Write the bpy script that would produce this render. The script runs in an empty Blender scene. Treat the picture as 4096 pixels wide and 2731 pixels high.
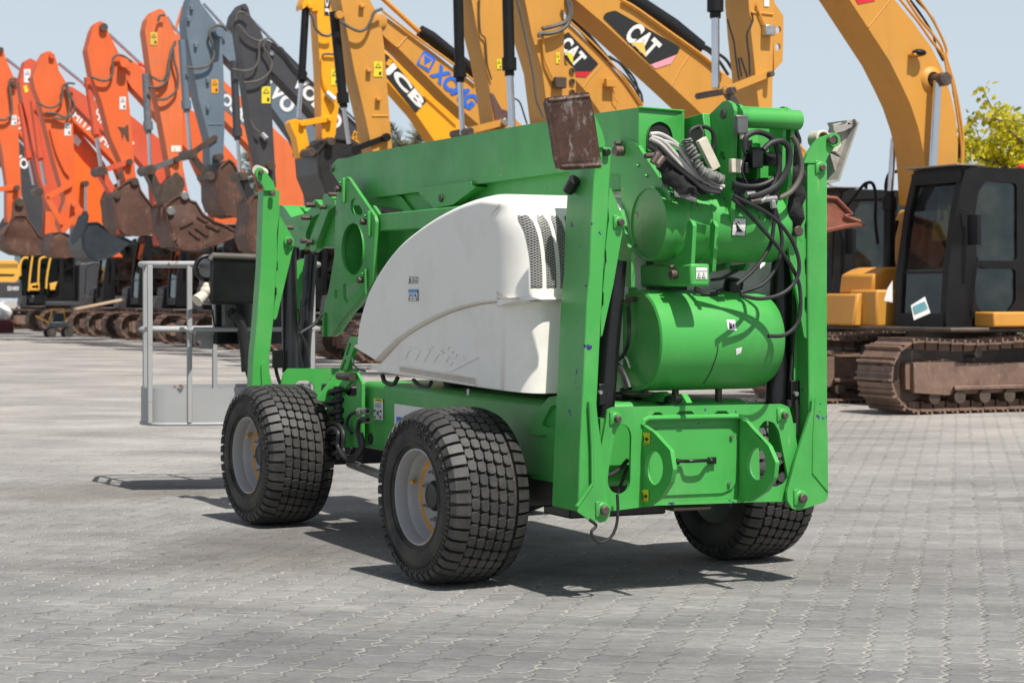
import bpy, bmesh, math, random
from mathutils import Vector, Matrix
from mathutils.geometry import tessellate_polygon
random.seed(7)
C = bpy.context.scene.collection
SC = bpy.context.scene
# ------------------------------------------------------------------ camera, sky, sun, exposure
F = 1991.0; HZ = 297.0; CAMH = 1.40           # focal length in px of a 1024 frame, horizon row, eye height
cam_d = bpy.data.cameras.new('camera'); cam = bpy.data.objects.new('camera', cam_d); C.objects.link(cam)
cam.location = (0, 0, CAMH); cam.rotation_euler = (math.radians(90), 0, 0)
cam_d.sensor_width = 36.0; cam_d.lens = F / 1024 * 36.0
cam_d.shift_y = -(341.0 - HZ) / 1024
cam_d.clip_start = 0.1; cam_d.clip_end = 3000
cam_d.dof.use_dof = True; cam_d.dof.focus_distance = 9.6; cam_d.dof.aperture_fstop = 6.3
SC.camera = cam
SUN_EL = math.radians(60); sdir = Vector((0.53, -0.85, 0)).normalized()
to_sun = Vector((sdir.x * math.cos(SUN_EL), sdir.y * math.cos(SUN_EL), math.sin(SUN_EL)))
w = bpy.data.worlds.new('World'); SC.world = w; w.use_nodes = True
nt = w.node_tree; bg = nt.nodes['Background']
sky = nt.nodes.new('ShaderNodeTexSky'); sky.sky_type = 'NISHITA'; sky.sun_disc = False
sky.sun_elevation = SUN_EL; sky.sun_rotation = math.atan2(sdir.x, sdir.y)
sky.air_density = 1.0; sky.dust_density = 1.0; sky.ozone_density = 1.0; sky.altitude = 0
hs = nt.nodes.new('ShaderNodeHueSaturation'); hs.inputs['Saturation'].default_value = 0.55
nt.links.new(sky.outputs[0], hs.inputs['Color']); tcw = nt.nodes.new('ShaderNodeTexCoord'); sxw = nt.nodes.new('ShaderNodeSeparateXYZ'); nt.links.new(tcw.outputs['Generated'], sxw.inputs[0])
hz_ = nt.nodes.new('ShaderNodeMapRange'); hz_.interpolation_type = 'SMOOTHSTEP'; nt.links.new(sxw.outputs[2], hz_.inputs[0])
for i_, v_ in ((1, .08), (2, .42), (3, .93), (4, 0.0)): hz_.inputs[i_].default_value = v_          # summer haze thickening toward the horizon
mxw = nt.nodes.new('ShaderNodeMix'); mxw.data_type = 'RGBA'; nt.links.new(hz_.outputs[0], mxw.inputs[0]); nt.links.new(hs.outputs[0], mxw.inputs[6]); mxw.inputs[7].default_value = (5.8, 6.75, 7.6, 1)
nt.links.new(mxw.outputs[2], bg.inputs[0])
bg.inputs[1].default_value = 0.086
sl = bpy.data.lights.new('sun', 'SUN'); sl.energy = 4.7; sl.angle = math.radians(0.6); sl.color = (1.0, 0.955, 0.89)
so = bpy.data.objects.new('sun', sl); C.objects.link(so); so.location = to_sun * 60
so.rotation_euler = to_sun.to_track_quat('Z', 'Y').to_euler()
SC.view_settings.view_transform = 'Standard'; SC.view_settings.look = 'None'
SC.view_settings.exposure = 0.30; SC.view_settings.gamma = 1.0
# ------------------------------------------------------------------ yard frame: x = across the lift (b), y = along it (a), z up
O0 = Vector((-0.453, 9.70, 0)); BD = Vector((0.902, 0.432, 0)).normalized(); AD = Vector((-BD.y, BD.x, 0))
ANG = math.atan2(BD.y, BD.x); EYE = Vector((0, 0, CAMH))
def W(p): return O0 + BD * p[0] + AD * p[1] + Vector((0, 0, p[2]))
_s = 0.46769; _k = 0.55272
K = {'d': (0, 0, 1.74150), 'r': (0, 0, 4.0), 'z1': (0, 0, _s), 'z2': (0, 700, _s), 'z3': (900, 0, _s), 'z4': (1800, 0, _s), 'z5': (2996, 0, _s),
     'z6': (2996, 600, _s), 'z7': (2996, 1200, _s), 'z8': (500, 600, _s), 'k1': (1250, 350, _s), 'k2': (2100, 350, _k),
     'k3': (2100, 1100, _k), 'k4': (2100, 1400, _k), 'k5': (800, 1200, _k), 'k6': (1400, 1500, 0.57398),
     'm1': (800, 200, .2551), 'm2': (0, 400, .2551), 'm3': (0, 950, .2551), 'm4': (600, 950, .2551), 'm5': (1500, 1000, .34014),
     'm6': (1050, 700, .21259), 'm7': (500, 1000, .2551), 'm8': (2800, 0, .2551)}
def R(k, p):
    o = K[k]; return ((o[0] + p[0] * o[2]) / 4.0, (o[1] + p[1] * o[2]) / 4.0)
def Pa(k, p, a):                       # measured image point -> place in the yard, on the plane y = a
    x, y = R(k, p); q = (x - 512) / F
    ox = O0.x + AD.x * a; oy = O0.y + AD.y * a
    b = (q * oy - ox) / (BD.x - q * BD.y); Y = oy + BD.y * b
    return Vector((b, a, CAMH - (y - HZ) / F * Y))
def Pb(k, p, b):                       # the same on the plane x = b
    x, y = R(k, p); q = (x - 512) / F
    ox = O0.x + BD.x * b; oy = O0.y + BD.y * b
    a = (q * oy - ox) / (AD.x - q * AD.y); Y = oy + AD.y * a
    return Vector((b, a, CAMH - (y - HZ) / F * Y))
def Pz(k, p, z):
    x, y = R(k, p); Y = (CAMH - z) * F / (y - HZ); X = (x - 512) / F * Y
    v = Vector((X, Y, 0)) - O0; return Vector((v.dot(BD), v.dot(AD), z))
def La(k, pts, a): return [Pa(k, p, a) for p in pts]
def Lb(k, pts, b): return [Pb(k, p, b) for p in pts]
# ------------------------------------------------------------------ materials
MATS = {}
def newmat(name):
    m = bpy.data.materials.new(name); m.use_nodes = True; MATS[name] = m
    n = m.node_tree; return m, n, n.nodes, n.links, n.nodes['Principled BSDF']
def mixc(N, L, fac, a, b, mode='MIX'):
    x = N.new('ShaderNodeMix'); x.data_type = 'RGBA'; x.blend_type = mode
    for s, v in ((0, fac), (6, a), (7, b)):
        if hasattr(v, 'is_linked') or hasattr(v, 'links'): L.new(v, x.inputs[s])
        elif s == 0: x.inputs[0].default_value = v
        else: x.inputs[s].default_value = (*v, 1) if len(v) == 3 else v
    return x.outputs[2]
def noise(N, L, co, sc, det=4, rough=.55, vec=None):
    n = N.new('ShaderNodeTexNoise'); n.inputs['Scale'].default_value = sc; n.inputs['Detail'].default_value = det
    n.inputs['Roughness'].default_value = rough
    if vec is not None:
        mp = N.new('ShaderNodeMapping'); mp.inputs['Scale'].default_value = vec; L.new(co, mp.inputs[0]); co = mp.outputs[0]
    L.new(co, n.inputs['Vector']); return n.outputs['Fac']
def ramp(N, L, v, lo, hi, c0=(0, 0, 0), c1=(1, 1, 1)):
    r = N.new('ShaderNodeValToRGB'); L.new(v, r.inputs[0]); e = r.color_ramp.elements
    e[0].position = lo; e[0].color = (*c0, 1); e[1].position = hi; e[1].color = (*c1, 1); return r.outputs[0]
def math_(N, L, op, a, b=None, c=None):
    m = N.new('ShaderNodeMath'); m.operation = op
    for i, v in enumerate((a, b, c)):
        if v is None: continue
        if hasattr(v, 'links'): L.new(v, m.inputs[i])
        else: m.inputs[i].default_value = v
    return m.outputs[0]
def bump(N, L, B, h, st, dist=.01):
    b = N.new('ShaderNodeBump'); b.inputs['Strength'].default_value = st; b.inputs['Distance'].default_value = dist
    L.new(h, b.inputs['Height']); L.new(b.outputs[0], B.inputs['Normal'])
def paint(name, col, rough=.42, fade=.18, chip=None, chip_amt=.0, dust=.12, sc=1.0, dustc=(.45, .40, .33), met=0, streak=.15, chip2=None):
    m, n, N, L, B = newmat(name); tc = N.new('ShaderNodeTexCoord'); co = tc.outputs['Object']
    light = tuple(min(1, c * 1.25 + .018) for c in col); dark = tuple(c * .72 for c in col)
    f1 = ramp(N, L, noise(N, L, co, 1.6 * sc, 5), .35, .7)
    c = mixc(N, L, fade, col, light)
    c = mixc(N, L, math_(N, L, 'MULTIPLY', f1, fade * 2.2), col, light)
    f2 = ramp(N, L, noise(N, L, co, 7 * sc, 6, .65, (1.6, 1.6, .25)), .5, .78)
    c = mixc(N, L, math_(N, L, 'MULTIPLY', f2, streak * 1.6), c, dark)
    f3 = ramp(N, L, noise(N, L, co, 3.1 * sc, 7, .7), .52, .72)
    c = mixc(N, L, math_(N, L, 'MULTIPLY', f3, dust), c, dustc)
    sp = ramp(N, L, noise(N, L, co, 90 * sc, 2, .5), .69, .72)
    c = mixc(N, L, math_(N, L, 'MULTIPLY', sp, .35), c, dark)
    if chip:
        nz = noise(N, L, co, 16 * sc, 8, .62); big = noise(N, L, co, 2.2 * sc, 2)
        k = math_(N, L, 'ADD', math_(N, L, 'MULTIPLY', nz, .7), math_(N, L, 'MULTIPLY', big, .42))
        t = .79 - chip_amt
        f4 = ramp(N, L, k, t, t + .012); f5 = ramp(N, L, k, t - .016, t - .004)
        c = mixc(N, L, math_(N, L, 'MULTIPLY', f5, .55), c, light)
        c = mixc(N, L, f4, c, chip)
    if name.startswith('green'):
        for vec_, sc_, th in (((1, 1, .07), 26, .715), ((.08, .3, 1), 22, .73)):
            s_ = ramp(N, L, noise(N, L, co, sc_, 3, .6, vec_), th, th + .02); c = mixc(N, L, math_(N, L, 'MULTIPLY', s_, .45), c, (.34, .42, .16))
        g_ = ramp(N, L, noise(N, L, co, 2.4, 6, .7, (1, 1, .6)), .50, .74); c = mixc(N, L, math_(N, L, 'MULTIPLY', g_, .42), c, (.045, .15, .045))
    L.new(c, B.inputs['Base Color']); B.inputs['Metallic'].default_value = met
    rr = N.new('ShaderNodeMapRange'); L.new(noise(N, L, co, 5 * sc, 5), rr.inputs[0]); rr.inputs[3].default_value = rough - .1; rr.inputs[4].default_value = rough + .18
    L.new(rr.outputs[0], B.inputs['Roughness'])
    hsum = math_(N, L, 'ADD', noise(N, L, co, 3 * sc, 3), math_(N, L, 'MULTIPLY', noise(N, L, co, 60 * sc, 3), .06))
    bump(N, L, B, hsum, .22, .012)
    return m
def plain(name, col, rough=.5, met=0, var=.2, sc=8, bmp=.15):
    m, n, N, L, B = newmat(name); co = N.new('ShaderNodeTexCoord').outputs['Object']
    f = ramp(N, L, noise(N, L, co, sc, 5), .3, .7)
    L.new(mixc(N, L, f, tuple(c * (1 - var) for c in col), tuple(min(1, c * (1 + var) + .003) for c in col)), B.inputs['Base Color'])
    B.inputs['Roughness'].default_value = rough; B.inputs['Metallic'].default_value = met
    if bmp: bump(N, L, B, noise(N, L, co, sc * 4, 4), bmp, .008)
    return m
def rusty(name, c0, c1, c2, rough=.75, sc=4, met=.0):
    m, n, N, L, B = newmat(name); co = N.new('ShaderNodeTexCoord').outputs['Object']
    c = mixc(N, L, ramp(N, L, noise(N, L, co, sc, 7, .65), .35, .65), c0, c1)
    c = mixc(N, L, ramp(N, L, noise(N, L, co, sc * 4, 6, .7, (1, 1, .5)), .55, .75), c, c2)
    L.new(c, B.inputs['Base Color']); B.inputs['Roughness'].default_value = rough; B.inputs['Metallic'].default_value = met
    bump(N, L, B, noise(N, L, co, sc * 6, 6), .3, .01); return m
G = (0.054, 0.345, 0.062)
M_G = paint('green_paint', G, .36, .16, (0.10, .05, .03), .035, .10)
M_GC = paint('green_paint_chipped', G, .36, .2, (0.03, .026, .13), .085, .10)
M_GR = paint('green_paint_rusty', G, .4, .2, (0.10, .045, .03), .09, .12)
M_W = paint('white_plastic', (.86, .835, .765), .45, .05, (.25, .2, .16), .0, .34, .8, (.62, .55, .45), streak=.06)
M_GY = paint('grey_steel_paint', (.34, .345, .345), .45, .15, (.22, .12, .08), .10, .2, 1.6)
M_BK = plain('black_steel', (.006, .006, .0065), .32, 0, .3, 6, .1)
M_RB = plain('black_rubber_hose', (.014, .014, .015), .55, 0, .25, 12, .1)
M_TY = None
M_CL = plain('black_fabric', (.012, .012, .013), .9, 0, .5, 14, .6)
M_CG = plain('grey_fabric', (.17, .175, .16), .9, 0, .35, 12, .8)
M_PN = rusty('steel_pin', (.07, .06, .055), (.16, .11, .09), (.10, .06, .045), .5, 12, .5)
M_ZN = plain('zinc_steel', (.45, .44, .42), .35, .8, .2, 20, .1)
M_CH = plain('chrome_rod', (.62, .62, .65), .16, 1.0, .06, 3, 0)
M_WH = plain('white_hose', (.55, .53, .49), .5, 0, .15, 10, .1)
M_CR = plain('cream_nylon', (.60, .55, .44), .5, 0, .12, 10, .1)
M_PAD = rusty('worn_brown_steel', (.035, .018, .012), (.10, .05, .032), (.30, .27, .25), .38, 7, .3)
M_DK = plain('recess_shade', (.008, .008, .008), .8, 0, .3, 6, 0)  # shade inside holes and slots, put in as a near-black colour
M_YL = plain('yellow_sticker', (.75, .62, .03), .5, 0, .05, 6, 0)
M_OR = plain('orange_sticker', (.75, .33, .02), .5, 0, .05, 6, 0)
M_WS = plain('white_sticker', (.74, .74, .72), .5, 0, .05, 6, 0)
M_INK = plain('black_ink', (.015, .015, .015), .5, 0, .05, 6, 0)
M_BL = plain('blue_ink', (.02, .14, .62), .5, 0, .05, 6, 0)
M_LB = plain('sky_blue_ink', (.05, .32, .75), .5, 0, .05, 6, 0)
M_RIM = paint('wheel_rim_grey', (.34, .34, .34), .4, .15, (.30, .15, .02), .05, .2, 2.5)
M_ORP = plain('orange_primer', (.62, .28, .02), .5, 0, .2, 20, .1)
# tyre rubber: dusty in the grooves, worn grey on the blocks
m, n, N, L, B = newmat('tyre_rubber'); M_TY = m; co = N.new('ShaderNodeTexCoord').outputs['Object']
c = mixc(N, L, ramp(N, L, noise(N, L, co, 6, 6), .4, .7), (.024, .0235, .023), (.047, .046, .044))
c = mixc(N, L, math_(N, L, 'MULTIPLY', ramp(N, L, noise(N, L, co, 14, 7, .7), .47, .72), .5), c, (.10, .093, .082))
L.new(c, B.inputs['Base Color']); B.inputs['Roughness'].default_value = .55; bump(N, L, B, noise(N, L, co, 120, 4), .25, .004)
m, n, N, L, B = newmat('dusty_tyre_carcass'); M_TC = m; co = N.new('ShaderNodeTexCoord').outputs['Object']
c = mixc(N, L, ramp(N, L, noise(N, L, co, 5, 6), .4, .7), (.016, .015, .014), (.07, .062, .048))
L.new(c, B.inputs['Base Color']); B.inputs['Roughness'].default_value = .7
# expanded-metal grille
m, n, N, L, B = newmat('expanded_metal_mesh'); M_MESH = m; co = N.new('ShaderNodeTexCoord').outputs['Object']
sx = N.new('ShaderNodeSeparateXYZ'); L.new(co, sx.inputs[0])
tri = math_(N, L, 'PINGPONG', math_(N, L, 'MULTIPLY', sx.outputs[0], 1 / .026), .5)
u = math_(N, L, 'MULTIPLY', sx.outputs[2], 1 / .0125)
da = math_(N, L, 'ABSOLUTE', math_(N, L, 'SUBTRACT', math_(N, L, 'FRACT', math_(N, L, 'ADD', u, tri)), .5))
db = math_(N, L, 'ABSOLUTE', math_(N, L, 'SUBTRACT', math_(N, L, 'FRACT', math_(N, L, 'SUBTRACT', u, tri)), .5))
L.new(mixc(N, L, math_(N, L, 'LESS_THAN', math_(N, L, 'MINIMUM', da, db), .085), (.006, .006, .006), (.62, .61, .57)), B.inputs['Base Color'])
# excavator paints
M_HO = paint('orange_machine_paint', (.70, .120, .024), .5, .18, (.10, .045, .03), .05, .34, .35, (.36, .17, .10), streak=.3)
M_HR = paint('red_orange_machine_paint', (.60, .085, .032), .5, .25, (.12, .05, .035), .03, .34, .35, (.38, .16, .11), streak=.3)
M_HP = paint('faded_orange_machine_paint', (.68, .145, .038), .5, .25, (.07, .03, .025), .04, .34, .35, (.40, .19, .12), streak=.3)
M_BG = paint('blue_grey_machine_paint', (.115, .155, .195), .42, .2, None, 0, .12, .35)
M_DG = paint('dark_grey_machine_paint', (.042, .042, .047), .45, .2, None, 0, .14, .35, (.16, .14, .12), streak=.2)
M_JY = paint('bright_yellow_machine_paint', (.92, .38, .006), .4, .04, (.1, .06, .03), .03, .10, .35, (.45, .28, .1), streak=.1)
M_CY = paint('ochre_machine_paint', (.58, .268, .040), .48, .12, (.12, .06, .035), .045, .24, .35, (.34, .21, .10), streak=.28)
M_RU = rusty('rusty_bucket_steel', (.075, .036, .024), (.135, .064, .042), (.22, .14, .10), .6, 1.6)
M_BS = rusty('dark_blue_bucket_steel', (.020, .030, .038), (.035, .048, .058), (.05, .045, .04), .45, 1.6)
M_BBK = rusty('black_bucket_steel', (.016, .016, .017), (.03, .03, .03), (.05, .04, .03), .45, 1.2)
M_LK = rusty('greasy_link_steel', (.045, .033, .024), (.10, .07, .052), (.08, .05, .035), .5, 4)
M_TR = rusty('rusty_track_steel', (.15, .095, .07), (.24, .15, .11), (.30, .22, .17), .6, 4, .2)
M_CB = plain('black_cab_frame', (.006, .006, .0065), .5, 0, .25, 3, .05); M_CB.node_tree.nodes['Principled BSDF'].inputs['Specular IOR Level'].default_value = .3
M_HS = plain('grey_hydraulic_hose', (.10, .09, .075), .6, 0, .2, 6, 0)
m, n, N, L, B = newmat('tinted_cab_glass'); M_GL = m; co = N.new('ShaderNodeTexCoord').outputs['Object']
tr_ = N.new('ShaderNodeBsdfTransparent'); tr_.inputs[0].default_value = (.40, .46, .44, 1); gls = N.new('ShaderNodeBsdfGlossy'); gls.inputs['Roughness'].default_value = .03; gls.inputs[0].default_value = (.9, .95, .95, 1)
fr_n = N.new('ShaderNodeFresnel'); fr_n.inputs[0].default_value = 1.5; dif = N.new('ShaderNodeBsdfDiffuse'); dif.inputs[0].default_value = (.30, .29, .26, 1)
m1_ = N.new('ShaderNodeMixShader'); L.new(math_(N, L, 'MULTIPLY', ramp(N, L, noise(N, L, co, 2.2, 5), .4, .75), .10), m1_.inputs[0]); L.new(tr_.outputs[0], m1_.inputs[1]); L.new(dif.outputs[0], m1_.inputs[2])
m2_ = N.new('ShaderNodeMixShader'); L.new(math_(N, L, 'MULTIPLY', fr_n.outputs[0], 1.1), m2_.inputs[0]); L.new(m1_.outputs[0], m2_.inputs[1]); L.new(gls.outputs[0], m2_.inputs[2]); L.new(m2_.outputs[0], N['Material Output'].inputs[0])
M_GD = plain('dark_flat_glass', (.008, .012, .012), .08, 0, .3, 2, 0)
# ------------------------------------------------------------------ mesh builder (coordinates in the yard frame)
class MB:
    def __init__(s): s.v = []; s.f = []
    def add(s, vs, fs):
        o = len(s.v); s.v += [Vector(v) for v in vs]; s.f += [tuple(i + o for i in f) for f in fs]; return s
    def prism(s, pts, off, holes=()):            # flat outline with holes, pushed along off
        loops = [list(pts)] + [list(h) for h in holes]; off = Vector(off)
        tris = tessellate_polygon([[Vector(p) for p in l] for l in loops])
        fl = [Vector(p) for l in loops for p in l]; n = len(fl)
        s.add(fl + [p + off for p in fl], [])
        o = len(s.v) - 2 * n
        nf = (fl[tris[0][1]] - fl[tris[0][0]]).cross(fl[tris[0][2]] - fl[tris[0][0]])
        flip = nf.dot(off) > 0
        for t in tris:
            a, b, c = t
            if flip: a, c = c, a
            s.f.append((a + o, b + o, c + o)); s.f.append((c + o + n, b + o + n, a + o + n))
        st = 0
        for l in loops:
            m = len(l)
            for i in range(m):
                j = (i + 1) % m; s.f.append((st + i + o, st + j + o, st + j + n + o, st + i + n + o))
            st += m
        return s
    def box(s, x0, x1, y0, y1, z0, z1):
        return s.add([(x, y, z) for z in (z0, z1) for y in (y0, y1) for x in (x0, x1)],
                     [(0, 2, 3, 1), (4, 5, 7, 6), (0, 1, 5, 4), (2, 6, 7, 3), (0, 4, 6, 2), (1, 3, 7, 5)])
    def tube(s, pts, r, seg=10, cap=True, r1=None):
        pts = [Vector(p) for p in pts]; n = len(pts); rings = []; up = None
        for i, p in enumerate(pts):
            t = (pts[min(i + 1, n - 1)] - pts[max(i - 1, 0)])
            if t.length < 1e-7: t = Vector((0, 0, 1))
            t.normalize()
            if up is None: up = t.orthogonal().normalized()
            up = (up - t * up.dot(t)); up = up.normalized() if up.length > 1e-6 else t.orthogonal().normalized()
            sd = t.cross(up); rr = r if r1 is None else r + (r1 - r) * i / (n - 1)
            if isinstance(r, (list, tuple)): rr = r[i]
            rings.append([p + (up * math.cos(2 * math.pi * k / seg) + sd * math.sin(2 * math.pi * k / seg)) * rr for k in range(seg)])
        o = len(s.v); s.v += [v for g in rings for v in g]
        for i in range(n - 1):
            for k in range(seg):
                k2 = (k + 1) % seg; s.f.append((o + i * seg + k, o + i * seg + k2, o + (i + 1) * seg + k2, o + (i + 1) * seg + k))
        if cap: s.f.append(tuple(o + k for k in reversed(range(seg)))); s.f.append(tuple(o + (n - 1) * seg + k for k in range(seg)))
        return s
    def bar(s, p0, p1, w_, h_):                   # rectangular bar; w_ across in x/y, h_ in the other direction
        p0 = Vector(p0); p1 = Vector(p1); t = (p1 - p0).normalized()
        sd = t.cross(Vector((0, 0, 1))); sd = sd.normalized() if sd.length > 1e-4 else Vector((1, 0, 0)); up = sd.cross(t)
        vs = [p + sd * (i * w_ / 2) + up * (j * h_ / 2) for p in (p0, p1) for i, j in ((-1, -1), (1, -1), (1, 1), (-1, 1))]
        return s.add(vs, [(3, 2, 1, 0), (4, 5, 6, 7), (0, 1, 5, 4), (1, 2, 6, 5), (2, 3, 7, 6), (3, 0, 4, 7)])
    def lathe(s, prof, c, ax, seg=32, closed=False):     # prof: (along, radius)
        c = Vector(c); ax = Vector(ax).normalized(); u = ax.orthogonal().normalized(); v = ax.cross(u); n = len(prof)
        o = len(s.v)
        for h, r in prof:
            for k in range(seg):
                t = 2 * math.pi * k / seg; s.v.append(c + ax * h + (u * math.cos(t) + v * math.sin(t)) * r)
        for i in range(n if closed else n - 1):
            i2 = (i + 1) % n
            for k in range(seg):
                k2 = (k + 1) % seg; s.f.append((o + i * seg + k, o + i * seg + k2, o + i2 * seg + k2, o + i2 * seg + k))
        return s
    def sphere(s, c, r, sx=1, sy=1, sz=1, seg=14):
        c = Vector(c); o = len(s.v); h = seg // 2
        for i in range(h + 1):
            for k in range(seg):
                p = math.pi * i / h; t = 2 * math.pi * k / seg
                s.v.append(c + Vector((r * sx * math.sin(p) * math.cos(t), r * sy * math.sin(p) * math.sin(t), r * sz * math.cos(p))))
        for i in range(h):
            for k in range(seg):
                k2 = (k + 1) % seg; s.f.append((o + i * seg + k, o + (i + 1) * seg + k, o + (i + 1) * seg + k2, o + i * seg + k2))
        return s
MESHN = {}
def base_of(o):
    while o.parent: o = o.parent
    return Vector(o['_b'])
def link(name, me, parent):
    o = bpy.data.objects.new(name, me); C.objects.link(o); o.parent = parent; return o
SPLIT = {'sidewall_lettering', 'chassis_hose', 'axle', 'nylon_block', 'front_hose', 'lock_valve', 'roller', 'hose_fitting', 'brass_fitting', 'outrigger_pin', 'outrigger_hose', 'outrigger_cylinder', 'valve_fitting', 'weld_bead', 'drain_plug', 'web_plate', 'basket_cable', 'basket_rail', 'basket_post', 'bump_stop', 'solenoid', 'foot_roller', 'hatch_bolt', 'wheel_nut', 'tank_hose', 'turret', 'foot_hinge', 'hand_rail', 'wheels', 'handle', 'step_guard', 'foot_pad_rib', 'foot_pad_pressing', 'frame_side_plate', 'pivot_pin', 'hose_clip', 'frame_back_plate', 'basket_mount', 'wear_edge'}
def obj(name, mb, mat, parent, bevel=0, smooth=35, label=None, seg=2):
    if name in SPLIT:
        pr = list(range(len(mb.v)))
        def fd(i):
            while pr[i] != i: pr[i] = pr[pr[i]]; i = pr[i]
            return i
        for f in mb.f:
            for k in f[1:]: pr[fd(k)] = fd(f[0])
        gr = {}
        for f in mb.f: gr.setdefault(fd(f[0]), []).append(f)
        if len(gr) > 1:
            out = None
            for fs in gr.values():
                ids = sorted({i for f in fs for i in f}); mp = {i: j for j, i in enumerate(ids)}; m2 = MB(); m2.v = [mb.v[i] for i in ids]; m2.f = [tuple(mp[i] for i in f) for f in fs]
                o_ = _obj(name, m2, mat, parent, bevel, smooth, label, seg); out = out or o_
            return out
    return _obj(name, mb, mat, parent, bevel, smooth, label, seg)
def _obj(name, mb, mat, parent, bevel=0, smooth=35, label=None, seg=2):
    bs = base_of(parent); me = bpy.data.meshes.new(name)
    me.from_pydata([v - bs for v in mb.v], [], mb.f)
    bm = bmesh.new(); bm.from_mesh(me); bmesh.ops.remove_doubles(bm, verts=bm.verts, dist=1e-5)
    bmesh.ops.recalc_face_normals(bm, faces=bm.faces); bm.to_mesh(me); bm.free()
    me.materials.append(mat)
    if smooth:
        me.polygons.foreach_set('use_smooth', [True] * len(me.polygons)); me.set_sharp_from_angle(angle=math.radians(smooth))
    o = link(name, me, parent)
    if bevel:
        md = o.modifiers.new('bevel', 'BEVEL'); md.width = bevel; md.segments = seg; md.limit_method = 'ANGLE'; md.angle_limit = math.radians(38)
        md.harden_normals = False
    if label: o['label'] = label
    return o
def thing(name, label, cat, base, group=None, kind=None):
    o = bpy.data.objects.new(name, None); C.objects.link(o); o['_b'] = tuple(base)
    o.empty_display_size = .3; o.location = W(base); o.rotation_euler = (0, 0, ANG)
    o['label'] = label; o['category'] = cat
    if group: o['group'] = group
    if kind: o['kind'] = kind
    return o
def struct(name, me, mat, kind='structure'):
    o = bpy.data.objects.new(name, me); C.objects.link(o); o['kind'] = kind
    if mat: me.materials.append(mat)
    return o
def circ(c, ru, rv, u=(1, 0, 0), v=(0, 0, 1), n=24, a0=0, a1=360):
    c = Vector(c); u = Vector(u); v = Vector(v); k = n if a1 - a0 >= 360 else n - 1
    return [c + u * ru * math.cos(math.radians(a0 + (a1 - a0) * i / k)) + v * rv * math.sin(math.radians(a0 + (a1 - a0) * i / k)) for i in range(n)]
def ell(cx, cy, rx, ry, n=24): return [(cx + rx * math.cos(2 * math.pi * i / n), cy + ry * math.sin(2 * math.pi * i / n)) for i in range(n)]
def spl(pts, n=8):                               # smooth curve through points
    pts = [Vector(p) for p in pts]; out = []
    P = [pts[0] * 2 - pts[1]] + pts + [pts[-1] * 2 - pts[-2]]
    for i in range(1, len(P) - 2):
        for k in range(n):
            t = k / n; a, b, c, d = P[i - 1], P[i], P[i + 1], P[i + 2]
            out.append(.5 * ((2 * b) + (c - a) * t + (2 * a - 5 * b + 4 * c - d) * t * t + (3 * b - a - 3 * c + d) * t ** 3))
    out.append(pts[-1]); return out
def rnd(pts, r, n=4):                            # round the corners of an outline given in image points
    out = []; m = len(pts)
    for i in range(m):
        p = Vector(pts[i][:2]); a = Vector(pts[i - 1][:2]) - p; b = Vector(pts[(i + 1) % m][:2]) - p
        rr = min(r, a.length * .45, b.length * .45); s = p + a.normalized() * rr; e = p + b.normalized() * rr
        for k in range(n + 1):
            t = k / n; q = s * (1 - t) ** 2 + p * 2 * t * (1 - t) + e * t * t; out.append((q.x, q.y))
    return out
_txt = {}
def text_mb(txt, quad, lift, bold=.02, shear=0, thick=.0, font_w=1.0):
    """letters as flat mesh filling quad = [bottom-left, bottom-right, top-right, top-left]"""
    cu = bpy.data.curves.new('lettering', 'FONT'); cu.body = txt; cu.offset = bold; cu.shear = shear; cu.resolution_u = 4; cu.space_character = 1.05
    o = bpy.data.objects.new('lettering', cu); C.objects.link(o); dg = bpy.context.evaluated_depsgraph_get()
    me = bpy.data.meshes.new_from_object(o.evaluated_get(dg)); bpy.data.objects.remove(o)
    xs = [v.co.x for v in me.vertices]; ys = [v.co.y for v in me.vertices]
    x0, x1, y0, y1 = min(xs), max(xs), min(ys), max(ys); q = [Vector(p) for p in quad]; off = Vector(lift); mb = MB()
    def mp(x, y):
        s = (x - x0) / (x1 - x0); t = (y - y0) / (y1 - y0)
        return (q[0] * (1 - s) + q[1] * s) * (1 - t) + (q[3] * (1 - s) + q[2] * s) * t + off
    vs = [mp(v.co.x, v.co.y) for v in me.vertices]; fs = [tuple(p.vertices) for p in me.polygons]
    if thick:
        off2 = off.normalized() * -thick; n = len(vs); mb.add(vs + [v + off2 for v in vs], fs)
        cnt = {}
        for f in fs:
            for i in range(len(f)):
                e = tuple(sorted((f[i], f[(i + 1) % len(f)]))); cnt[e] = cnt.get(e, 0) + 1
        for (i, j), c_ in cnt.items():
            if c_ == 1: mb.f.append((i, j, j + n, i + n))
    else: mb.add(vs, fs)
    bpy.data.meshes.remove(me); bpy.data.curves.remove(cu); return mb
# ------------------------------------------------------------------ ground: interlocking pavers
m, n, N, L, B = newmat('interlocking_pavers'); M_PAV = m
geo = N.new('ShaderNodeNewGeometry'); pos = geo.outputs['Position']
rot = N.new('ShaderNodeMapping'); rot.inputs['Rotation'].default_value = (0, 0, math.radians(12.7)); L.new(pos, rot.inputs[0])
wob = N.new('ShaderNodeTexNoise'); wob.inputs['Scale'].default_value = 3.0; wob.inputs['Detail'].default_value = 3; L.new(rot.outputs[0], wob.inputs['Vector'])
wv = N.new('ShaderNodeVectorMath'); wv.operation = 'MULTIPLY_ADD'; L.new(wob.outputs['Color'], wv.inputs[0]); wv.inputs[1].default_value = (.07, .07, 0); L.new(rot.outputs[0], wv.inputs[2])
wb2 = N.new('ShaderNodeTexNoise'); wb2.inputs['Scale'].default_value = 24; wb2.inputs['Detail'].default_value = 4; L.new(rot.outputs[0], wb2.inputs['Vector'])
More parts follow.
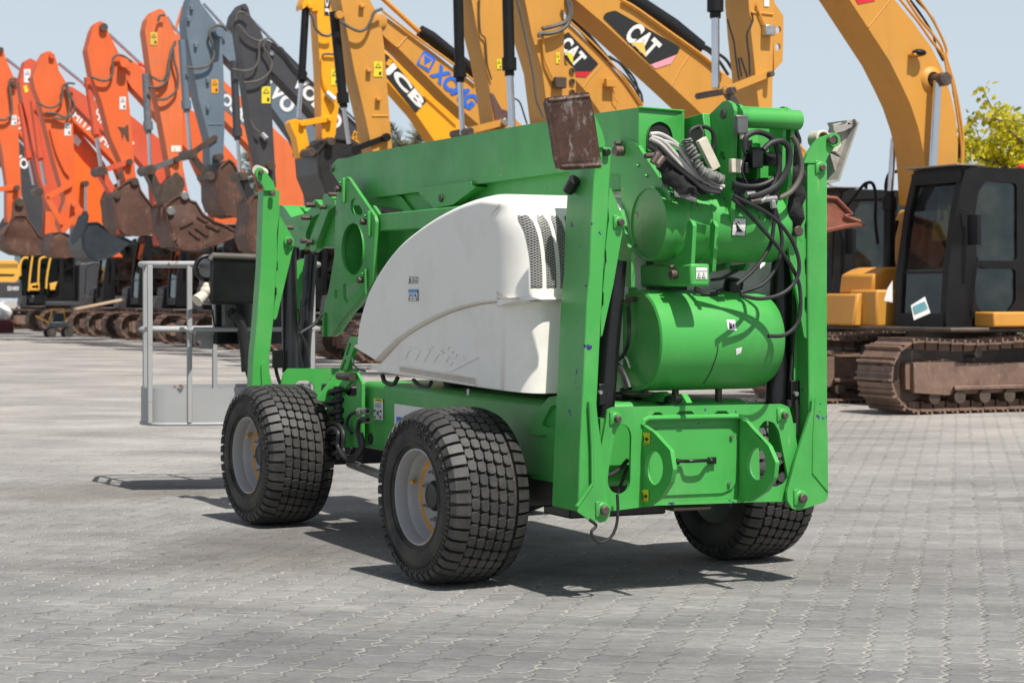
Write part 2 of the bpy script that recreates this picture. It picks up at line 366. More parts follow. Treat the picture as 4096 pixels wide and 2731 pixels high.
wv2 = N.new('ShaderNodeVectorMath'); wv2.operation = 'MULTIPLY_ADD'; L.new(wb2.outputs['Color'], wv2.inputs[0]); wv2.inputs[1].default_value = (.024, .024, 0); L.new(wv.outputs[0], wv2.inputs[2])
sx = N.new('ShaderNodeSeparateXYZ'); L.new(wv2.outputs[0], sx.inputs[0]); U, V = sx.outputs[0], sx.outputs[1]
CW, RW = .150, .225
zz = math_(N, L, 'PINGPONG', math_(N, L, 'ADD', V, .03), RW / 4)                       # 0 .. RW/4
u1 = math_(N, L, 'DIVIDE', math_(N, L, 'ADD', U, math_(N, L, 'MULTIPLY', zz, .50)), CW)
yy = math_(N, L, 'PINGPONG', U, CW / 2)
v1 = math_(N, L, 'DIVIDE', math_(N, L, 'ADD', V, math_(N, L, 'MULTIPLY', yy, .16)), RW)
colid = math_(N, L, 'FLOOR', u1); v1 = math_(N, L, 'ADD', v1, math_(N, L, 'MULTIPLY', math_(N, L, 'MODULO', colid, 2), .5))
def edge(x, s):
    f = math_(N, L, 'FRACT', x); return math_(N, L, 'MULTIPLY', math_(N, L, 'SUBTRACT', .5, math_(N, L, 'ABSOLUTE', math_(N, L, 'SUBTRACT', f, .5))), s)
ed = math_(N, L, 'MINIMUM', edge(u1, CW), edge(v1, RW))
jn = noise(N, L, pos, 9, 5, .7)
jw = math_(N, L, 'MULTIPLY_ADD', jn, .0125, .0003)
jm = N.new('ShaderNodeMapRange'); L.new(ed, jm.inputs[0]); L.new(jw, jm.inputs[2]); jm.inputs[1].default_value = 0; jm.inputs[3].default_value = 1; jm.inputs[4].default_value = 0
joint = ramp(N, L, jm.outputs[0], .02, .22)
rim = N.new('ShaderNodeMapRange'); L.new(ed, rim.inputs[0]); rim.inputs[1].default_value = .003; rim.inputs[2].default_value = .016; rim.inputs[3].default_value = 1; rim.inputs[4].default_value = 0
cv = N.new('ShaderNodeCombineXYZ'); L.new(colid, cv.inputs[0]); L.new(math_(N, L, 'FLOOR', v1), cv.inputs[1])
wn = N.new('ShaderNodeTexWhiteNoise'); L.new(cv.outputs[0], wn.inputs['Vector'])
c = mixc(N, L, wn.outputs['Value'], (.200, .203, .204), (.30, .300, .295))
c = mixc(N, L, ramp(N, L, noise(N, L, pos, 1.1, 6, .6), .3, .7), c, mixc(N, L, .6, c, (.33, .322, .31)))
c = mixc(N, L, math_(N, L, 'MULTIPLY', ramp(N, L, noise(N, L, pos, 55, 5, .7), .35, .75), .4), c, (.15, .148, .142))
c = mixc(N, L, math_(N, L, 'MULTIPLY', ramp(N, L, noise(N, L, pos, .55, 5, .6), .48, .66), .5), c, (.165, .158, .147))   # oil and tyre stains
# pale dust, scuffs and dried sand
sc1 = ramp(N, L, noise(N, L, pos, .8, 6, .65, (1, 1.9, 1)), .56, .72)
sc2 = ramp(N, L, noise(N, L, rot.outputs[0], 9, 6, .7, (.5, 1.8, 1)), .45, .7)
c = mixc(N, L, math_(N, L, 'MULTIPLY', math_(N, L, 'MULTIPLY', sc1, sc2), .9), c, (.66, .64, .61))
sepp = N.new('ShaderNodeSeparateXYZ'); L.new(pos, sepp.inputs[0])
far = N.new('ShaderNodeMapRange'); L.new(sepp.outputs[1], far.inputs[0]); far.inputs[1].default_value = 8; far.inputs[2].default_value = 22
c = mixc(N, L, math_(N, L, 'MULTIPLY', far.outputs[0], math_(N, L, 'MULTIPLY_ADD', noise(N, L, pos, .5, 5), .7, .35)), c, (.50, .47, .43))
c = mixc(N, L, math_(N, L, 'MULTIPLY', rim.outputs[0], .30), c, (.17, .16, .15))
c = mixc(N, L, math_(N, L, 'MULTIPLY', joint, ramp(N, L, noise(N, L, pos, 2.3, 6, .7), .38, .60, (.10, .10, .10), (.95, .95, .95))), c, (.52, .495, .445))
dk = math_(N, L, 'MULTIPLY', joint, ramp(N, L, noise(N, L, pos, 6, 5, .7), .58, .62)); c = mixc(N, L, math_(N, L, 'MULTIPLY', dk, .85), c, (.07, .065, .06))
bands = ramp(N, L, noise(N, L, rot.outputs[0], 1.0, 6, .65, (.32, 2.6, 1)), .50, .70); c = mixc(N, L, math_(N, L, 'MULTIPLY', bands, .45), c, (.40, .385, .36))
bands2 = ramp(N, L, noise(N, L, rot.outputs[0], 1.7, 6, .65, (.25, 2.2, 1)), .54, .72); c = mixc(N, L, math_(N, L, 'MULTIPLY', bands2, .5), c, (.155, .152, .148))
mot = ramp(N, L, noise(N, L, pos, 18, 8, .75), .30, .70, (.80, .80, .80), (1.14, 1.13, 1.12)); c = mixc(N, L, 1.0, c, mot, 'MULTIPLY')
chipd = ramp(N, L, noise(N, L, pos, 7.5, 7, .7), .60, .66); c = mixc(N, L, math_(N, L, 'MULTIPLY', chipd, math_(N, L, 'MULTIPLY', rim.outputs[0], .8)), c, (.095, .09, .083))
grit = ramp(N, L, noise(N, L, pos, 30, 3, .6), .70, .74); c = mixc(N, L, math_(N, L, 'MULTIPLY', grit, .8), c, (.09, .085, .075))
# darker damp-brown band around where the lift is parked (oil that seeped into the joints)
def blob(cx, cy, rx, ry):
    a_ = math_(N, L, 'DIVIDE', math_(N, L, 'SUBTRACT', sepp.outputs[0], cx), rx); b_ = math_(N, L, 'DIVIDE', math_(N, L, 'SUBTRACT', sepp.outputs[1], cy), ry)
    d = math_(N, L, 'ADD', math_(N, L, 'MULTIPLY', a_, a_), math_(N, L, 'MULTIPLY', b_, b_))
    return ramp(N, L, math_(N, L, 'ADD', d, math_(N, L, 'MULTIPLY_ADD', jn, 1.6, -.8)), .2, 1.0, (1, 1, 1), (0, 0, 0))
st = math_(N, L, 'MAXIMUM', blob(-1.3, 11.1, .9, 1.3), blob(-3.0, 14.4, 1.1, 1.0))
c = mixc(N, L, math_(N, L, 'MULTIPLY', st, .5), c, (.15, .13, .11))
lo_n = ramp(N, L, noise(N, L, pos, .42, 7, .68, (1, 1.7, 1)), .36, .64, (.58, .58, .585), (.98, .98, .975)); c = mixc(N, L, 1.0, c, lo_n, 'MULTIPLY')
L.new(c, B.inputs['Base Color']); B.inputs['Roughness'].default_value = .82
h = math_(N, L, 'SUBTRACT', math_(N, L, 'MULTIPLY', noise(N, L, pos, 40, 6, .7), .35), math_(N, L, 'MULTIPLY', rim.outputs[0], .5))
h = math_(N, L, 'ADD', h, math_(N, L, 'MULTIPLY', wn.outputs['Value'], .35)); bump(N, L, B, h, .9, .016)
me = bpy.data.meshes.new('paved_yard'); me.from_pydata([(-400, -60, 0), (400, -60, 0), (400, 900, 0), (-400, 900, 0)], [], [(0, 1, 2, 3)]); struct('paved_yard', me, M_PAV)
# planting bed behind the row on the right, seen under the excavator
m, n, N, L, B = newmat('leaf_yellow_green'); M_LY = m
oi = N.new('ShaderNodeNewGeometry'); rn = oi.outputs['Random Per Island']
L.new(ramp(N, L, rn, .0, 1, (.30, .34, .015), (.78, .66, .03)), B.inputs['Base Color']); B.inputs['Roughness'].default_value = .45
B.inputs['Transmission Weight'].default_value = 0
def leafmix(mat, amt=.35):                        # let some light through the thin leaves
    n = mat.node_tree; N = n.nodes; L = n.links; B = N['Principled BSDF']; out = N['Material Output']
    tr = N.new('ShaderNodeBsdfTranslucent'); src = B.inputs['Base Color'].links[0].from_socket; L.new(src, tr.inputs[0])
    mx = N.new('ShaderNodeMixShader'); mx.inputs[0].default_value = amt; L.new(B.outputs[0], mx.inputs[1]); L.new(tr.outputs[0], mx.inputs[2]); L.new(mx.outputs[0], out.inputs[0])
leafmix(M_LY, .45)
m, n, N, L, B = newmat('palm_leaf'); M_PL = m; rn = N.new('ShaderNodeNewGeometry').outputs['Random Per Island']
L.new(ramp(N, L, rn, 0, 1, (.06, .075, .03), (.26, .25, .14)), B.inputs['Base Color']); B.inputs['Roughness'].default_value = .5; leafmix(M_PL, .25)
m, n, N, L, B = newmat('dry_shrub_leaf'); M_SL = m; rn = N.new('ShaderNodeNewGeometry').outputs['Random Per Island']
L.new(ramp(N, L, rn, 0, 1, (.05, .065, .015), (.34, .29, .12)), B.inputs['Base Color']); B.inputs['Roughness'].default_value = .6; leafmix(M_SL, .2)
m, n, N, L, B = newmat('dark_hedge_leaf'); M_HG = m; rn = N.new('ShaderNodeNewGeometry').outputs['Random Per Island']
L.new(ramp(N, L, rn, 0, 1, (.012, .018, .010), (.05, .055, .03)), B.inputs['Base Color']); B.inputs['Roughness'].default_value = .7
M_BARK = rusty('tree_bark', (.10, .08, .06), (.18, .15, .12), (.06, .05, .04), .9, 6)
def leaf(mb, p, L_, Wd, rng):
    d = Vector((rng.uniform(-1, 1), rng.uniform(-1, 1), rng.uniform(-1.1, .5))).normalized(); s = d.orthogonal().normalized()
    s = Matrix.Rotation(rng.uniform(0, 6.3), 3, d) @ s; nn = d.cross(s)
    mb.add([p, p + d * L_ * .35 + s * Wd + nn * .01, p + d * L_ * .75 + s * Wd * .7, p + d * L_, p + d * L_ * .75 - s * Wd * .7, p + d * L_ * .35 - s * Wd - nn * .01],
           [(0, 1, 2, 3), (0, 3, 4, 5)])
def broad_tree(name, label, base, H, Rc, nl, seed, leafl=.2, z0=.9):
    rng = random.Random(seed); t = thing(name, label, 'tree', base); B0 = Vector(base); tr = MB(); lf = MB()
    tr.tube(spl([B0, B0 + Vector((.1, 0, H * .3)), B0 + Vector((-.05, .1, H * .62)), B0 + Vector((.05, 0, H * .9))]), .14, 9, r1=.03)
    for i in range(60):
        h = rng.uniform(z0, H * .95); a_ = rng.uniform(0, 6.3); rr = Rc * (.55 + .5 * math.sin(math.pi * min(1, (h - z0) / (H - z0) * .9 + .1)))
        s = B0 + Vector((0, 0, h * .8)); e = B0 + Vector((math.cos(a_) * rr, math.sin(a_) * rr, h + rng.uniform(.1, .6)))
        mid = (s + e) / 2 + Vector((0, 0, .15)); br = spl([s, mid, e], 6); tr.tube(br, .035, 5, r1=.008)
        for k in range(7):
            p0 = br[rng.randrange(4, len(br))]; dd = Vector((rng.uniform(-1, 1), rng.uniform(-1, 1), rng.uniform(-.6, 1))) * rng.uniform(.2, .65); tr.tube([p0, p0 + dd], .008, 4)
            for q in range(nl // 180):
                pp = p0 + dd * rng.uniform(.15, 1.1) + Vector((rng.gauss(0, .09), rng.gauss(0, .09), rng.gauss(0, .09))); leaf(lf, pp, leafl * rng.uniform(.6, 1.25), leafl * .33, rng)
    obj('trunk', tr, M_BARK, t); obj('crown', lf, M_LY, t, smooth=0)
def palm(label, base, H, n_f, fl, seed):
    rng = random.Random(seed); t = thing('palm_tree', label, 'palm', base, 'palms behind the row of excavators'); B0 = Vector(base); tr = MB(); lf = MB(); tr.tube([B0, B0 + Vector((.1, 0, H * .5)), B0 + Vector((0, 0, H))], .22, 10, r1=.17)
    top = B0 + Vector((0, 0, H))
    for i in range(n_f):
        a_ = rng.uniform(0, 6.3); el = rng.uniform(-.3, 1.3); d = Vector((math.cos(a_) * math.cos(el), math.sin(a_) * math.cos(el), math.sin(el)))
        pts = [top + d * fl * s - Vector((0, 0, 1)) * (fl * .55 * s * s * (1.2 - el * .4)) for s in [k / 11 for k in range(12)]]
        tr.tube(pts, .025, 4, r1=.006); sd = d.cross(Vector((0, 0, 1))).normalized()
        for k in range(1, 40):
            s = k / 40; j = s * 11; i0 = min(10, int(j)); p = pts[i0].lerp(pts[i0 + 1], j - i0); tg = (pts[i0 + 1] - pts[i0]).normalized()
            for sg in (-1, 1):
                ll = fl * .24 * math.sin(math.pi * min(1, s * .85 + .15)) * rng.uniform(.8, 1.1) + .08; e = p + (sd * sg + tg * .8 + Vector((0, 0, rng.uniform(-.7, .1)))).normalized() * ll; wd = tg * .028
                lf.add([p - wd, e, p + wd], [(0, 1, 2)])
    obj('trunk', tr, M_BARK, t); obj('crown', lf, M_PL, t, smooth=0)
# ================================================================== the boom lift
lift = thing('boom_lift', 'green self-propelled boom lift with folded outriggers, white engine cover and four turf tyres', 'boom lift', (1.05, 1.4, 0))
def Rr(k, pts): return [R(k, p) for p in pts]
def platea(name, k, pts, a, t, mat, holes=(), bev=.004, rd=6, parent=lift, lb=None):
    mb = MB(); pp = rnd(pts, rd) if rd else pts
    mb.prism(La(k, pp, a), (0, t, 0), [La(k, h, a) for h in holes]); return obj(name, mb, mat, parent, bev, 35, lb)
def plateb(name, k, pts, b, t, mat, holes=(), bev=.004, rd=6, parent=lift, lb=None):
    mb = MB(); pp = rnd(pts, rd) if rd else pts
    mb.prism(Lb(k, pp, b), (t, 0, 0), [Lb(k, h, b) for h in holes]); return obj(name, mb, mat, parent, bev, 35, lb)
def hexh(mb, c, r, h, ax, seg=6):
    c = Vector(c); ax = Vector(ax); mb.tube([c, c + ax * h], r, seg)
# ---- wheels
def wheel():
    hub = Vector((0.0, 0, .43)); X = Vector((1, 0, 0))
    rim = MB(); rim.lathe([(.028, .238), (.018, .236), (.018, .226), (.05, .216), (.075, .218), (.095, .202), (.115, .200), (.128, .190), (.133, .182), (.135, .10), (.135, .0)], hub, X, 48)
    rim.lathe([(.138, .0), (.16, .10), (.2, .2), (.37, .238)], hub, X, 48)
    wh = obj('wheel', rim, M_RIM, lift, 0, 40)
    tb = MB(); prof = [(.03, .232), (.012, .240), (.002, .262), (.0, .30), (.004, .335), (.016, .366), (.036, .390), (.065, .404), (.11, .410), (.20, .412), (.29, .410), (.335, .404), (.364, .390), (.384, .366), (.396, .335), (.40, .30), (.398, .262), (.388, .24), (.37, .232)]
    tb.lathe(prof, hub, X, 72)
    tb.lathe([(.002, .25), (-.003, .256), (.0, .264)], hub, X, 72); tb.lathe([(.003, .338), (-.001, .342), (.009, .350)], hub, X, 72)
    obj('carcass', tb, M_TC, wh, 0, 50)
    bl = MB(); NB = 43
    def cyl(x, t, r): return hub + Vector((x, math.cos(t) * r, math.sin(t) * r))
    rows = [(.082, .124), (.129, .170), (.175, .216), (.221, .262), (.267, .309)]
    def crown(x): return .432 - .012 * ((x - .2) / .16) ** 2
    for i in range(NB):
        for j, (x0, x1) in enumerate(rows):
            t0 = 2 * math.pi * (i + .18 * j) / NB; hw = .87 * math.pi / NB
            cx = (x0 + x1) / 2; wx = (x1 - x0) / 2; P = []
            for (px_, py_) in ((-1, -.62), (-.62, -1), (.5, -1), (.68, -.84), (1, -.62), (1, .62), (.62, 1), (-.5, 1), (-.68, .82), (-1, .6)): P.append((cx + wx * px_, t0 + hw * py_))
            n_ = len(P); vs = [cyl(x, t, .404) for x, t in P]
            vs += [cyl(x, t, crown(x) - .004) for x, t in P]
            vs += [cyl(cx + (x - cx) * .9, t0 + (t - t0) * .92, crown(x)) for x, t in P]
            bl.add(vs, [(q, (q + 1) % n_, (q + 1) % n_ + n_, q + n_) for q in range(n_)] + [(q + n_, (q + 1) % n_ + n_, (q + 1) % n_ + 2 * n_, q + 2 * n_) for q in range(n_)] + [tuple(2 * n_ + q for q in range(n_))])
        for side in (0, 1):                        # long shoulder blocks wrapping down the sidewall
            t0 = 2 * math.pi * (i + .5) / NB; hw = .80 * math.pi / NB
            st = [(.078, .406, .429), (.05, .399, .423), (.026, .384, .407), (.010, .362, .379)]
            vs = []
            for (x, rb, rt) in st:
                xx = x if side == 0 else .40 - x; ox = -(.012 if rb < .39 else 0) * (1 if side == 0 else -1)
                k_ = 1 if x > .02 else .8
                vs += [cyl(xx, t0 - hw * k_, rb), cyl(xx + ox, t0 - hw * k_ * .92, rt), cyl(xx + ox, t0 + hw * k_ * .92, rt), cyl(xx, t0 + hw * k_, rb)]
            fs = [(0, 1, 2, 3), (12, 15, 14, 13)]
            for s_ in range(3):
                for q in range(4): fs.append((s_ * 4 + q, s_ * 4 + (q + 1) % 4, s_ * 4 + 4 + (q + 1) % 4, s_ * 4 + 4 + q))
            bl.add(vs, fs)
            for q in (0, .5):                      # small sidewall lugs
                t1 = t0 + 2 * math.pi * q / NB + .03; xx = .0 if side == 0 else .40; sg = -1 if side == 0 else 1
                bl.add([cyl(xx + sg * .003, t1 - .012, .350), cyl(xx + sg * .003, t1 + .012, .350), cyl(xx + sg * .004, t1 + .02, .366), cyl(xx + sg * .002, t1 - .004, .372)], [(0, 1, 2, 3)])
    obj('tread', bl, M_TY, wh, 0, 24)
    gal = MB()
    for i, ch in enumerate('GALAXY'):
        t = math.radians(84 - i * 12.5); ra = Vector((0, -math.cos(t), math.sin(t))); tg = Vector((0, -math.sin(t), -math.cos(t)))
        c0 = hub + ra * .298 + Vector((-.0045, 0, 0)); hw = .013
        m_ = text_mb(ch, [c0 - tg * hw, c0 + tg * hw, c0 + ra * .026 + tg * hw, c0 + ra * .026 - tg * hw], (-.001, 0, 0), .0, 0, .004)
        o_ = len(gal.v); gal.v += m_.v; gal.f += [tuple(q + o_ for q in f) for f in m_.f]
    obj('sidewall_lettering', gal, M_TY, wh, 0, 0)
    hb = MB(); hb.lathe([(.135, .078), (.105, .074), (.09, .06), (.085, .0)], hub, X, 28); obj('hub_cap', hb, M_BK, wh, 0, 35)
    nb = MB()
    for i in range(8):
        t = 2 * math.pi * (i + .3) / 8; p = hub + Vector((.135, math.cos(t) * .125, math.sin(t) * .125)); nb.tube([p, p - X * .016], .014, 6); nb.tube([p, p - X * .034], .006, 8)
    obj('wheel_nut', nb, M_ZN, wh, 0, 35)
    orr = MB(); orr.lathe([(.134, .174), (.129, .178), (.125, .185), (.126, .194)], hub, X, 48); orr.tube(circ(hub + Vector((.0165, 0, 0)), .233, .233, (0, 1, 0), (0, 0, 1), 12, 190, 240), .0025, 5)
    orr.tube([hub + Vector((.10, .0, 0)) + Vector((0, -math.cos(2.9), math.sin(2.9))) * .195, hub + Vector((.07, .0, 0)) + Vector((0, -math.cos(2.9), math.sin(2.9))) * .17], .010, 8)
    obj('rim_paint_line', orr, M_ORP, wh, 0, 40)
    return wh
wh0 = wheel()
# the mesh sits at the frame's own origin minus the base; move whole wheels by their object transform
wh0.location = (0, 0, 0)
def put(o, d, rot=0, flip=False, yaw=0):
    c0 = Vector((0, 0, .43)) - Vector(lift['_b'])                                                  # hub in lift space
    Rm = Matrix.Rotation(math.radians(yaw), 4, 'Z') @ Matrix.Rotation(rot, 4, 'X') @ (Matrix.Rotation(math.pi, 4, 'Z') if flip else Matrix.Identity(4)) @ Matrix.Diagonal((1.07, 1, 1, 1))
    o.matrix_local = Matrix.Translation(Vector(d) + c0) @ Rm @ Matrix.Translation(-c0)
for d, rot, flip, yw in (((0.02, 2.80, 0), .4, False, 5), ((2.02, 2.80, 0), .9, True, 5), ((2.17, .20, 0), 1.3, True, 3)):
    c = wh0.copy(); C.objects.link(c)
    for ch in wh0.children:
        g = ch.copy(); C.objects.link(g); g.parent = c
    put(c, d, rot, flip, yw)
put(wh0, (-.03, 0, 0), .08, False, 5)
# ---- chassis
mb = MB(); mb.box(.55, 1.50, -.62, 2.2, .50, .90); obj('chassis', mb, M_G, lift, .035, 40, seg=3)
mb = MB(); mb.tube([(.3, 0, .43), (1.8, 0, .43)], .075, 14); mb.box(.45, 1.6, -.1, .1, .36, .52); mb.box(.75, 1.3, -.15, .15, .30, .50)
mb.tube([(.3, 2.79, .43), (1.8, 2.79, .43)], .075, 14); mb.box(.45, 1.6, 2.69, 2.89, .36, .52); obj('axle', mb, M_BK, lift, .01)
mb = MB(); mb.tube([(.52, .5, .30), (.52, 2.3, .40)], .026, 12); obj('track_rod', mb, M_ZN, lift)
mb = MB(); mb.lathe([(0, .34), (.05, .36), (.10, .34), (.14, .30)], (1.05, 1.25, .90), (0, 0, 1), 40); obj('slew_ring', mb, M_BK, lift)
mb = MB(); mb.box(.80, 1.35, .6, 1.9, 1.03, 1.16); mb.box(.86, 1.3, .2, .9, 1.16, 1.62); obj('turret', mb, M_G, lift, .01)
# front bracket plates, bump stop and slotted arm
plateb('suspension_bracket', 'k5', [(930, 715), (1085, 515), (1128, 520), (1172, 600), (1168, 1062), (930, 1062), (900, 790), (1000, 745)], .50, .02, M_G,
       [rnd([(1028, 660), (1100, 575), (1133, 575), (1133, 692), (1040, 692)], 18)])
platea('suspension_bracket', 'k5', [(850, 712), (1000, 520), (1030, 510), (1075, 515), (945, 700), (1003, 745), (850, 722)], 2.46, .03, M_G)
mb = MB(); mb.tube(Lb('k5', [(1005, 545), (1105, 552)], .47), .024, 12); obj('pivot_pin', mb, M_PN, lift)
mb = MB(); p0 = Pb('k5', (1000, 640), .60); mb.box(.52, .72, p0.y - .3, p0.y + .1, p0.z - .12, p0.z + .03); obj('bump_stop', mb, M_BK, lift, .012)
plateb('slotted_arm', 'k5', [(1085, 262), (1155, 262), (1100, 380), (1065, 500), (1003, 512), (1040, 400)], .56, .03, M_G,
       [rnd([(1082, 305), (1095, 308), (1068, 400), (1054, 396)], 8), rnd([(1048, 425), (1060, 428), (1030, 508), (1016, 504)], 8)])
def spring(cb, ca, z0, z1, r, turns=7):
    mb = MB(); n = turns * 16
    mb.tube([(cb + r * math.cos(2 * math.pi * i / 16), ca + r * math.sin(2 * math.pi * i / 16), z0 + (z1 - z0) * i / n) for i in range(n + 1)], .017, 8)
    mb.tube([(cb, ca, z0), (cb, ca, z1)], r * .62, 14); return obj('suspension_spring', mb, M_BK, lift, 0)
spring(.50, 2.42, .42, .86, .062); spring(.66, -.30, .38, .80, .06)
plateb('suspension_bracket', 'k3', [(0, 1135), (0, 1090), (170, 880), (235, 870), (235, 1180), (200, 1190), (150, 1150), (90, 1160)], .53, .02, M_G, [rnd([(118, 1075), (190, 940), (232, 940), (232, 1100), (150, 1098)], 14)])
mb = MB()
mb.tube(spl(Lb('k5', [(1215, 800), (1150, 800), (1085, 830), (1062, 900), (1100, 960)], .47)), .011, 8)
mb.tube(spl(Lb('k5', [(1215, 862), (1160, 862), (1140, 930), (1150, 1000), (1160, 1080), (1100, 1130), (1040, 1090), (1035, 960), (990, 890), (930, 900), (905, 950)], .44)), .014, 8)
mb.tube(spl(Lb('k5', [(1165, 960), (1180, 1060), (1130, 1140), (1060, 1150), (1000, 1060), (1000, 960), (960, 925), (915, 960)], .42)), .014, 8)
mb.tube(spl(Lb('k5', [(985, 1000), (940, 1000), (920, 1060), (940, 1160)], .46)), .02, 8)
mb.tube(spl(Lb('k5', [(1100, 420), (1110, 460), (1150, 500), (1195, 510)], .50)), .006, 6)
mb.tube(spl(Lb('k5', [(1320, 540), (1340, 590), (1400, 605), (1430, 560)], .42)), .013, 8); mb.tube(spl(Lb('k5', [(1545, 575), (1590, 615), (1650, 620), (1675, 590)], .42)), .011, 8)
mb.tube(spl(Lb('k4', [(740, 795), (690, 840), (640, 880), (600, 895)], .8)), .010, 8)
mb.tube(spl(La('k4', [(745, 790), (690, 850), (640, 890), (595, 905)], -.70)), .010, 8); mb.tube(spl(La('k4', [(745, 830), (720, 900), (690, 980), (672, 1040)], -.70)), .008, 8)
mb.tube(spl(La('k4', [(668, 1040), (672, 1160), (660, 1270), (620, 1350), (550, 1388), (500, 1360), (480, 1310), (515, 1265), (465, 1222)], -.84)), .0075, 8)
mb.tube(spl(La('k4', [(1900, 800), (1850, 840), (1790, 880), (1690, 870)], -.70)), .010, 8); mb.tube(spl(La('k4', [(1900, 840), (1850, 870), (1780, 895), (1690, 885)], -.70)), .010, 8)
obj('chassis_hose', mb, M_RB, lift)
mb = MB()
for p in ((1150, 800), (1190, 800), (1160, 862), (1195, 862)): v = Pb('k5', p, .47); mb.tube([v, v + Vector((0, -.05, 0))], .022, 6)
obj('hose_fitting', mb, M_ZN, lift)
mb = MB(); v = Pb('k5', (1235, 1000), .548); mb.tube([v, v - Vector((.004, 0, 0))], .035, 16); obj('drain_hole', mb, M_DK, lift)  # solid black disc, its colour standing for the shade in the hole
# chassis stickers
def sticker(name, k, quad, mat, a=None, b=None, off=.003, parent=lift, lb=None):
    P_ = [Pa(k, p, a) - Vector((0, off, 0)) if a is not None else Pb(k, p, b) - Vector((off, 0, 0)) for p in quad]
    mb = MB(); mb.add(P_, [(0, 1, 2, 3)]); return obj(name, mb, mat, parent, 0, 0, lb)
def inks(name, k, polys, mat, a=None, b=None, off=.005, parent=lift):
    mb = MB()
    for pl in polys:
        P_ = [Pa(k, p, a) - Vector((0, off, 0)) if a is not None else Pb(k, p, b) - Vector((off, 0, 0)) for p in pl]
        o = len(mb.v); mb.v += P_; mb.f.append(tuple(range(o, o + len(P_))))
    return obj(name, mb, mat, parent, 0, 0)
def rect(x0, y0, x1, y1): return [(x0, y1), (x1, y1), (x1, y0), (x0, y0)]
s = sticker('caution_sticker', 'k5', [(1262, 858), (1328, 866), (1328, 712), (1262, 706)], M_WS, b=.548)
inks('sticker_header', 'k5', [[(1263, 728), (1327, 735), (1327, 713), (1263, 707)]], M_YL, b=.548, off=.005, parent=s)
mbt = text_mb('CAUTION', Lb('k5', [(1276, 726), (1317, 731), (1317, 717), (1276, 712)], .548), (-.007, 0, 0)); obj('lettering', mbt, M_INK, s, 0, 0)
inks('sticker_print', 'k5', [rect(1266, 790, 1276, 803), rect(1266, 838, 1276, 850), [(1284, 812), (1300, 795), (1300, 805), (1291, 818), (1300, 830), (1300, 840)], rect(1308, 792, 1318, 806), rect(1306, 838, 1318, 850)] +
     [rect(1272, 742 + 7 * i, 1318, 744 + 7 * i) for i in range(5)], M_INK, b=.548, off=.007, parent=s)
s = sticker('white_plate', 'k5', [(1410, 960), (1640, 1000), (1640, 778), (1410, 745)], M_WS, b=.548)
obj('lettering', text_mb('m', Lb('k5', [(1427, 945), (1500, 955), (1500, 848), (1427, 838)], .548), (-.005, 0, 0), .03), M_BL, s, 0, 0)
# ---- front frame, front outriggers
platea('front_frame', 'k5', [(585, 690), (590, 600), (605, 530), (640, 492), (1000, 492), (1150, 500), (1150, 720), (820, 760)], 3.22, .02, M_G, [rnd([(684, 606), (715, 580), (790, 582), (830, 615), (826, 700), (700, 690)], 14)])
platea('outrigger_leg', 'z8', [(1185, 342), (1322, 344), (1318, 560), (1300, 700), (1300, 930), (1280, 1200), (1268, 1445), (1235, 1750), (1232, 2200), (1080, 2200), (1100, 1750), (1125, 1500), (1163, 1000), (1176, 560)], 3.38, .11, M_G)
platea('outrigger_gusset', 'z8', [(1320, 562), (1332, 570), (1440, 755), (1446, 800), (1300, 1425), (1285, 1447), (1268, 1440), (1280, 1300), (1298, 1230), (1298, 1180), (1285, 1165), (1290, 1050), (1308, 1020), (1306, 960), (1300, 940), (1310, 700)], 3.375, .02, M_G, rd=3)
platea('outrigger_shoe_plate', 'k5', [(443, 470), (455, 448), (485, 450), (500, 500), (520, 600), (520, 640), (450, 640)], 3.365, .02, M_G)
platea('foot_link', 'z8', [(1195, 345), (1185, 300), (1150, 260), (1122, 215), (1118, 180), (1140, 150), (1170, 148), (1235, 225), (1270, 270), (1292, 345)], 3.36, .03, M_GR)
mb = MB(); p = Pa('z8', (1150, 160), 3.40); mb.tube([Pa('z8', (1125, 165), 3.42), Pa('z8', (1190, 195), 3.48)], .032, 14); obj('foot_roller', mb, M_CR, lift)
mb = MB()
for q, rr in (((1157, 187), .016), ((1255, 373), .018), ((1398, 775), .018)):
    v = Pa('z8', q, 3.36); mb.tube([v, v - Vector((0, .03, 0))], rr, 8)
obj('outrigger_pin', mb, M_PN, lift, .003)
mb = MB(); v = Pa('z8', (1400, 778), 3.37); mb.lathe([(0, .034), (-.018, .032), (-.02, .02)], v, (0, 1, 0), 24); obj('pin_boss', mb, M_G, lift)
mb = MB(); mb.tube([Pa('z8', (1400, 830), 3.5), Pa('k5', (652, 520), 3.4)], .052, 18); mb.tube([Pa('z8', (1590, 900), 3.9), Pa('k5', (745, 500), 3.8)], .045, 14); obj('outrigger_cylinder', mb, M_BK, lift)
platea('outrigger_leg', 'z8', [(1462, 960), (1545, 920), (1500, 1300), (1470, 1600), (1430, 1750), (1440, 1300)], 4.0, .1, M_G)
mb = MB(); v = Pa('k5', (558, 420), 3.37); mb.box(v.x - .035, v.x + .035, v.y - .03, v.y, v.z - .06, v.z + .06); obj('valve_block', mb, M_BK, lift, .004)
mb = MB()
for pts in ([(540, 380), (545, 470), (565, 560), (590, 620)], [(700, 150), (720, 230), (770, 330), (790, 480)], [(880, 100), (830, 170), (720, 240)], [(720, 60), (730, 160), (700, 300), (740, 480)]): mb.tube(spl(La('k5', pts, 3.45)), .012, 7)
mb.tube(spl(La('k5', [(240, 90), (300, 170), (330, 300), (350, 480), (370, 560)], 4.7)), .03, 8)
obj('front_hose', mb, M_RB, lift)
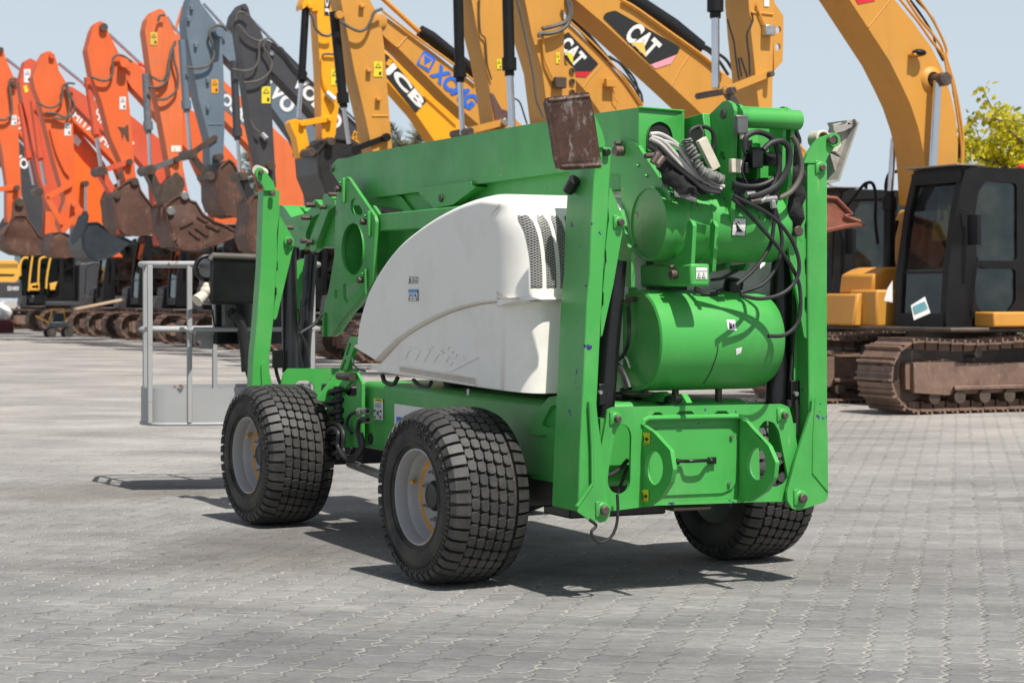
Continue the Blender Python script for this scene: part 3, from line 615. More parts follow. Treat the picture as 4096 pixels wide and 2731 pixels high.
# ---- king plates
kp = Rr('z8', [(1838, 290), (1870, 232), (1893, 224), (1915, 242), (1990, 352), (2132, 562), (2143, 610), (2118, 1135), (2080, 1185), (1900, 1385)]) + Rr('k5', [(960, 240), (925, 262), (895, 258), (878, 225), (880, 150), (905, 0)]) + Rr('z8', [(1738, 1210), (1790, 900), (1805, 400)])
kh = [Rr('z8', rnd([(1928, 500), (1930, 435), (1962, 400), (2032, 520), (2020, 566), (1985, 552), (1945, 545)], 14)), Rr('z8', ell(1950, 845, 100, 222, 32)), Rr('z8', rnd([(1862, 1160), (1885, 1128), (1925, 1150), (1995, 1132), (2008, 1160), (1978, 1220), (1925, 1222), (1897, 1312), (1868, 1260)], 10)), Rr('z8', ell(1803, 1225, 15, 40, 14))]
plateb('king_plate', 'r', kp, .82, .022, M_GR, kh, rd=1.5)
plateb('king_plate', 'r', [(x + 6, y) for x, y in kp], 1.42, .022, M_G, rd=1.5)
mb = MB(); c = Pb('z8', (1950, 845), .842); mb.lathe([(0, .172), (.55, .172), (.55, 0)], c, (1, 0, 0), 36); obj('cross_tube', mb, M_G, lift)
def pinb(name, k, p, b, r, hgt, mat=M_PN, seg=16, parent=lift):
    mb = MB(); v = Pb(k, p, b); mb.tube([v + Vector((.02, 0, 0)), v - Vector((hgt, 0, 0))], r, seg); return obj(name, mb, mat, parent, .003)
for k, p, kw in (('z8', (1855, 330), 0), ('z8', (2070, 612), 0), ('z8', (2045, 1108), 0), ('z8', (1690, 1475), 0)):
    pinb('king_pin', k, p, .82, .020, .045, M_PN)
    v = Pb(k, (p[0] + 12, p[1] - 50), .82); mb = MB(); mb.tube([v, v - Vector((.03, 0, 0))], .010, 6); mb.box(v.x - .02, v.x, v.y - .045, v.y - .015, v.z - .13, v.z + .03); obj('pin_keeper', mb, M_G, lift, .004)
# ---- fly boom, secondary boom and linkage
fb = Rr('d', [(764, 375), (775, 364), (800, 362), (830, 352), (1310, 268)]) + [(638.6, 107.2)] + [(638.6, 175)] + Rr('d', [(1310, 392), (1080, 424), (862, 453), (850, 455), (800, 452), (775, 415), (762, 395)])
plateb('upper_boom', 'r', fb, .92, .255, M_G, bev=.010, rd=1.2)
e0 = Pb('k2', (822, 140), .92); ae = e0.y
mb = MB(); P_ = La('k2', rnd([(824, 142), (1153, 170), (1146, 452), (820, 452)], 10), ae - .014); h_ = La('k2', rnd([(885, 460), (888, 330), (915, 265), (980, 240), (1045, 275), (1072, 350), (1065, 445)], 30, 6), ae - .014)
mb.prism(P_, (0, .012, 0), [h_]); obj('boom_end_plate', mb, M_G, lift, .004)
mb = MB(); mb.prism([v + Vector((0, .009, 0)) for v in h_], (0, .008, 0)); obj('boom_opening', mb, M_DK, lift)  # black plate closing the boom end, painted as the shaded hollow
mb = MB(); mb.tube(La('k2', [(1140, 175), (1140, 440)], ae - .012), .007, 6); mb.tube(La('k2', [(822, 142), (1150, 170)], ae - .008), .006, 6); obj('weld_bead', mb, M_G, lift)
pinb('boom_pin', 'z8', (1777, 155), .92, .024, .012)
plateb('boom_gusset', 'k1', [(875, 862), (1110, 830), (1355, 798), (1360, 830), (1395, 850), (1200, 1000), (1040, 1030)], .90, .30, M_G)
pinb('boom_pin', 'k1', (1105, 945), .90, .023, .012, M_PN)
plateb('tie_beam', 'k1', [(525, 1082), (1400, 995), (1400, 1180), (545, 1226)], .85, .10, M_G, bev=.008, rd=0)
plateb('lower_boom', 'k1', [(430, 905), (1370, 800), (2700, 640), (2700, 870), (1500, 1050), (900, 1080), (480, 1000)], .98, .27, M_G, bev=.01, rd=0)
plateb('lower_boom', 'k1', [(560, 1225), (1300, 1160), (1300, 1700), (560, 1700)], 1.02, .3, M_G, bev=.01, rd=0)
plateb('link_arm', 'k1', [(640, 900), (760, 930), (850, 1050), (780, 1060), (690, 960)], .96, .02, M_G)
plateb('link_arm', 'k2', [(1150, 222), (1283, 183), (1330, 500), (1150, 520)], 1.20, .3, M_G, rd=0)
# ---- basket-end boom links
plateb('jib_link', 'm6', [(200, 575), (370, 565), (440, 640), (540, 790), (800, 716), (822, 700), (700, 1040), (690, 1340), (600, 1356), (540, 1250), (200, 800)], .90, .28, M_G, rd=8)
plateb('jib_link', 'm6', [(822, 700), (870, 650), (912, 622), (920, 520), (985, 455), (1040, 500), (1115, 600), (1070, 715), (922, 800), (815, 1090), (812, 1340), (760, 1400), (690, 1400), (686, 1040)], .86, .05, M_G)
plateb('jib_link', 'm6', [(1138, 560), (1134, 390), (1170, 345), (1262, 345), (1362, 480), (1366, 572), (1242, 662), (1015, 1270), (1012, 1380), (930, 1450), (886, 1400), (890, 1200), (1060, 760)], .84, .05, M_G)
plateb('jib_boom', 'm6', [(900, 800), (1380, 560), (1500, 560), (1500, 1300), (1010, 1372), (800, 1350)], .89, .22, M_GR, rd=0)
for p, r_ in (((850, 800), .015), ((1187, 597), .015), ((525, 985), .015), ((830, 1235), .017), ((945, 1260), .018), ((930, 560), .018), ((1360, 360), .014)): pinb('jib_pin', 'm6', p, .84, r_, .045, M_PN, 10)
plateb('jib_bracket', 'm6', [(620, 620), (680, 590), (780, 620), (805, 680), (700, 700)], 1.02, .05, M_G)
# ---- rear frame
FA = -.80
fr = rnd([(585, 520), (597, 430), (640, 409), (1860, 387), (1912, 410), (1932, 480), (1982, 745), (1905, 1092), (1640, 1096), (930, 1122), (620, 1162), (560, 1100), (552, 700)], 10)
h1 = rnd([(690, 525), (745, 545), (770, 600), (762, 965), (735, 1022), (690, 1042), (625, 1020), (597, 960), (605, 860), (650, 600)], 26)
h2 = rnd([(1690, 560), (1735, 505), (1800, 518), (1838, 580), (1904, 918), (1884, 962), (1838, 986), (1700, 982)], 22)
hc = rnd([(862, 530), (893, 496), (1545, 482), (1590, 512), (1560, 1078), (866, 1106)], 8)
hs_ = [rnd(q, 5) for q in ([(918, 468), (940, 446), (982, 446), (1002, 466)], [(1093, 462), (1116, 438), (1206, 437), (1228, 460)], [(1368, 458), (1394, 436), (1456, 436), (1480, 458)])]
platea('rear_frame', 'k4', fr, FA, .016, M_GC, [h1, h2, hc] + hs_, bev=.003, rd=0)
mb = MB(); mb.prism(La('k4', [(640, 385), (1750, 372), (1750, 560), (1500, 560), (1500, 430), (900, 440), (900, 560), (640, 560)], -.58), (0, .012, 0))
for p, q in (((560, 700), (597, 430)), ((1978, 745), (1925, 470))): a_, b_ = Pa('k4', p, FA), Pa('k4', q, FA); mb.box(min(a_.x, b_.x), max(a_.x, b_.x) + .0, FA + .02, FA + .2, a_.z, b_.z - .04)
obj('frame_side_plate', mb, M_G, lift)
rc = rnd([(845, 485), (1600, 468), (1600, 1100), (845, 1124)], 6)
platea('frame_back_plate', 'k4', rc, FA + .03, .012, M_GC, rd=0)
mb = MB(); top = [Pa('k4', p, FA) for p in ((850, 540), (862, 508), (893, 490), (1545, 477), (1592, 490), (1608, 520))]; mb.tube(top, .013, 8); obj('rolled_lip', mb, M_G, lift)
ht = platea('hatch', 'k4', rnd([(900, 640), (905, 590), (965, 566), (1430, 555), (1495, 572), (1532, 640), (1528, 950), (1500, 1000), (1430, 1030), (900, 1052)], 16), FA + .020, .008, M_G, rd=0)
mb = MB(); mb.tube(spl(La('k4', [(1095, 805), (1120, 800), (1150, 800)], FA - .005) + [Pa('k4', (1200, 800), FA - .03), Pa('k4', (1300, 795), FA - .03)] + La('k4', [(1330, 796), (1355, 795)], FA - .005)), .009, 8)
v = Pa('k4', (1085, 805), FA + .01); mb.box(v.x - .02, v.x + .02, v.y - .012, v.y + .01, v.z - .014, v.z + .014); v = Pa('k4', (1352, 795), FA + .01); mb.box(v.x - .02, v.x + .02, v.y - .012, v.y + .01, v.z - .016, v.z + .016)
obj('handle', mb, M_BK, ht, .003)
mb = MB()
for p in ((1492, 618), (1475, 960), (965, 628)): v = Pa('k4', p, FA + .018); mb.tube([v, v - Vector((0, .012, 0))], .009, 6)
obj('hatch_bolt', mb, M_ZN, ht)
for bx, pts, ho in ((Pa('k4', (850, 850), FA).x, [(846, 535), (932, 592), (1050, 722), (1072, 860), (1052, 955), (990, 1055), (885, 1132), (846, 1125)], ell(932, 850, 66, 124, 26)),
                    (Pa('k4', (1560, 800), FA).x, [(1555, 500), (1600, 512), (1650, 570), (1762, 690), (1814, 810), (1800, 925), (1742, 1015), (1625, 1092), (1525, 1088), (1548, 1030)], ell(1674, 820, 70, 118, 26))):
    plateb('lifting_lug', 'k4', pts, bx, .022, M_GC, [ho], bev=.003, rd=8)
bl_ = Pa('k4', (850, 850), FA).x
for q in (rect(858, 593, 907, 677), rect(853, 1005, 898, 1092)):
    s = sticker('warning_sticker', 'k4', q, M_YL, b=bl_)
    x0, y0 = q[3]; x1, y1 = q[1]; w_ = x1 - x0; h_ = y1 - y0
    inks('sticker_print', 'k4', [rect(x0 + 4, y0 + h_ * .3, x0 + 9, y1 - 6), [(x0 + 12, y0 + h_ * .55), (x0 + w_ * .6, y0 + h_ * .4), (x1 - 6, y0 + h_ * .55), (x0 + w_ * .6, y0 + h_ * .78)], rect(x0 + 8, y1 - 8, x1 - 5, y1 - 5)], M_INK, b=bl_, off=.005, parent=s)
def bossa(k, p, a, r=.030, rp=.0155, mat=M_G, hp=.035):
    v = Pa(k, p, a); mb = MB(); mb.lathe([(0, r * 1.08), (-.012, r), (-.014, rp)], v, (0, 1, 0), 26); mb.box(v.x - r * 1.1, v.x - r * .2, v.y - .010, v.y, v.z - r * .9, v.z + r * 1.2); obj('pin_boss', mb, mat, lift, .004)
    mb = MB(); mb.tube([v, v - Vector((0, hp, 0))], rp, 18); obj('frame_pin', mb, M_PN, lift, .004)
bossa('k4', (655, 494), FA, mat=M_GC); bossa('k4', (1862, 468), FA, mat=M_GC)
mb = MB(); a_, b_ = Pa('k4', (1075, 1165), FA + .04), Pa('k4', (1350, 1120), FA + .04); mb.box(a_.x, b_.x, FA + .04, FA + .2, a_.z, b_.z); obj('tow_bracket', mb, M_LK, lift, .006)
# ---- rear outriggers: left (near the engine cover) and right
LA_ = -.82
legL = Rr('k2', [(512, 560), (530, 428), (627, 432), (612, 720), (600, 960), (575, 1250)]) + Rr('k3', [(545, 440), (522, 900)]) + Rr('k4', [(520, 380), (548, 720), (600, 1100), (612, 1130), (380, 1166), (398, 700), (428, 100)]) + Rr('k3', [(430, 560), (450, 150)]) + Rr('k2', [(468, 1350), (478, 1000), (500, 640)])
og = plateb_ = MB(); og.prism(La('r', legL, LA_), (0, .265, 0)); obj('outrigger_leg', og, M_GC, lift, .006)
platea('outrigger_gusset', 'r', Rr('k2', [(612, 718), (622, 725), (705, 930), (716, 975), (704, 1050), (640, 1420)]) + Rr('k3', [(560, 430), (548, 446), (551, 250), (568, 215), (570, 130), (562, 90)]) + Rr('k2', [(565, 1490), (578, 1300), (590, 1260), (588, 1190), (582, 1160), (598, 1020), (608, 960), (604, 890), (600, 860)]), LA_ + .015, .018, M_G, rd=1)
platea('outrigger_shoe_plate', 'k4', [(462, 372), (480, 350), (503, 360), (522, 470), (555, 700), (600, 1090), (618, 1130), (614, 1190), (592, 1232), (546, 1245), (462, 1222), (384, 1168), (372, 1128), (490, 970), (488, 700)], LA_ - .020, .018, M_GC, bev=.005)
mb = MB(); mb.tube(La('k4', [(470, 375), (486, 700), (488, 965), (378, 1128)], LA_ - .02), .008, 6); obj('weld_bead', mb, M_G, lift)
bossa('k4', (560, 1152), LA_ - .02, .034, .021, M_GC)
bossa('k2', (678, 975), LA_ + .015, .028, .017, M_G, .03)
mb = MB(); v = Pa('k2', (582, 468), LA_); mb.tube([v, v - Vector((0, .025, 0))], .017, 18); obj('outrigger_pin', mb, M_BK, lift, .004)
platea('foot_link', 'k2', [(500, 190), (520, 230), (560, 320), (580, 400), (578, 432), (500, 432), (480, 300)], LA_ - .012, .03, M_GC)
pad = Rr('k2', rnd([(146, 110), (160, 72), (272, 56), (286, 66), (335, 60), (362, 36), (462, 33), (470, 60), (502, 200), (556, 562), (545, 578), (292, 598), (238, 585), (215, 500), (183, 280)], 8))
mb = MB(); mb.prism(La('r', pad, -.97), (0, .022, 0)); obj('foot_pad', mb, M_PAD, lift, .008, seg=3)
mb = MB(); A_ = [(175, 130), (450, 100), (530, 520), (265, 545)]; cc = Pa('k2', (360, 310), -.958); q = La('k2', A_, -.9712)
mb.add(q + [cc], [(0, 1, 4), (1, 2, 4), (2, 3, 4), (3, 0, 4)]); mb.tube(La('k2', [(165, 95), (455, 62)], -.962), .014, 8); mb.tube(La('k2', [(255, 572), (545, 560)], -.962), .014, 8); obj('foot_pad_pressing', mb, M_PAD, lift, 0, 0)
mb = MB(); v = Pa('k2', (520, 330), -.88); mb.box(v.x - .13, v.x - .09, -.95, -.84, v.z - .08, v.z + .08); obj('foot_hinge', mb, M_PN, lift, .005)
# right
legR = Rr('k2', [(2046, 545), (2188, 540)]) + Rr('k3', [(2188, 300), (2190, 1100)]) + Rr('k4', [(2192, 1000), (2150, 1080), (2055, 1080), (2056, 300)]) + Rr('k3', [(2050, 300), (2046, 0)])
mb = MB(); mb.prism(La('r', legR, LA_), (0, .22, 0)); obj('outrigger_leg', mb, M_GC, lift, .006)
mb = MB(); mb.prism(La('r', Rr('k2', [(2012, 545), (2046, 545)]) + Rr('k3', [(2052, 500)]) + Rr('k4', [(2056, 800), (1998, 800)]) + Rr('k3', [(1945, 800), (1950, 300)]) + Rr('k2', [(2000, 1200), (2010, 830)]), LA_ + .10), (0, .012, 0)); obj('leg_web', mb, M_G, lift)
platea('outrigger_gusset', 'r', Rr('k2', [(2046, 800), (2020, 805), (2002, 850), (1935, 985), (1900, 1040), (1895, 1090), (1945, 1400)]) + Rr('k3', [(1965, 120), (2020, 440), (2035, 458), (2046, 440), (2046, 290), (2030, 270), (2022, 240), (2024, 160), (2044, 140), (2045, 0)]) + Rr('k2', [(2042, 1480), (2044, 1370), (2028, 1350), (2022, 1260), (2030, 1230), (2044, 1215), (2046, 1100), (2026, 1090), (2022, 1000), (2032, 960), (2046, 950)]), LA_ + .015, .018, M_G, rd=1)
mb = MB(); v = Pa('k2', (1952, 1038), LA_ - .0); mb.tube([v, v - Vector((0, .04, 0))], .026, 18); obj('outrigger_pin', mb, M_PN, lift, .004)
platea('outrigger_shoe_plate', 'k4', [(2078, 365), (2100, 335), (2134, 350), (2140, 380), (2175, 480), (2191, 600), (2194, 1060), (2172, 1096), (1980, 1156), (1935, 1142), (1900, 1085), (1897, 1020), (1965, 770), (2050, 500), (2072, 440)], LA_ - .020, .018, M_GC, bev=.005)
mb = MB(); mb.tube(La('k4', [(2104, 345), (2085, 640), (2082, 885), (2190, 1015)], LA_ - .02), .007, 6); obj('weld_bead', mb, M_G, lift)
bossa('k4', (1992, 1066), LA_ - .02, .036, .022, M_GC)
bossa('k2', (2138, 580), LA_, .030, .017, M_G, .025)
for dz in (0, .09):
    pts = [(470, 1392), (500, 1310), (560, 1225), (600, 1180), (680, 1150), (725, 1140), (758, 1170), (760, 1215), (735, 1258), (700, 1300), (672, 1340), (655, 1390)]
    platea('foot_link', 'z5', pts, LA_ - .005 + dz, .022, M_G)
mb = MB(); v = Pa('z5', (718, 1195), LA_ - .03); mb.tube([v + Vector((0, 0, 0)), v + Vector((0, .16, 0))], .022, 18); obj('outrigger_pin', mb, M_PN, lift, .004)
mb = MB(); v = Pa('z5', (718, 1195), LA_ - .01); mb.lathe([(0, .036), (-.016, .034), (-.016, .022)], v, (0, 1, 0), 24); obj('pin_boss', mb, M_G, lift)
mb = MB(); v = Pa('z5', (735, 1215), LA_ + .05); mb.tube([v, v + Vector((0, .12, 0))], .048, 22); v = Pa('z5', (640, 1185), LA_ + .05); mb.lathe([(0, .044), (.08, .044), (.08, .03), (0, .03)], v, (0, 1, 0), 24, True); obj('foot_roller', mb, M_CR, lift, .004)
PG = M_GY2 = rusty('worn_grey_steel', (.30, .285, .26), (.38, .36, .33), (.22, .17, .14), .5, 3, .1)
mb = MB(); mb.prism(La('z5', rnd([(905, 1015), (944, 1048), (776, 1545), (690, 1570), (672, 1560), (760, 1535), (925, 1062)], 3), LA_ + .0), (0, .24, 0)); obj('foot_pad', mb, M_GY2, lift, .004)
mb = MB(); mb.prism(La('z5', [(722, 1062), (790, 1044), (800, 1060), (838, 1058), (845, 1026), (908, 1015), (930, 1062), (820, 1120), (735, 1140), (722, 1110)], LA_ + .02), (0, .02, 0))
mb.prism(La('z5', [(735, 1140), (928, 1064), (872, 1210), (815, 1345), (790, 1345), (740, 1300), (790, 1240)], LA_ + .05), (0, .02, 0)); mb.prism(La('z5', [(690, 1305), (780, 1345), (770, 1500), (745, 1495)], LA_ + .05), (0, .02, 0)); mb.prism(La('z5', [(672, 1330), (745, 1495), (765, 1530), (672, 1558)], LA_ + .19), (0, .02, 0)); obj('foot_pad_rib', mb, M_GY2, lift, .003)
# outrigger cylinders
mb = MB(); mb.tube([Pa('k2', (660, 1250), -.66), Pa('k3', (590, 700), -.66), Pa('k4', (560, 530), -.66)], .052, 22); obj('outrigger_cylinder', mb, M_BK, lift, 0)
mb = MB(); mb.tube([Pa('k2', (1868, 1080), -.64), Pa('k3', (1846, 300), -.64), Pa('k3', (1818, 960), -.64)], .056, 24); obj('outrigger_cylinder', mb, M_BK, lift, 0)
mb = MB()
v = Pa('k3', (542, 860), -.70); mb.box(v.x - .02, v.x + .02, v.y - .03, v.y, v.z - .05, v.z + .05); v = Pa('k3', (1938, 845), -.70); mb.box(v.x - .035, v.x + .035, v.y - .04, v.y, v.z - .06, v.z + .06)
obj('lock_valve', mb, M_BK, lift, .004)
mb = MB(); mb.tube(spl(La('k3', [(1950, 140), (1945, 400), (1925, 700), (1920, 790)], -.72)), .008, 8); mb.tube(spl(La('k3', [(1958, 900), (1965, 1000), (1960, 1150)], -.74)), .013, 8); mb.tube(spl(La('k3', [(1910, 900), (1912, 950)], -.74)), .014, 8); obj('outrigger_hose', mb, M_RB, lift)
mb = MB(); v = Pa('k3', (1952, 855), -.745); mb.tube([v, v - Vector((0, .02, 0))], .012, 6); v = Pa('k3', (536, 845), -.735); mb.tube([v, v - Vector((0, .02, 0))], .01, 6); obj('valve_fitting', mb, M_ZN, lift)
mb = MB(); mb.box(.78, 1.02, -.38, -.10, .93, 1.80); obj('king_post', mb, M_G, lift, .01)
plateb('post_web', 'k2', [(690, 880), (745, 1150), (768, 1190), (768, 1445), (655, 1420), (655, 1100)], .80, .02, M_G)
# ---- fuel tank
TA = -.60; c0 = Pa('k3', (812, 470), TA); c1 = Pa('k3', (1640, 470), TA); rT = .243; L_ = c1.x - c0.x; zc = c0.z
tank = MB(); tank.lathe([(-.006, rT - .012), (0, rT), (.006, rT), (.5 * L_, rT), (L_ * .96, rT), (L_ + .02, rT * .97), (L_ + .055, rT * .88), (L_ + .075, rT * .70), (L_ + .085, rT * .35), (L_ + .088, 0)], c0, (1, 0, 0), 64)
tank.lathe([(-.006, rT - .012), (.004, rT - .022), (.006, 0)], c0, (1, 0, 0), 64); tk = obj('fuel_tank', tank, M_G, lift, 0, 30)
for v in tk.data.vertices:                       # the dent near the right end
    p = v.co + Vector(lift['_b']); pass
cp = MB(); v = Pa('k3', (1492, 150), TA - .03); cp.lathe([(-.03, .056), (-.01, .062), (.016, .062), (.020, .049), (.078, .047), (.088, .038), (.09, 0)], v, (0.08, -.25, 1), 28); obj('tank_cap', cp, M_BK, tk, .003)
def tankpt(k, p, extra=.003):                    # point of the picture laid on the tank's surface
    x, y = R(k, p); q = (x - 512) / F; g = -(y - HZ) / F
    lo = Pa(k, p, TA - rT * 1.0)
    best = None
    for i in range(400):
        a = TA - rT * 1.05 + i * rT * 1.05 / 400; s_ = Pa(k, p, a)
        if (s_.y - TA) ** 2 + (s_.z - zc) ** 2 <= (rT + extra) ** 2: return s_
    return s_
def tpatch(name, k, poly, mat, parent, extra=.003, n=5):
    mb = MB(); (x0, y1), (x1, y1b), (x1b, y0b), (x0b, y0) = poly; g = []
    for j in range(n + 1):
        for i in range(n + 1):
            s_, t_ = i / n, j / n
            g.append(tankpt(k, ((x0 * (1 - s_) + x1 * s_) * (1 - t_) + (x0b * (1 - s_) + x1b * s_) * t_, (y1 * (1 - s_) + y1b * s_) * (1 - t_) + (y0 * (1 - s_) + y0b * s_) * t_), extra))
    mb.add(g, [(j * (n + 1) + i, j * (n + 1) + i + 1, (j + 1) * (n + 1) + i + 1, (j + 1) * (n + 1) + i) for j in range(n) for i in range(n)]); return obj(name, mb, mat, parent, 0, 0)
s = tpatch('fuel_sticker', 'k3', [(1470, 394), (1532, 399), (1520, 323), (1458, 320)], M_WS, tk)
tpatch('sticker_print', 'k3', [(1478, 385), (1500, 386), (1496, 336), (1478, 335)], M_INK, s, .0045, 3); tpatch('sticker_print', 'k3', [(1484, 346), (1494, 346), (1494, 340), (1484, 340)], M_WS, s, .006, 2); tpatch('sticker_print', 'k3', [(1504, 375), (1512, 375), (1510, 345), (1502, 345)], M_INK, s, .0045, 2)
mb = MB(); cr = [(1398, 505), (1390, 560), (1380, 600), (1365, 640), (1350, 680), (1325, 730), (1292, 778)]; mb.tube([tankpt('k3', p, .001) for p in cr], .003, 5); obj('paint_crack', mb, M_INK, tk)
tpatch('paint_patch', 'k3', [(1530, 578), (1562, 560), (1572, 518), (1527, 530)], M_WS, tk, .002, 3)
mb = MB(); v = Pb('k3', (800, 172), c0.x); mb.tube(spl([v + Vector((.01, 0, 0)), v - Vector((.03, 0, 0)), Pb('k3', (745, 175), c0.x - .03), Pb('k3', (742, 210), c0.x - .03)]), .012, 8); obj('pipe_elbow', mb, M_PN, tk)
mb = MB(); mb.tube(spl(Lb('k3', [(745, 220), (752, 330), (750, 460), (720, 560), (655, 630)], c0.x - .03)), .009, 8); mb.tube(spl(Lb('k3', [(655, 645), (700, 690), (735, 760), (755, 820)], c0.x - .04)), .017, 10); mb.tube(spl(Lb('k3', [(655, 780), (700, 830), (760, 860), (880, 850)], c0.x)), .014, 8); obj('tank_hose', mb, M_RB, tk)
mb = MB(); mb.tube(spl(Lb('k3', [(655, 566), (690, 566), (735, 600), (760, 670)], c0.x - .02)), .0055, 6); obj('tank_wire', mb, M_WH, tk)
mb = MB()
for p in ((1088, 840), (1400, 838)): v = Pa('k3', p, TA); mb.tube([v + Vector((0, 0, .04)), v - Vector((0, 0, .05))], .018, 8)
obj('drain_plug', mb, M_PN, tk)
plateb('tank_bracket', 'k3', [(650, 55), (780, 90), (800, 112), (720, 140), (650, 190)], c0.x + .02, .02, M_G); platea('tank_bracket', 'k4', [(700, 365), (830, 340), (830, 290), (700, 300)], -.45, .3, M_BK); plateb('pivot_bracket', 'k4', [(945, 380), (955, 350), (1080, 320), (1130, 312), (1150, 340), (1172, 380)], 1.0, .03, M_G, rd=5); plateb('pivot_bracket', 'k4', [(820, 365), (940, 300), (990, 296), (1010, 320), (1000, 370)], .98, .03, M_G, rd=5)
mb = MB(); v = Pb('k4', (1118, 352), 1.0); mb.tube([v, v - Vector((.03, 0, 0))], .022, 12); mb.tube(spl(Lb('k4', [(660, 385), (800, 372), (1000, 360), (1060, 350)], 1.0)), .02, 8); obj('pivot_pin', mb, M_BK, lift)
# ---- knuckle cylinder and plates
KA = -.68; kc = Pa('k2', (900, 985), KA); rK = .178; ke = Pa('k2', (1800, 1000), KA); LK = ke.x - kc.x
kn = MB(); kn.lathe([(0, 0), (0, rK - .014), (-.008, rK - .008), (-.008, rK), (.0, rK), (.24, rK), (.245, rK + .004), (.26, rK + .004), (.265, rK), (LK - .03, rK), (LK, rK * .93), (LK + .02, rK * .7), (LK + .025, 0)], kc, (1, 0, 0), 64); knk = obj('knuckle_tube', kn, M_GR, lift, 0, 30)
KB = kc.x
plateb('knuckle_plate', 'k2', [(690, 560), (684, 430), (702, 398), (745, 380), (775, 382), (805, 405), (1052, 770), (1058, 812), (1036, 818), (1000, 900), (850, 1150), (745, 1150), (735, 1000), (700, 900)], KB + .012, .022, M_G)
plateb('knuckle_plate', 'k2', [(1285, 242), (1380, 150), (1430, 100), (1462, 92), (1496, 115), (1514, 165), (1490, 960), (1474, 1004), (1452, 1004), (1438, 900), (1405, 775), (1438, 700), (1400, 560), (1340, 440), (1290, 320)], 1.24, .022, M_G, [ell(1427, 495, 24, 36, 16)])
plateb('knuckle_plate', 'k2', [(1515, 150), (1530, 118), (1552, 124), (1572, 170), (1574, 600), (1556, 612), (1505, 612), (1500, 300)], 1.285, .018, M_G)
plateb('knuckle_plate', 'k2', [(1790, 160), (1810, 145), (1845, 155), (1870, 195), (1860, 610), (1830, 640), (1760, 640), (1770, 200)], 1.52, .018, M_G)
plateb('knuckle_plate', 'k2', [(1826, 150), (1866, 134), (1904, 158), (1929, 205), (1888, 990), (1872, 1016), (1850, 1010), (1836, 880), (1800, 700), (1820, 300)], 1.575, .022, M_G)
pinb('boom_pin', 'k2', (1437, 190), 1.24, .024, .008); pinb('boom_pin', 'k2', (705, 458), KB + .01, .026, .045); pinb('keeper_bolt', 'k2', (688, 404), KB + .01, .012, .03)
mb = MB(); v0 = Pb('k2', (1530, 215), 1.25); mb.tube([Vector((1.26, v0.y, v0.z)), Vector((1.60, v0.y, v0.z))], .048, 26); obj('cross_tube', mb, M_G, lift)
mb = MB(); mb.box(1.28, 1.80, -.52, -.50, 1.80, 2.29); mb.box(1.36, 1.38, -.75, -.40, 1.8, 2.15); mb.box(1.46, 1.48, -.75, -.40, 1.8, 2.15); obj('web_plate', mb, M_G, lift)
mb = MB(); mb.tube([v0 + Vector((.02, .05, .052)), v0 + Vector((.31, .05, .052))], .008, 6); obj('weld_bead', mb, M_GR, lift)
for q in ((820, 565), (882, 638)): pinb('plate_bolt', 'k2', q, KB + .012, .009, .014, M_G, 6)
plateb('tube_gusset', 'k2', [(1173, 985), (1186, 955), (1200, 962), (1216, 995), (1196, 1385), (1150, 1412), (1090, 1400), (920, 1262), (1080, 1230), (1150, 1150)], Pa('k2', (1180, 1000), -.86).x - .03, .02, M_GR)
plateb('tube_gusset', 'k2', [(1340, 985), (1358, 960), (1378, 1000), (1354, 1330), (1335, 1340), (1335, 1100)], Pa('k2', (1350, 1000), -.86).x - .02, .02, M_GR)
plateb('tube_gusset', 'k2', [(1350, 1290), (1465, 1262), (1440, 1310), (1360, 1330)], 1.35, .02, M_G); plateb('tube_gusset', 'k2', [(1480, 1290), (1605, 1270), (1580, 1320), (1490, 1330)], 1.45, .02, M_G)
mb = MB(); a_, b_ = Pa('k2', (1200, 1435), -.95), Pa('k2', (1338, 1273), -.95); mb.box(a_.x, b_.x, -.95, -.35, a_.z, b_.z); bx_ = obj('stow_beam', mb, M_GR, lift, .012, seg=3)
s = sticker('warning_sticker', 'k2', rect(1236, 1299, 1317, 1384), M_WS, a=-.95, parent=lift)
inks('sticker_print', 'k2', [rect(1238, 1324, 1315, 1327), [(1242, 1376), (1270, 1376), (1256, 1334)], [(1276, 1376), (1304, 1376), (1290, 1334)]], M_INK, a=-.95, parent=s, off=.005); inks('sticker_print', 'k2', [[(1247, 1372), (1265, 1372), (1256, 1342)], [(1281, 1372), (1299, 1372), (1290, 1342)]], M_CR, a=-.95, parent=s, off=.0065)
pinb('boom_pin', 'k2', (1105, 1350), Pa('k2', (1180, 1000), -.86).x - .03, .022, .04); pinb('keeper_bolt', 'k2', (1085, 1298), Pa('k2', (1180, 1000), -.86).x - .03, .011, .03)
mb = MB()
def kpt(k, p, extra=.004):
    for i in range(300):
        a = KA - rK * 1.1 + i * rK * 1.1 / 300; s_ = Pa(k, p, a)
        if (s_.y - KA) ** 2 + (s_.z - kc.z) ** 2 <= (rK + extra) ** 2: return s_
    return s_
def kpatch(name, q, mat, extra, parent, n=4):
    mb = MB(); (x0, y1), (x1, y1b), (x1b, y0b), (x0b, y0) = q; g = []
    for j in range(n + 1):
        for i in range(n + 1):
            s_, t_ = i / n, j / n; g.append(kpt('k2', ((x0 * (1 - s_) + x1 * s_) * (1 - t_) + (x0b * (1 - s_) + x1b * s_) * t_, (y1 * (1 - s_) + y1b * s_) * (1 - t_) + (y0 * (1 - s_) + y0b * s_) * t_), extra))
    mb.add(g, [(j * (n + 1) + i, j * (n + 1) + i + 1, (j + 1) * (n + 1) + i + 1, (j + 1) * (n + 1) + i) for j in range(n) for i in range(n)]); return obj(name, mb, mat, parent, 0, 0)
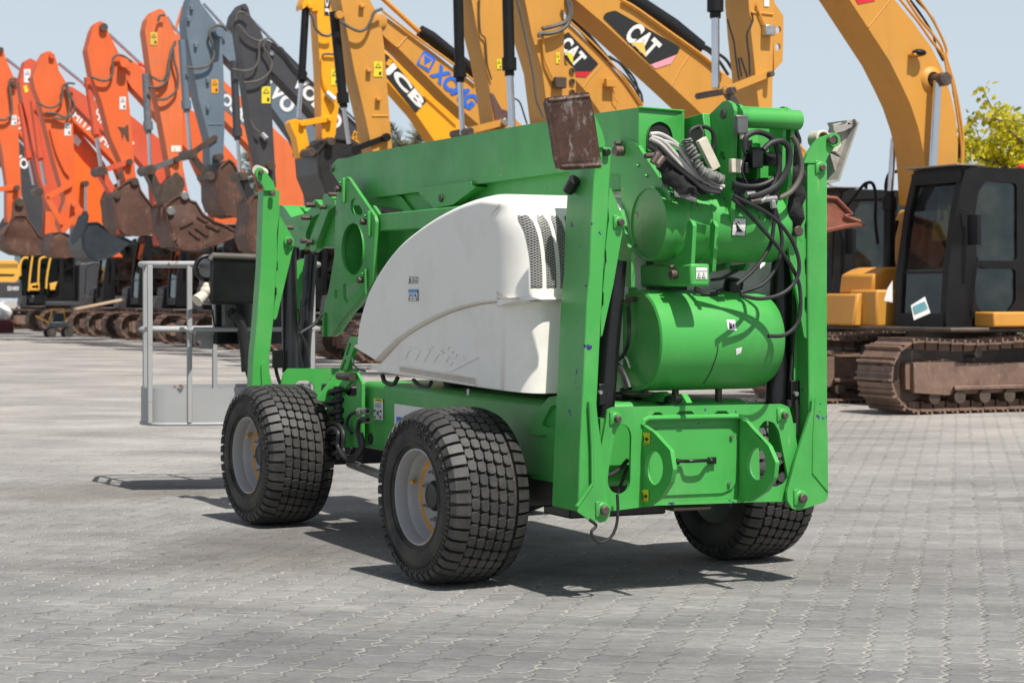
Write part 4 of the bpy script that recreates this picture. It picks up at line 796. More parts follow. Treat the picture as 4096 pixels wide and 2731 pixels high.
s = kpatch('warning_sticker', [(1496, 1069), (1595, 1075), (1602, 945), (1503, 939)], M_INK, .004, lift); kpatch('sticker_face', [(1500, 1065), (1591, 1071), (1598, 949), (1507, 943)], M_WS, .0055, s)
kpatch('sticker_print', [(1530, 1042), (1578, 1045), (1570, 1020), (1534, 1015)], M_INK, .007, s); kpatch('sticker_print', [(1530, 1015), (1560, 1018), (1546, 965), (1528, 975)], M_INK, .007, s); kpatch('sticker_print', [(1576, 1046), (1584, 1044), (1534, 966), (1526, 968)], M_WS, .0085, s)
# ---- engine cover
CB = .30
def surf_cover(b0, b1, prof, Rt=.07, Ra=.12, dep=.10, nr=12):
    """prof: outline in (a, z), counter-clockwise seen from -b; rounded toward b0"""
    n = len(prof); P2 = [Vector(p) for p in prof]; nrm = []
    for i in range(n):
        t = (P2[(i + 1) % n] - P2[i - 1]).normalized(); nrm.append(Vector((t.y, -t.x)))
    ar = sum(P2[i].x * P2[(i + 1) % n].y - P2[(i + 1) % n].x * P2[i].y for i in range(n))
    if ar < 0: nrm = [-v for v in nrm]
    mb = MB(); rings = []
    for k in range(nr + 1):
        th = math.pi / 2 * k / nr; rr = []
        for p, q in zip(P2, nrm):
            e_ = 1 - math.cos(th); dx = -q.x * Rt if q.x > 0 else (min(1, -q.x * 1.5) ** 1.5) * Ra
            dz = -q.y * Rt if q.y > -.15 else .012
            if q.y < -.3 and q.x > -.5: dx = -q.x * .012
            rr.append(p + Vector((dx * e_, dz * e_)))
        rings.append([Vector((b0 + dep * (1 - math.sin(th)), p.x, p.y)) for p in rr])
        if k == nr: rings.append([Vector((b0, p.x - q.x * .008, p.y - q.y * .008)) for p, q in zip(rr, nrm)])
    rings = [[Vector((b1, p.x, p.y)) for p in P2]] + rings
    for r_ in rings: mb.v += r_
    for k in range(len(rings) - 1):
        for i in range(n): mb.f.append((k * n + i, k * n + (i + 1) % n, (k + 1) * n + (i + 1) % n, (k + 1) * n + i))
    o = (len(rings) - 1) * n
    for t in tessellate_polygon([rings[-1]]): mb.f.append(tuple(o + j for j in t))
    return mb
RA = -.47
def az(k, p, b=CB): v = Pb(k, p, b); return (v.y, v.z)
zt = az('d', (1200, 441))[1]
arc = [az('d', p, CB + .035) for p in ((826, 800), (832, 745), (844, 695), (860, 652), (888, 603), (925, 555), (965, 520), (1010, 489), (1060, 463), (1095, 450), (1120, 444))]
arcs = [(v.x, v.y) for v in [Vector((p.x, p.y)) for p in spl([Vector((a_, z_, 0)) for a_, z_ in arc], 3)]]
rt = [(-.25 + (RA + .25) * math.sin(math.radians(t_)), zt - .21 * (1 - math.cos(math.radians(t_)))) for t_ in range(8, 91, 9)] + [(RA, zt - .26), (RA - .004, zt - .36), (RA - .008, zt - .46)]
curve = [az('m5', p) for p in ((0, 1310), (100, 1200), (250, 1060), (420, 940), (600, 840), (800, 745), (1000, 678), (1200, 632), (1400, 612), (1560, 606), (1700, 604))]
zl = curve[-1][1]
up = arcs + rt + [(RA - .01, zl)] + [p for p in reversed(curve)][:]
eng = obj('engine_cover', surf_cover(CB, 1.0, up, .05, .22, .15), M_W, lift, 0, 75)
bt = [az('k5', p) for p in ((1195, 512), (1300, 535), (1560, 575), (1960, 640), (2100, 660))]
low = [(p[0], p[1]) for p in curve] + [(RA + .02, zl + .03), (RA + .02, bt[-1][1])] + [p for p in reversed(bt)] + [az('d', (830, 838))]
low = [(a_, z_ + (.0 if z_ < 1.1 else .012)) for a_, z_ in low]
lowm = surf_cover(CB + .030, 1.0, low, .015, .22, .14); obj('cover_lower_panel', lowm, M_W, eng, 0, 50)
# moulded bar, word and stickers on the cover
def LbC(k, pts, b): return [Pb(k, p, b) for p in pts]
mb = MB(); gq = rnd([(290, 1360), (330, 1362), (1180, 1495), (1196, 1520), (1192, 1567), (1180, 1590), (300, 1432), (286, 1410)], 10); mb.prism(LbC('m5', gq, CB + .0285), (.004, 0, 0)); obj('moulded_groove', mb, plain('groove_brown', (.55, .49, .41), .6, 0, .1, 10, 0), eng, 0, 0)  # groove drawn as a flat strip, browner and darker than the cover
mb = MB(); mb.tube(LbC('m5', gq + [gq[0]], CB + .028), .0045, 6); obj('groove_edge', mb, M_W, eng, 0)
wq = LbC('m5', [(290, 1270), (1120, 1400), (1330, 1235), (400, 1070)], CB + .030)
mbt = text_mb('nifty', LbC('m5', [(285, 1330), (1050, 1450), (1290, 1190), (400, 1060)], CB + .030), (-.006, 0, 0), .018, 0, .008); obj('embossed_word', mbt, M_W, eng, 0, 30)
mbt = text_mb('Clunk Click!', LbC('m5', [(434, 336), (516, 336), (516, 305), (434, 305)], CB), (-.004, 0, 0), .01); obj('lettering', mbt, M_INK, eng, 0, 0)
inks('sticker_print', 'm5', [[(395, 385), (430, 385), (430, 378), (395, 378)], [(408, 378), (420, 378), (416, 305), (411, 305)], [(400, 352), (426, 352), (416, 335), (410, 335)]] + [rect(434, 348 + 14 * i, 512, 354 + 14 * i) for i in range(3)] + [rect(395, 395, 514, 396.5)], M_INK, b=CB, off=.003, parent=eng)
s = sticker('manual_sticker', 'm5', rect(397, 460, 513, 597), M_INK, b=CB, parent=eng, off=.003)
inks('sticker_face', 'm5', [rect(401, 497, 509, 593)], M_WS, b=CB, off=.0045, parent=s); inks('sticker_header', 'm5', [rect(401, 464, 509, 493)], M_LB, b=CB, off=.0045, parent=s)
inks('sticker_print', 'm5', [rect(408, 572, 452, 576), rect(458, 572, 503, 576), rect(453, 500, 456, 585), [(405, 585), (412, 585), (430, 505), (424, 505)], [(505, 585), (498, 585), (482, 505), (488, 505)]], M_INK, b=CB, off=.006, parent=s); inks('sticker_print', 'm5', [ell(434, 530, 10, 14, 12), ell(474, 530, 10, 14, 12)], M_LB, b=CB, off=.0065, parent=s)
# grille slots on the rear face
zt_, zb_ = az('d', (1210, 493), .36)[1], az('d', (1230, 682), .36)[1]
for i in range(7):
    bc = .408 + .073 * i; mb = MB(); w2 = .0255
    pts = [(bc + w2 * math.cos(t), zb_ + w2 * 1.2 + w2 * 1.2 * math.sin(t)) for t in [math.pi + math.pi * q / 8 for q in range(9)]]
    tp = []
    for q in range(9):
        t = math.pi * q / 8; tp.append((bc + w2 * math.cos(t) - .006, zt_ - .02 + .03 * math.sin(t)))
    def ysurf(b_, z_):
        y_ = RA - .01 if z_ < zt - .5 else None
        pr = [q_ for q_ in rt]
        if y_ is None:
            y_ = RA
            for (a0, z0), (a1, z1) in zip(pr, pr[1:]):
                if z1 <= z_ <= z0: y_ = a0 + (a1 - a0) * (z0 - z_) / (z0 - z1)
        d_ = max(0, CB + .15 - b_); c_ = math.sqrt(max(0, 1 - min(1, d_ / .15) ** 2))
        return y_ + .22 * (1 - c_) - .004
    N_ = 14; vs = []; 
    for j in range(N_ + 1):
        z_ = zb_ + (zt_ - zb_) * j / N_; e_ = min(1, (z_ - zb_) / .03 + .25, (zt_ - z_) / .03 + .3); hw = w2 * math.sqrt(max(.05, 1 - (1 - e_) ** 2)) if e_ < 1 else w2
        for q in range(5): b_ = bc + hw * (q / 2 - 1) - (.042 * max(0, (z_ - zt_ + .28) / .28) ** 2); vs.append((b_, ysurf(b_, z_), z_))
    mb.add(vs, [(j * 5 + q, j * 5 + q + 1, (j + 1) * 5 + q + 1, (j + 1) * 5 + q) for j in range(N_) for q in range(4)])
    obj('grille_slot', mb, M_MESH, eng, 0, 0)
mb = MB(); v = Pb('k1', (2190, 880), .5); mb.tube([v, v + Vector((0, -.06, .05))], .028, 12); obj('exhaust_pipe', mb, M_BK, lift)
v = Pb('k5', (1942, 640), CB + .03); mb = MB(); mb.tube([v, v - Vector((0, 0, .03))], .009, 8); obj('cover_catch', mb, M_ZN, eng)
c2 = surf_cover(CB, .9, [(a_ * 1.0, z_) for a_, z_ in arcs + [(-.3, zt - .02), (-.5, zt - .2), (-.55, zt - .5), (-.55, .98), (az('d', (830, 838)))]], .05, .13, .1)
for q in c2.v: q.x = 2.1 - q.x; q.z = .96 + (q.z - .96) * .86
obj('right_cover', c2, M_W, lift, 0, 50, 'white moulded cover on the far side')
# ---- hoses and cloth at the knuckle
def hose(name, k, pts, a, r, mat, da=None, parent=lift, seg=9):
    P_ = [Pa(k, p, a + (da[i] if da else 0)) for i, p in enumerate(pts)]; mb = MB(); mb.tube(spl(P_, 7), r, seg); return obj(name, mb, mat, parent)
H = [([(1505, 780), (1600, 825), (1750, 905), (1860, 1000), (1950, 1140), (1985, 1290), (1950, 1410), (1850, 1495), (1700, 1525), (1560, 1500)], -1.06, .0095),
     ([(1500, 800), (1560, 855), (1690, 990), (1800, 1115), (1900, 1245), (1970, 1380), (1992, 1480), (1990, 1640), (1950, 1735), (1870, 1790), (1760, 1795)], -1.03, .0095),
     ([(1798, 830), (1808, 900), (1800, 1000), (1770, 1150), (1660, 1310), (1530, 1425)], -1.0, .0095),
     ([(1805, 850), (1840, 980), (1860, 1120), (1820, 1290), (1720, 1420), (1560, 1480)], -.98, .0095),
     ([(1592, 450), (1595, 370), (1640, 330), (1700, 322), (1780, 360), (1830, 460), (1838, 600), (1790, 720), (1710, 810)], -.98, .014),
     ([(1725, 450), (1780, 400), (1860, 388), (1912, 450), (1905, 570), (1830, 700), (1720, 765), (1620, 790)], -1.01, .015),
     ([(1505, 690), (1580, 712), (1680, 712), (1770, 680), (1838, 620)], -.95, .013), ([(1505, 705), (1600, 735), (1700, 735), (1800, 700), (1842, 650)], -.94, .012),
     ([(1505, 725), (1600, 755), (1720, 750), (1838, 690)], -.93, .012), ([(1838, 720), (1780, 780), (1700, 800), (1620, 800)], -.96, .012),
     ([(1190, 372), (1200, 310), (1270, 280), (1345, 305), (1372, 390), (1350, 470), (1310, 522)], -.80, .010),
     ([(1575, 365), (1580, 430), (1585, 500), (1570, 600), (1600, 680), (1615, 720)], -.93, .006),
     ([(888, 420), (960, 468), (1080, 580), (1230, 690), (1340, 745), (1410, 765)], -.93, .011), ([(960, 420), (1060, 520), (1200, 640), (1330, 720), (1420, 750)], -.92, .010),
     ([(1010, 500), (1100, 580), (1200, 660), (1300, 740), (1400, 765)], -.95, .008), ([(1940, 210), (1958, 300), (1985, 380), (1970, 400)], -.85, .012),
     ([(1935, 330), (1960, 450), (1960, 560), (1920, 660)], -.80, .014), ([(1350, 1390), (1420, 1380), (1480, 1350), (1540, 1320)], -.7, .008), ([(1230, 1450), (1300, 1475), (1400, 1470), (1430, 1460)], -.7, .009), ([(1230, 1458), (1300, 1490), (1400, 1485)], -.72, .009)]
for p, a_, r_ in H: hose('hydraulic_hose', 'k2', p, a_, r_, M_RB)
hose('hydraulic_hose', 'k2', [(1935, 350), (1975, 430), (2000, 560), (1985, 660), (1930, 745), (1860, 790), (1815, 800)], -.92, .013, M_HS)
for p in ([(905, 335), (980, 335), (1070, 385), (1150, 460), (1210, 560), (1250, 610)], [(912, 352), (1000, 385), (1090, 480), (1180, 580), (1290, 680), (1420, 748)], [(905, 365), (985, 410), (1080, 510), (1180, 610), (1300, 700), (1420, 735)], [(1005, 385), (1100, 420), (1170, 520), (1250, 615), (1330, 670), (1440, 715)], [(1400, 690), (1435, 715)]):
    hose('white_hose', 'k2', p, -.90, .0095, M_WH)
mb = MB()
for a_, b_ in (((1815, 800), (1740, 805)), ((1740, 800), (1700, 820)), ((1660, 770), (1600, 775)), ((1640, 800), (1700, 790)), ((1750, 770), (1720, 810)), ((1790, 820), (1800, 870))): mb.tube(La('k2', [a_, b_], -1.0), .016, 8)
obj('hose_fitting', mb, M_ZN, lift, 0)
mb = MB(); mb.tube(La('k2', [(1695, 818), (1630, 828)], -1.01), .015, 6); mb.tube(La('k2', [(925, 545), (965, 470)], -.97), .017, 10); mb.tube(La('k2', [(955, 560), (998, 505)], -.98), .018, 10); mb.tube(La('k2', [(870, 495), (935, 488)], -.95), .013, 10); obj('brass_fitting', mb, M_PN, lift, 0)
mb = MB(); a_, b_ = Pa('k2', (1648, 578), -.95), Pa('k2', (1724, 432), -.95); mb.box(a_.x, b_.x, -.95, -.86, a_.z, b_.z); vb = obj('valve_block', mb, M_BK, lift, .003)
mb = MB(); v = Pa('k2', (1724, 515), -.90); mb.tube([v, v + Vector((.075, 0, 0))], .034, 20); v = Pa('k2', (1645, 505), -.88); mb.tube([v, v - Vector((.06, 0, 0))], .032, 20); v = Pa('k2', (1620, 432), -.9); mb.tube([v, v + Vector((0, 0, .035))], .018, 8); v = Pa('k2', (1600, 620), -.92); mb.tube([v, v + Vector((0, 0, .05))], .014, 8); obj('solenoid', mb, M_BK, vb, .002)
mb = MB(); a_, b_ = Pa('k2', (1540, 330), -.97), Pa('k2', (1616, 205), -.97); mb.box(a_.x, b_.x, -.97, -.93, a_.z, b_.z); v = Pa('k2', (1535, 212), -.96); mb.tube([v - Vector((.01, 0, 0)), v + Vector((.05, 0, 0))], .012, 8); ls = obj('limit_switch', mb, plain('grey_die_cast', (.16, .165, .16), .4, .5, .15, 8), lift, .004)
mb = MB(); v = Pa('k2', (1577, 330), -.95); mb.tube([v, v - Vector((0, 0, .028))], .015, 10); v = Pa('k2', (1536, 560), -.93); mb.box(v.x - .03, v.x + .03, v.y, v.y + .03, v.z - .035, v.z + .03); v = Pa('k2', (1325, 480), -.85); mb.bar(v + Vector((-.04, 0, .07)), v + Vector((.04, 0, -.07)), .03, .05); obj('nylon_block', mb, M_CR, lift, .003)
plateb('cable_guard', 'k2', [(1175, 330), (1262, 265), (1292, 320), (1258, 470), (1240, 470)], 1.10, .006, M_HS, rd=0)
from mathutils import noise as mnoise
from mathutils.geometry import delaunay_2d_cdt
def cloth(name, k, outl, a, amp, mat, seed, cell=.022, sag=.04, frays=0):
    rng = random.Random(seed); P_ = La(k, rnd(outl, 6, 2), a); xs = [p.x for p in P_]; zs = [p.z for p in P_]
    def inside(x, z):
        c_ = False
        for i in range(len(P_)):
            p, q = P_[i], P_[i - 1]
            if (p.z > z) != (q.z > z) and x < (q.x - p.x) * (z - p.z) / (q.z - p.z) + p.x: c_ = not c_
        return c_
    pts = [Vector((p.x, p.z)) for p in P_]; n = len(pts); x = min(xs)
    while x < max(xs):
        z = min(zs)
        while z < max(zs):
            xx, zz_ = x + rng.uniform(-.2, .2) * cell, z + rng.uniform(-.2, .2) * cell
            if inside(xx, zz_) and min((Vector((xx, zz_)) - q).length for q in pts[:n]) > cell * .4: pts.append(Vector((xx, zz_)))
            z += cell
        x += cell
    vs, _, fs, *_ = delaunay_2d_cdt(pts, [(i, (i + 1) % n) for i in range(n)], [list(range(n))], 1, 1e-6)
    mb = MB(); out = []
    for v in vs:
        q = Vector((v.x * 14, seed * 3.1, v.y * 9)); d = mnoise.noise(q) + .6 * abs(mnoise.noise(q * 2.3)) + .3 * mnoise.noise(q * 5); e = min((Vector((v.x, v.y)) - Vector((p.x, p.z))).length for p in P_)
        out.append(Vector((v.x + .4 * amp * mnoise.noise(q + Vector((9, 0, 0))), a - amp * d - sag * min(1, e / .05), v.y)))
    mb.add(out, [tuple(f) for f in fs]); me_n = len(mb.v)
    mb.add([v + Vector((0, .006, 0)) for v in out], [tuple(f) for f in fs])
    for i in range(frays):
        p = P_[rng.randrange(len(P_))] + Vector((rng.uniform(-.01, .01), 0, 0)); mb.tube([p, p + Vector((rng.uniform(-.03, .03), -.01, rng.uniform(-.05, .0)))], .0015, 3)
    return obj(name, mb, mat, lift, 0, 70)
cloth('torn_cloth', 'k2', [(960, 500), (1010, 470), (1080, 560), (1200, 650), (1240, 700), (1330, 740), (1300, 775), (1250, 760), (1230, 830), (1170, 800), (1070, 780), (1060, 740), (1000, 690), (985, 610), (950, 580)], -.91, .03, M_CL, 3, frays=40)
cloth('torn_cloth', 'k2', [(900, 390), (960, 400), (1100, 470), (1260, 600), (1400, 690), (1440, 740), (1390, 765), (1200, 700), (1000, 560), (890, 440)], -.82, .03, M_CL, 5)
cloth('torn_cloth', 'k2', [(1070, 735), (1130, 725), (1200, 745), (1240, 800), (1228, 832), (1170, 805), (1080, 785)], -.935, .012, M_CG, 8, .016, .01)
cloth('hanging_cloth', 'k2', [(1955, 350), (1990, 420), (2010, 560), (2010, 700), (2005, 860), (2008, 1000), (1960, 1015), (1925, 990), (1895, 950), (1905, 800), (1930, 700), (1925, 560), (1930, 420)], -.84, .025, M_CL, 11, frays=30)
cloth('torn_cloth', 'k2', [(1505, 640), (1600, 660), (1760, 650), (1800, 690), (1840, 740), (1800, 900), (1760, 960), (1740, 880), (1660, 860), (1560, 850), (1505, 800)], -.86, .03, M_CL, 17, frays=30)
mb = MB(); cp_ = spl(La('k2', [(1165, 372), (1180, 420), (1215, 480), (1250, 560), (1300, 610), (1370, 640), (1425, 665)], -.93), 9); rs = [.022 + .012 * math.sin(i * 1.9) * .5 + .010 * mnoise.noise(Vector((i * .7, 2, 5))) for i in range(len(cp_))]; mb.tube(cp_, rs, 14)
for v in mb.v: v += Vector((mnoise.noise(v * 40), mnoise.noise(v * 40 + Vector((5, 5, 5))), mnoise.noise(v * 38 - Vector((5, 5, 5))))) * .008
obj('grey_cloth_sleeve', mb, M_CG, lift, 0, 60)
# ---- work platform
BA = 5.05; x0, x1 = -.03, 1.25; y0, y1 = BA, BA + .66; BR = Matrix.Rotation(math.radians(-17), 3, 'Z')
def brot(v): q = BR @ (Vector(v) - Vector((x0, y0, 0))); return q + Vector((x0, y0, 0))
def loop(z, r=.16, ins=0):
    out = []
    for cx, cy, t0 in ((x0 + r, y0 + r, 180), (x1 - r, y0 + r, 270), (x1 - r, y1 - r, 0), (x0 + r, y1 - r, 90)):
        for q in range(6): t = math.radians(t0 + 90 * q / 5); out.append(Vector((cx + (r - ins) * math.cos(t), cy + (r - ins) * math.sin(t), z)))
    out = [brot(v) for v in out]; return out + [out[0]]
bk = MB(); bk.tube(loop(1.64), .021, 10, False); bk.tube(loop(1.17), .017, 10, False); obj('basket_rail', bk, M_GY, lift)
ps = MB()
for px_, py_ in ((x0 + .07, y0 + .0), (x0 + .35, y0), (.78, y0), (x1 - .05, y0 + .05), (x0 + .02, y1 - .1), (.5, y1), (1.1, y1), (x1 - .02, y1 - .1)): c_ = brot((px_, py_, 0)); ps.box(c_.x - .017, c_.x + .017, c_.y - .015, c_.y + .018, .5, 1.63)
obj('basket_post', ps, M_GY, lift, .004)
tr = MB(); l0 = loop(.49, .2)[:-1]; n_ = len(l0); l1 = [v + Vector((0, 0, .26)) for v in l0]; tr.add(l0 + l1, [(i, (i + 1) % n_, (i + 1) % n_ + n_, i + n_) for i in range(n_)] + [tuple(range(n_))])
tr.tube([v for v in loop(.49, .2)], .012, 6, False); obj('basket_tray', tr, M_GY, lift)
mb = MB(); a_, b_ = Pa('m7', (1345, 850), 4.60), Pa('m7', (2150, 120), 4.60); mb.box(a_.x, b_.x, 4.60, 4.9, a_.z, b_.z); cbx = obj('control_box', mb, M_BK, lift, .02, seg=3)
mb = MB(); mb.tube([Pa('m7', (1335, 150), 4.60), Pa('m7', (1375, 80), 4.60), Pa('m7', (2150, 110), 4.60)], .022, 10); obj('guard_tube', mb, M_HS, cbx)
mb = MB(); v = Pa('m7', (1290, 275), 4.70); mb.tube(circ(v, .085, .085, (1, 0, 0), (0, 0, 1), 20, 75, 285), .017, 8); obj('hand_guard', mb, M_BK, cbx)
mb = MB(); mb.box(.50, 1.25, 4.95, 5.02, 1.06, 1.38); obj('basket_mount', mb, M_BK, lift, .01)
mb = MB(); mb.prism(La('m7', rnd([(1100, 1290), (1410, 1290), (1380, 1540), (1150, 1535), (1080, 1470), (1085, 1380)], 30), 5.02), (0, .012, 0), [La('m7', ell(1153, 1455, 42, 48, 16), 5.02)]); mb.tube(La('m7', [(1100, 1280), (1800, 1290)], 5.01), .022, 10); obj('harness_plate', mb, M_GY, lift)
mb = MB(); v = Pa('m7', (1215, 680), 4.66); mb.sphere(v + Vector((.03, 0, .02)), .048, 1, .9, .9); mb.tube([v + Vector((.02, 0, 0)), v + Vector((-.05, -.03, -.05))], .035, 12, r1=.046); v = Pa('m7', (1275, 560), 4.66); mb.sphere(v, .028); obj('work_lamp', mb, M_CR, lift)
mb = MB(); mb.tube(spl(La('m7', [(1640, 960), (1700, 1000), (1780, 1100), (1830, 1300), (1880, 1600), (1900, 1900)], 4.85)), .035, 9); mb.tube(spl(La('m7', [(1330, 780), (1370, 950), (1400, 1150), (1450, 1230)], 4.95)), .006, 5); mb.tube(spl(La('m7', [(1860, 1240), (1960, 1380), (2000, 1567), (2030, 1900)], 4.7)), .02, 7); obj('basket_cable', mb, M_RB, lift)
mb = MB(); v = Pa('m7', (1650, 980), 4.9); mb.box(v.x - .05, v.x + .04, v.y, v.y + .06, v.z - .1, v.z + .1); obj('plug', mb, plain('grey_plug', (.2, .2, .2), .5), lift, .01)
# ================================================================== the row of excavators
UC = {}
def und(t, bf, ac):
    key = 'u'; base = Vector(t['_b'])
    if key in UC:
        for o in UC[key]:
            c = o.copy(); C.objects.link(c); c.parent = t
            for g in o.children: h = g.copy(); C.objects.link(h); h.parent = c
        return
    made = []
    for sgn in (-1, 1):
        cy = ac + sgn * 1.25; L0, L1, r = bf + .46, bf + 3.95, .40; per = 2 * (L1 - L0) + 2 * math.pi * r; NS = 50; mb = MB(); ch = MB()
        for i in range(NS):
            s = (i + .5) * per / NS
            if s < L1 - L0: p = Vector((L1 - s, 0, .46 + r)); ang = math.pi
            elif s < L1 - L0 + math.pi * r: th = (s - (L1 - L0)) / r; p = Vector((L0 - math.sin(th) * r, 0, .46 + math.cos(th) * r)); ang = math.pi + th
            elif s < 2 * (L1 - L0) + math.pi * r: q = s - (L1 - L0) - math.pi * r; p = Vector((L0 + q, 0, .46 - r)); ang = 2 * math.pi
            else: th = (s - 2 * (L1 - L0) - math.pi * r) / r; p = Vector((L1 + math.sin(th) * r, 0, .46 - math.cos(th) * r)); ang = 2 * math.pi + th
            if s < L1 - L0: p.z -= .035 * math.sin(math.pi * s / (L1 - L0) * 2) ** 2
            if ang >= 2 * math.pi: tg = Vector((math.cos(ang), 0, math.sin(ang)))
            else: tg = Vector((math.cos(ang), 0, -math.sin(-ang))) if False else Vector((math.cos(ang), 0, math.sin(ang)))
            no = Vector((tg.z, 0, -tg.x)); h_ = per / NS * .47
            c_ = Vector((p.x, cy, p.z))
            def bx(l0, l1, n0, n1, w0, w1, m_):
                vs = [c_ + tg * l + no * nn_ + Vector((0, w_, 0)) for nn_ in (n0, n1) for w_ in (w0, w1) for l in (l0, l1)]
                m_.add(vs, [(0, 2, 3, 1), (4, 5, 7, 6), (0, 1, 5, 4), (2, 6, 7, 3), (0, 4, 6, 2), (1, 3, 7, 5)])
            bx(-h_, h_, 0, .022, -.35, .35, mb); bx(h_ - .03, h_, .02, .062, -.35, .35, mb); bx(-.01, .015, .02, .045, -.35, .35, mb)
            bx(-h_ * .9, h_ * .9, -.085, 0, -.09, -.04, ch); bx(-h_ * .9, h_ * .9, -.085, 0, .04, .09, ch)
        tk_ = obj('track', mb, M_TR, t, 0, 0); obj('track_chain', ch, M_TR, tk_, 0, 0)
        fm = MB(); y0 = cy - .20
        fm.prism([Vector(p) for p in ((bf + .35, y0, .30), (bf + .95, y0, .22), (bf + 3.4, y0, .26), (bf + 3.4, y0, .60), (bf + 1.2, y0, .60), (bf + .95, y0, .66), (bf + .35, y0, .62))], (0, .40, 0))
        fm.prism([Vector(p) for p in ((bf + .42, y0 - .07, .26), (bf + .95, y0 - .07, .22), (bf + 1.02, y0 - .07, .34), (bf + 1.02, y0 - .07, .62), (bf + .42, y0 - .07, .62))], (0, .07, 0))
        fm.box(bf + 1.03, bf + 3.3, cy - .27, cy - .20, .28, .33)
        obj('track_frame', fm, M_TR, tk_, .01)
        ro = MB()
        for i in range(8): ro.tube([(bf + .75 + i * .38, cy - .24, .20), (bf + .75 + i * .38, cy + .24, .20)], .085, 12)
        for i in range(2): ro.tube([(bf + 1.5 + i * 1.2, cy - .12, .72), (bf + 1.5 + i * 1.2, cy + .12, .72)], .06, 12)
        for xx in (L0, L1): ro.tube([(xx, cy - .1, .46), (xx, cy + .1, .46)], r - .085, 28)
        ro.tube([(L1, cy - .28, .46), (L1, cy + .28, .46)], .20, 20)
        obj('roller', ro, M_LK, tk_, 0); made += [tk_]
    cm = MB(); cm.box(bf + 1.5, bf + 2.9, ac - 1.1, ac + 1.1, .45, .80); cm.tube([(bf + 2.2, ac, .78), (bf + 2.2, ac, 1.04)], .62, 32)
    made.append(obj('undercarriage', cm, M_LK, t, .02)); UC[key] = made
def cab(t, bf, ac, fm=None):
    fm = fm or M_CB; key = 'cab'
    if key in UC:
        c = UC[key].copy(); C.objects.link(c); c.parent = t
        for g in UC[key].children: h = g.copy(); C.objects.link(h); h.parent = c
        return c
    ay = ac - .95; ay2 = ac + .12
    so_ = [(1.34, 1.12), (1.36, .96), (3.15, .96), (3.15, 2.93), (3.05, 3.02), (1.75, 3.03), (1.63, 2.98), (1.50, 2.5), (1.38, 1.75)]
    w1 = rnd([(1.82, 1.86), (2.45, 1.86), (2.45, 2.84), (1.95, 2.86), (1.84, 2.72), (1.78, 2.4)], .06, 3); w2 = rnd([(1.80, 1.32), (1.92, 1.20), (2.30, 1.20), (2.43, 1.34), (2.43, 1.76), (1.78, 1.76)], .05, 3); w3 = rnd([(2.62, 1.80), (3.05, 1.80), (3.05, 2.84), (2.62, 2.84)], .06, 3)
    V = lambda l, y: [Vector((bf + p[0], y, p[1])) for p in l]
    mb = MB()
    mb.prism(V(so_, ay), (0, .05, 0), [V(w1, ay), V(w2, ay), V(w3, ay)]); mb.prism(V(so_, ay2 - .05), (0, .05, 0), [V(rnd([(1.6, 1.5), (3.0, 1.5), (3.0, 2.84), (1.85, 2.84)], .08, 3), ay2 - .05)])
    # front frame: posts, sill, header
    fr_ = [(1.34, 1.12), (1.38, 1.75), (1.50, 2.5), (1.63, 2.98)]
    for y in (ay + .05, ay2 - .12):
        for (x0, z0), (x1, z1) in zip(fr_, fr_[1:]): mb.add([(bf + x0, y, z0), (bf + x0 + .06, y, z0), (bf + x0 + .06, y + .07, z0), (bf + x0, y + .07, z0), (bf + x1, y, z1), (bf + x1 + .06, y, z1), (bf + x1 + .06, y + .07, z1), (bf + x1, y + .07, z1)], [(0, 1, 2, 3), (4, 7, 6, 5), (0, 4, 5, 1), (1, 5, 6, 2), (2, 6, 7, 3), (3, 7, 4, 0)])
    mb.box(bf + 1.33, bf + 1.42, ay + .05, ay2 - .05, 1.0, 1.20); mb.box(bf + 1.58, bf + 1.70, ay + .05, ay2 - .05, 2.84, 2.99); mb.box(bf + 1.62, bf + 3.10, ay + .04, ay2 - .04, 2.94, 3.035)
    mb.box(bf + 3.08, bf + 3.15, ay + .05, ay2 - .05, 1.0, 2.95); mb.box(bf + 1.40, bf + 1.46, ay + .1, ay2 - .1, 1.70, 1.735)
    cb = obj('cab', mb, fm, t, .012)
    gl = MB(); gi = [(1.38, 1.12), (1.42, 1.75), (1.54, 2.5), (1.66, 2.94), (3.1, 2.94), (3.1, 1.1)]; 
    def pane(y): gl.prism(V(gi, y), (0, .006, 0))
    pane(ay + .028); pane(ay2 - .035)
    for (x0, z0), (x1, z1) in zip(gi[:3], gi[1:4]): gl.add([(bf + x0, ay + .06, z0), (bf + x0, ay2 - .06, z0), (bf + x1, ay2 - .06, z1), (bf + x1, ay + .06, z1)], [(0, 1, 2, 3)])
    obj('cab_window', gl, M_GL, cb, 0, 0)
    se = MB(); am = (ay + ay2) / 2; se.box(bf + 2.15, bf + 2.65, am - .24, am + .24, 1.35, 1.55); se.add([(bf + 2.6, am - .24, 1.5), (bf + 2.6, am + .24, 1.5), (bf + 2.8, am + .22, 2.25), (bf + 2.8, am - .22, 2.25), (bf + 2.75, am - .24, 1.5), (bf + 2.75, am + .24, 1.5), (bf + 2.92, am + .22, 2.25), (bf + 2.92, am - .22, 2.25)], [(0, 1, 2, 3), (4, 7, 6, 5), (0, 3, 7, 4), (1, 5, 6, 2), (3, 2, 6, 7)])
    obj('seat', se, plain('seat_cloth', (.05, .05, .055), .9), cb, .05)
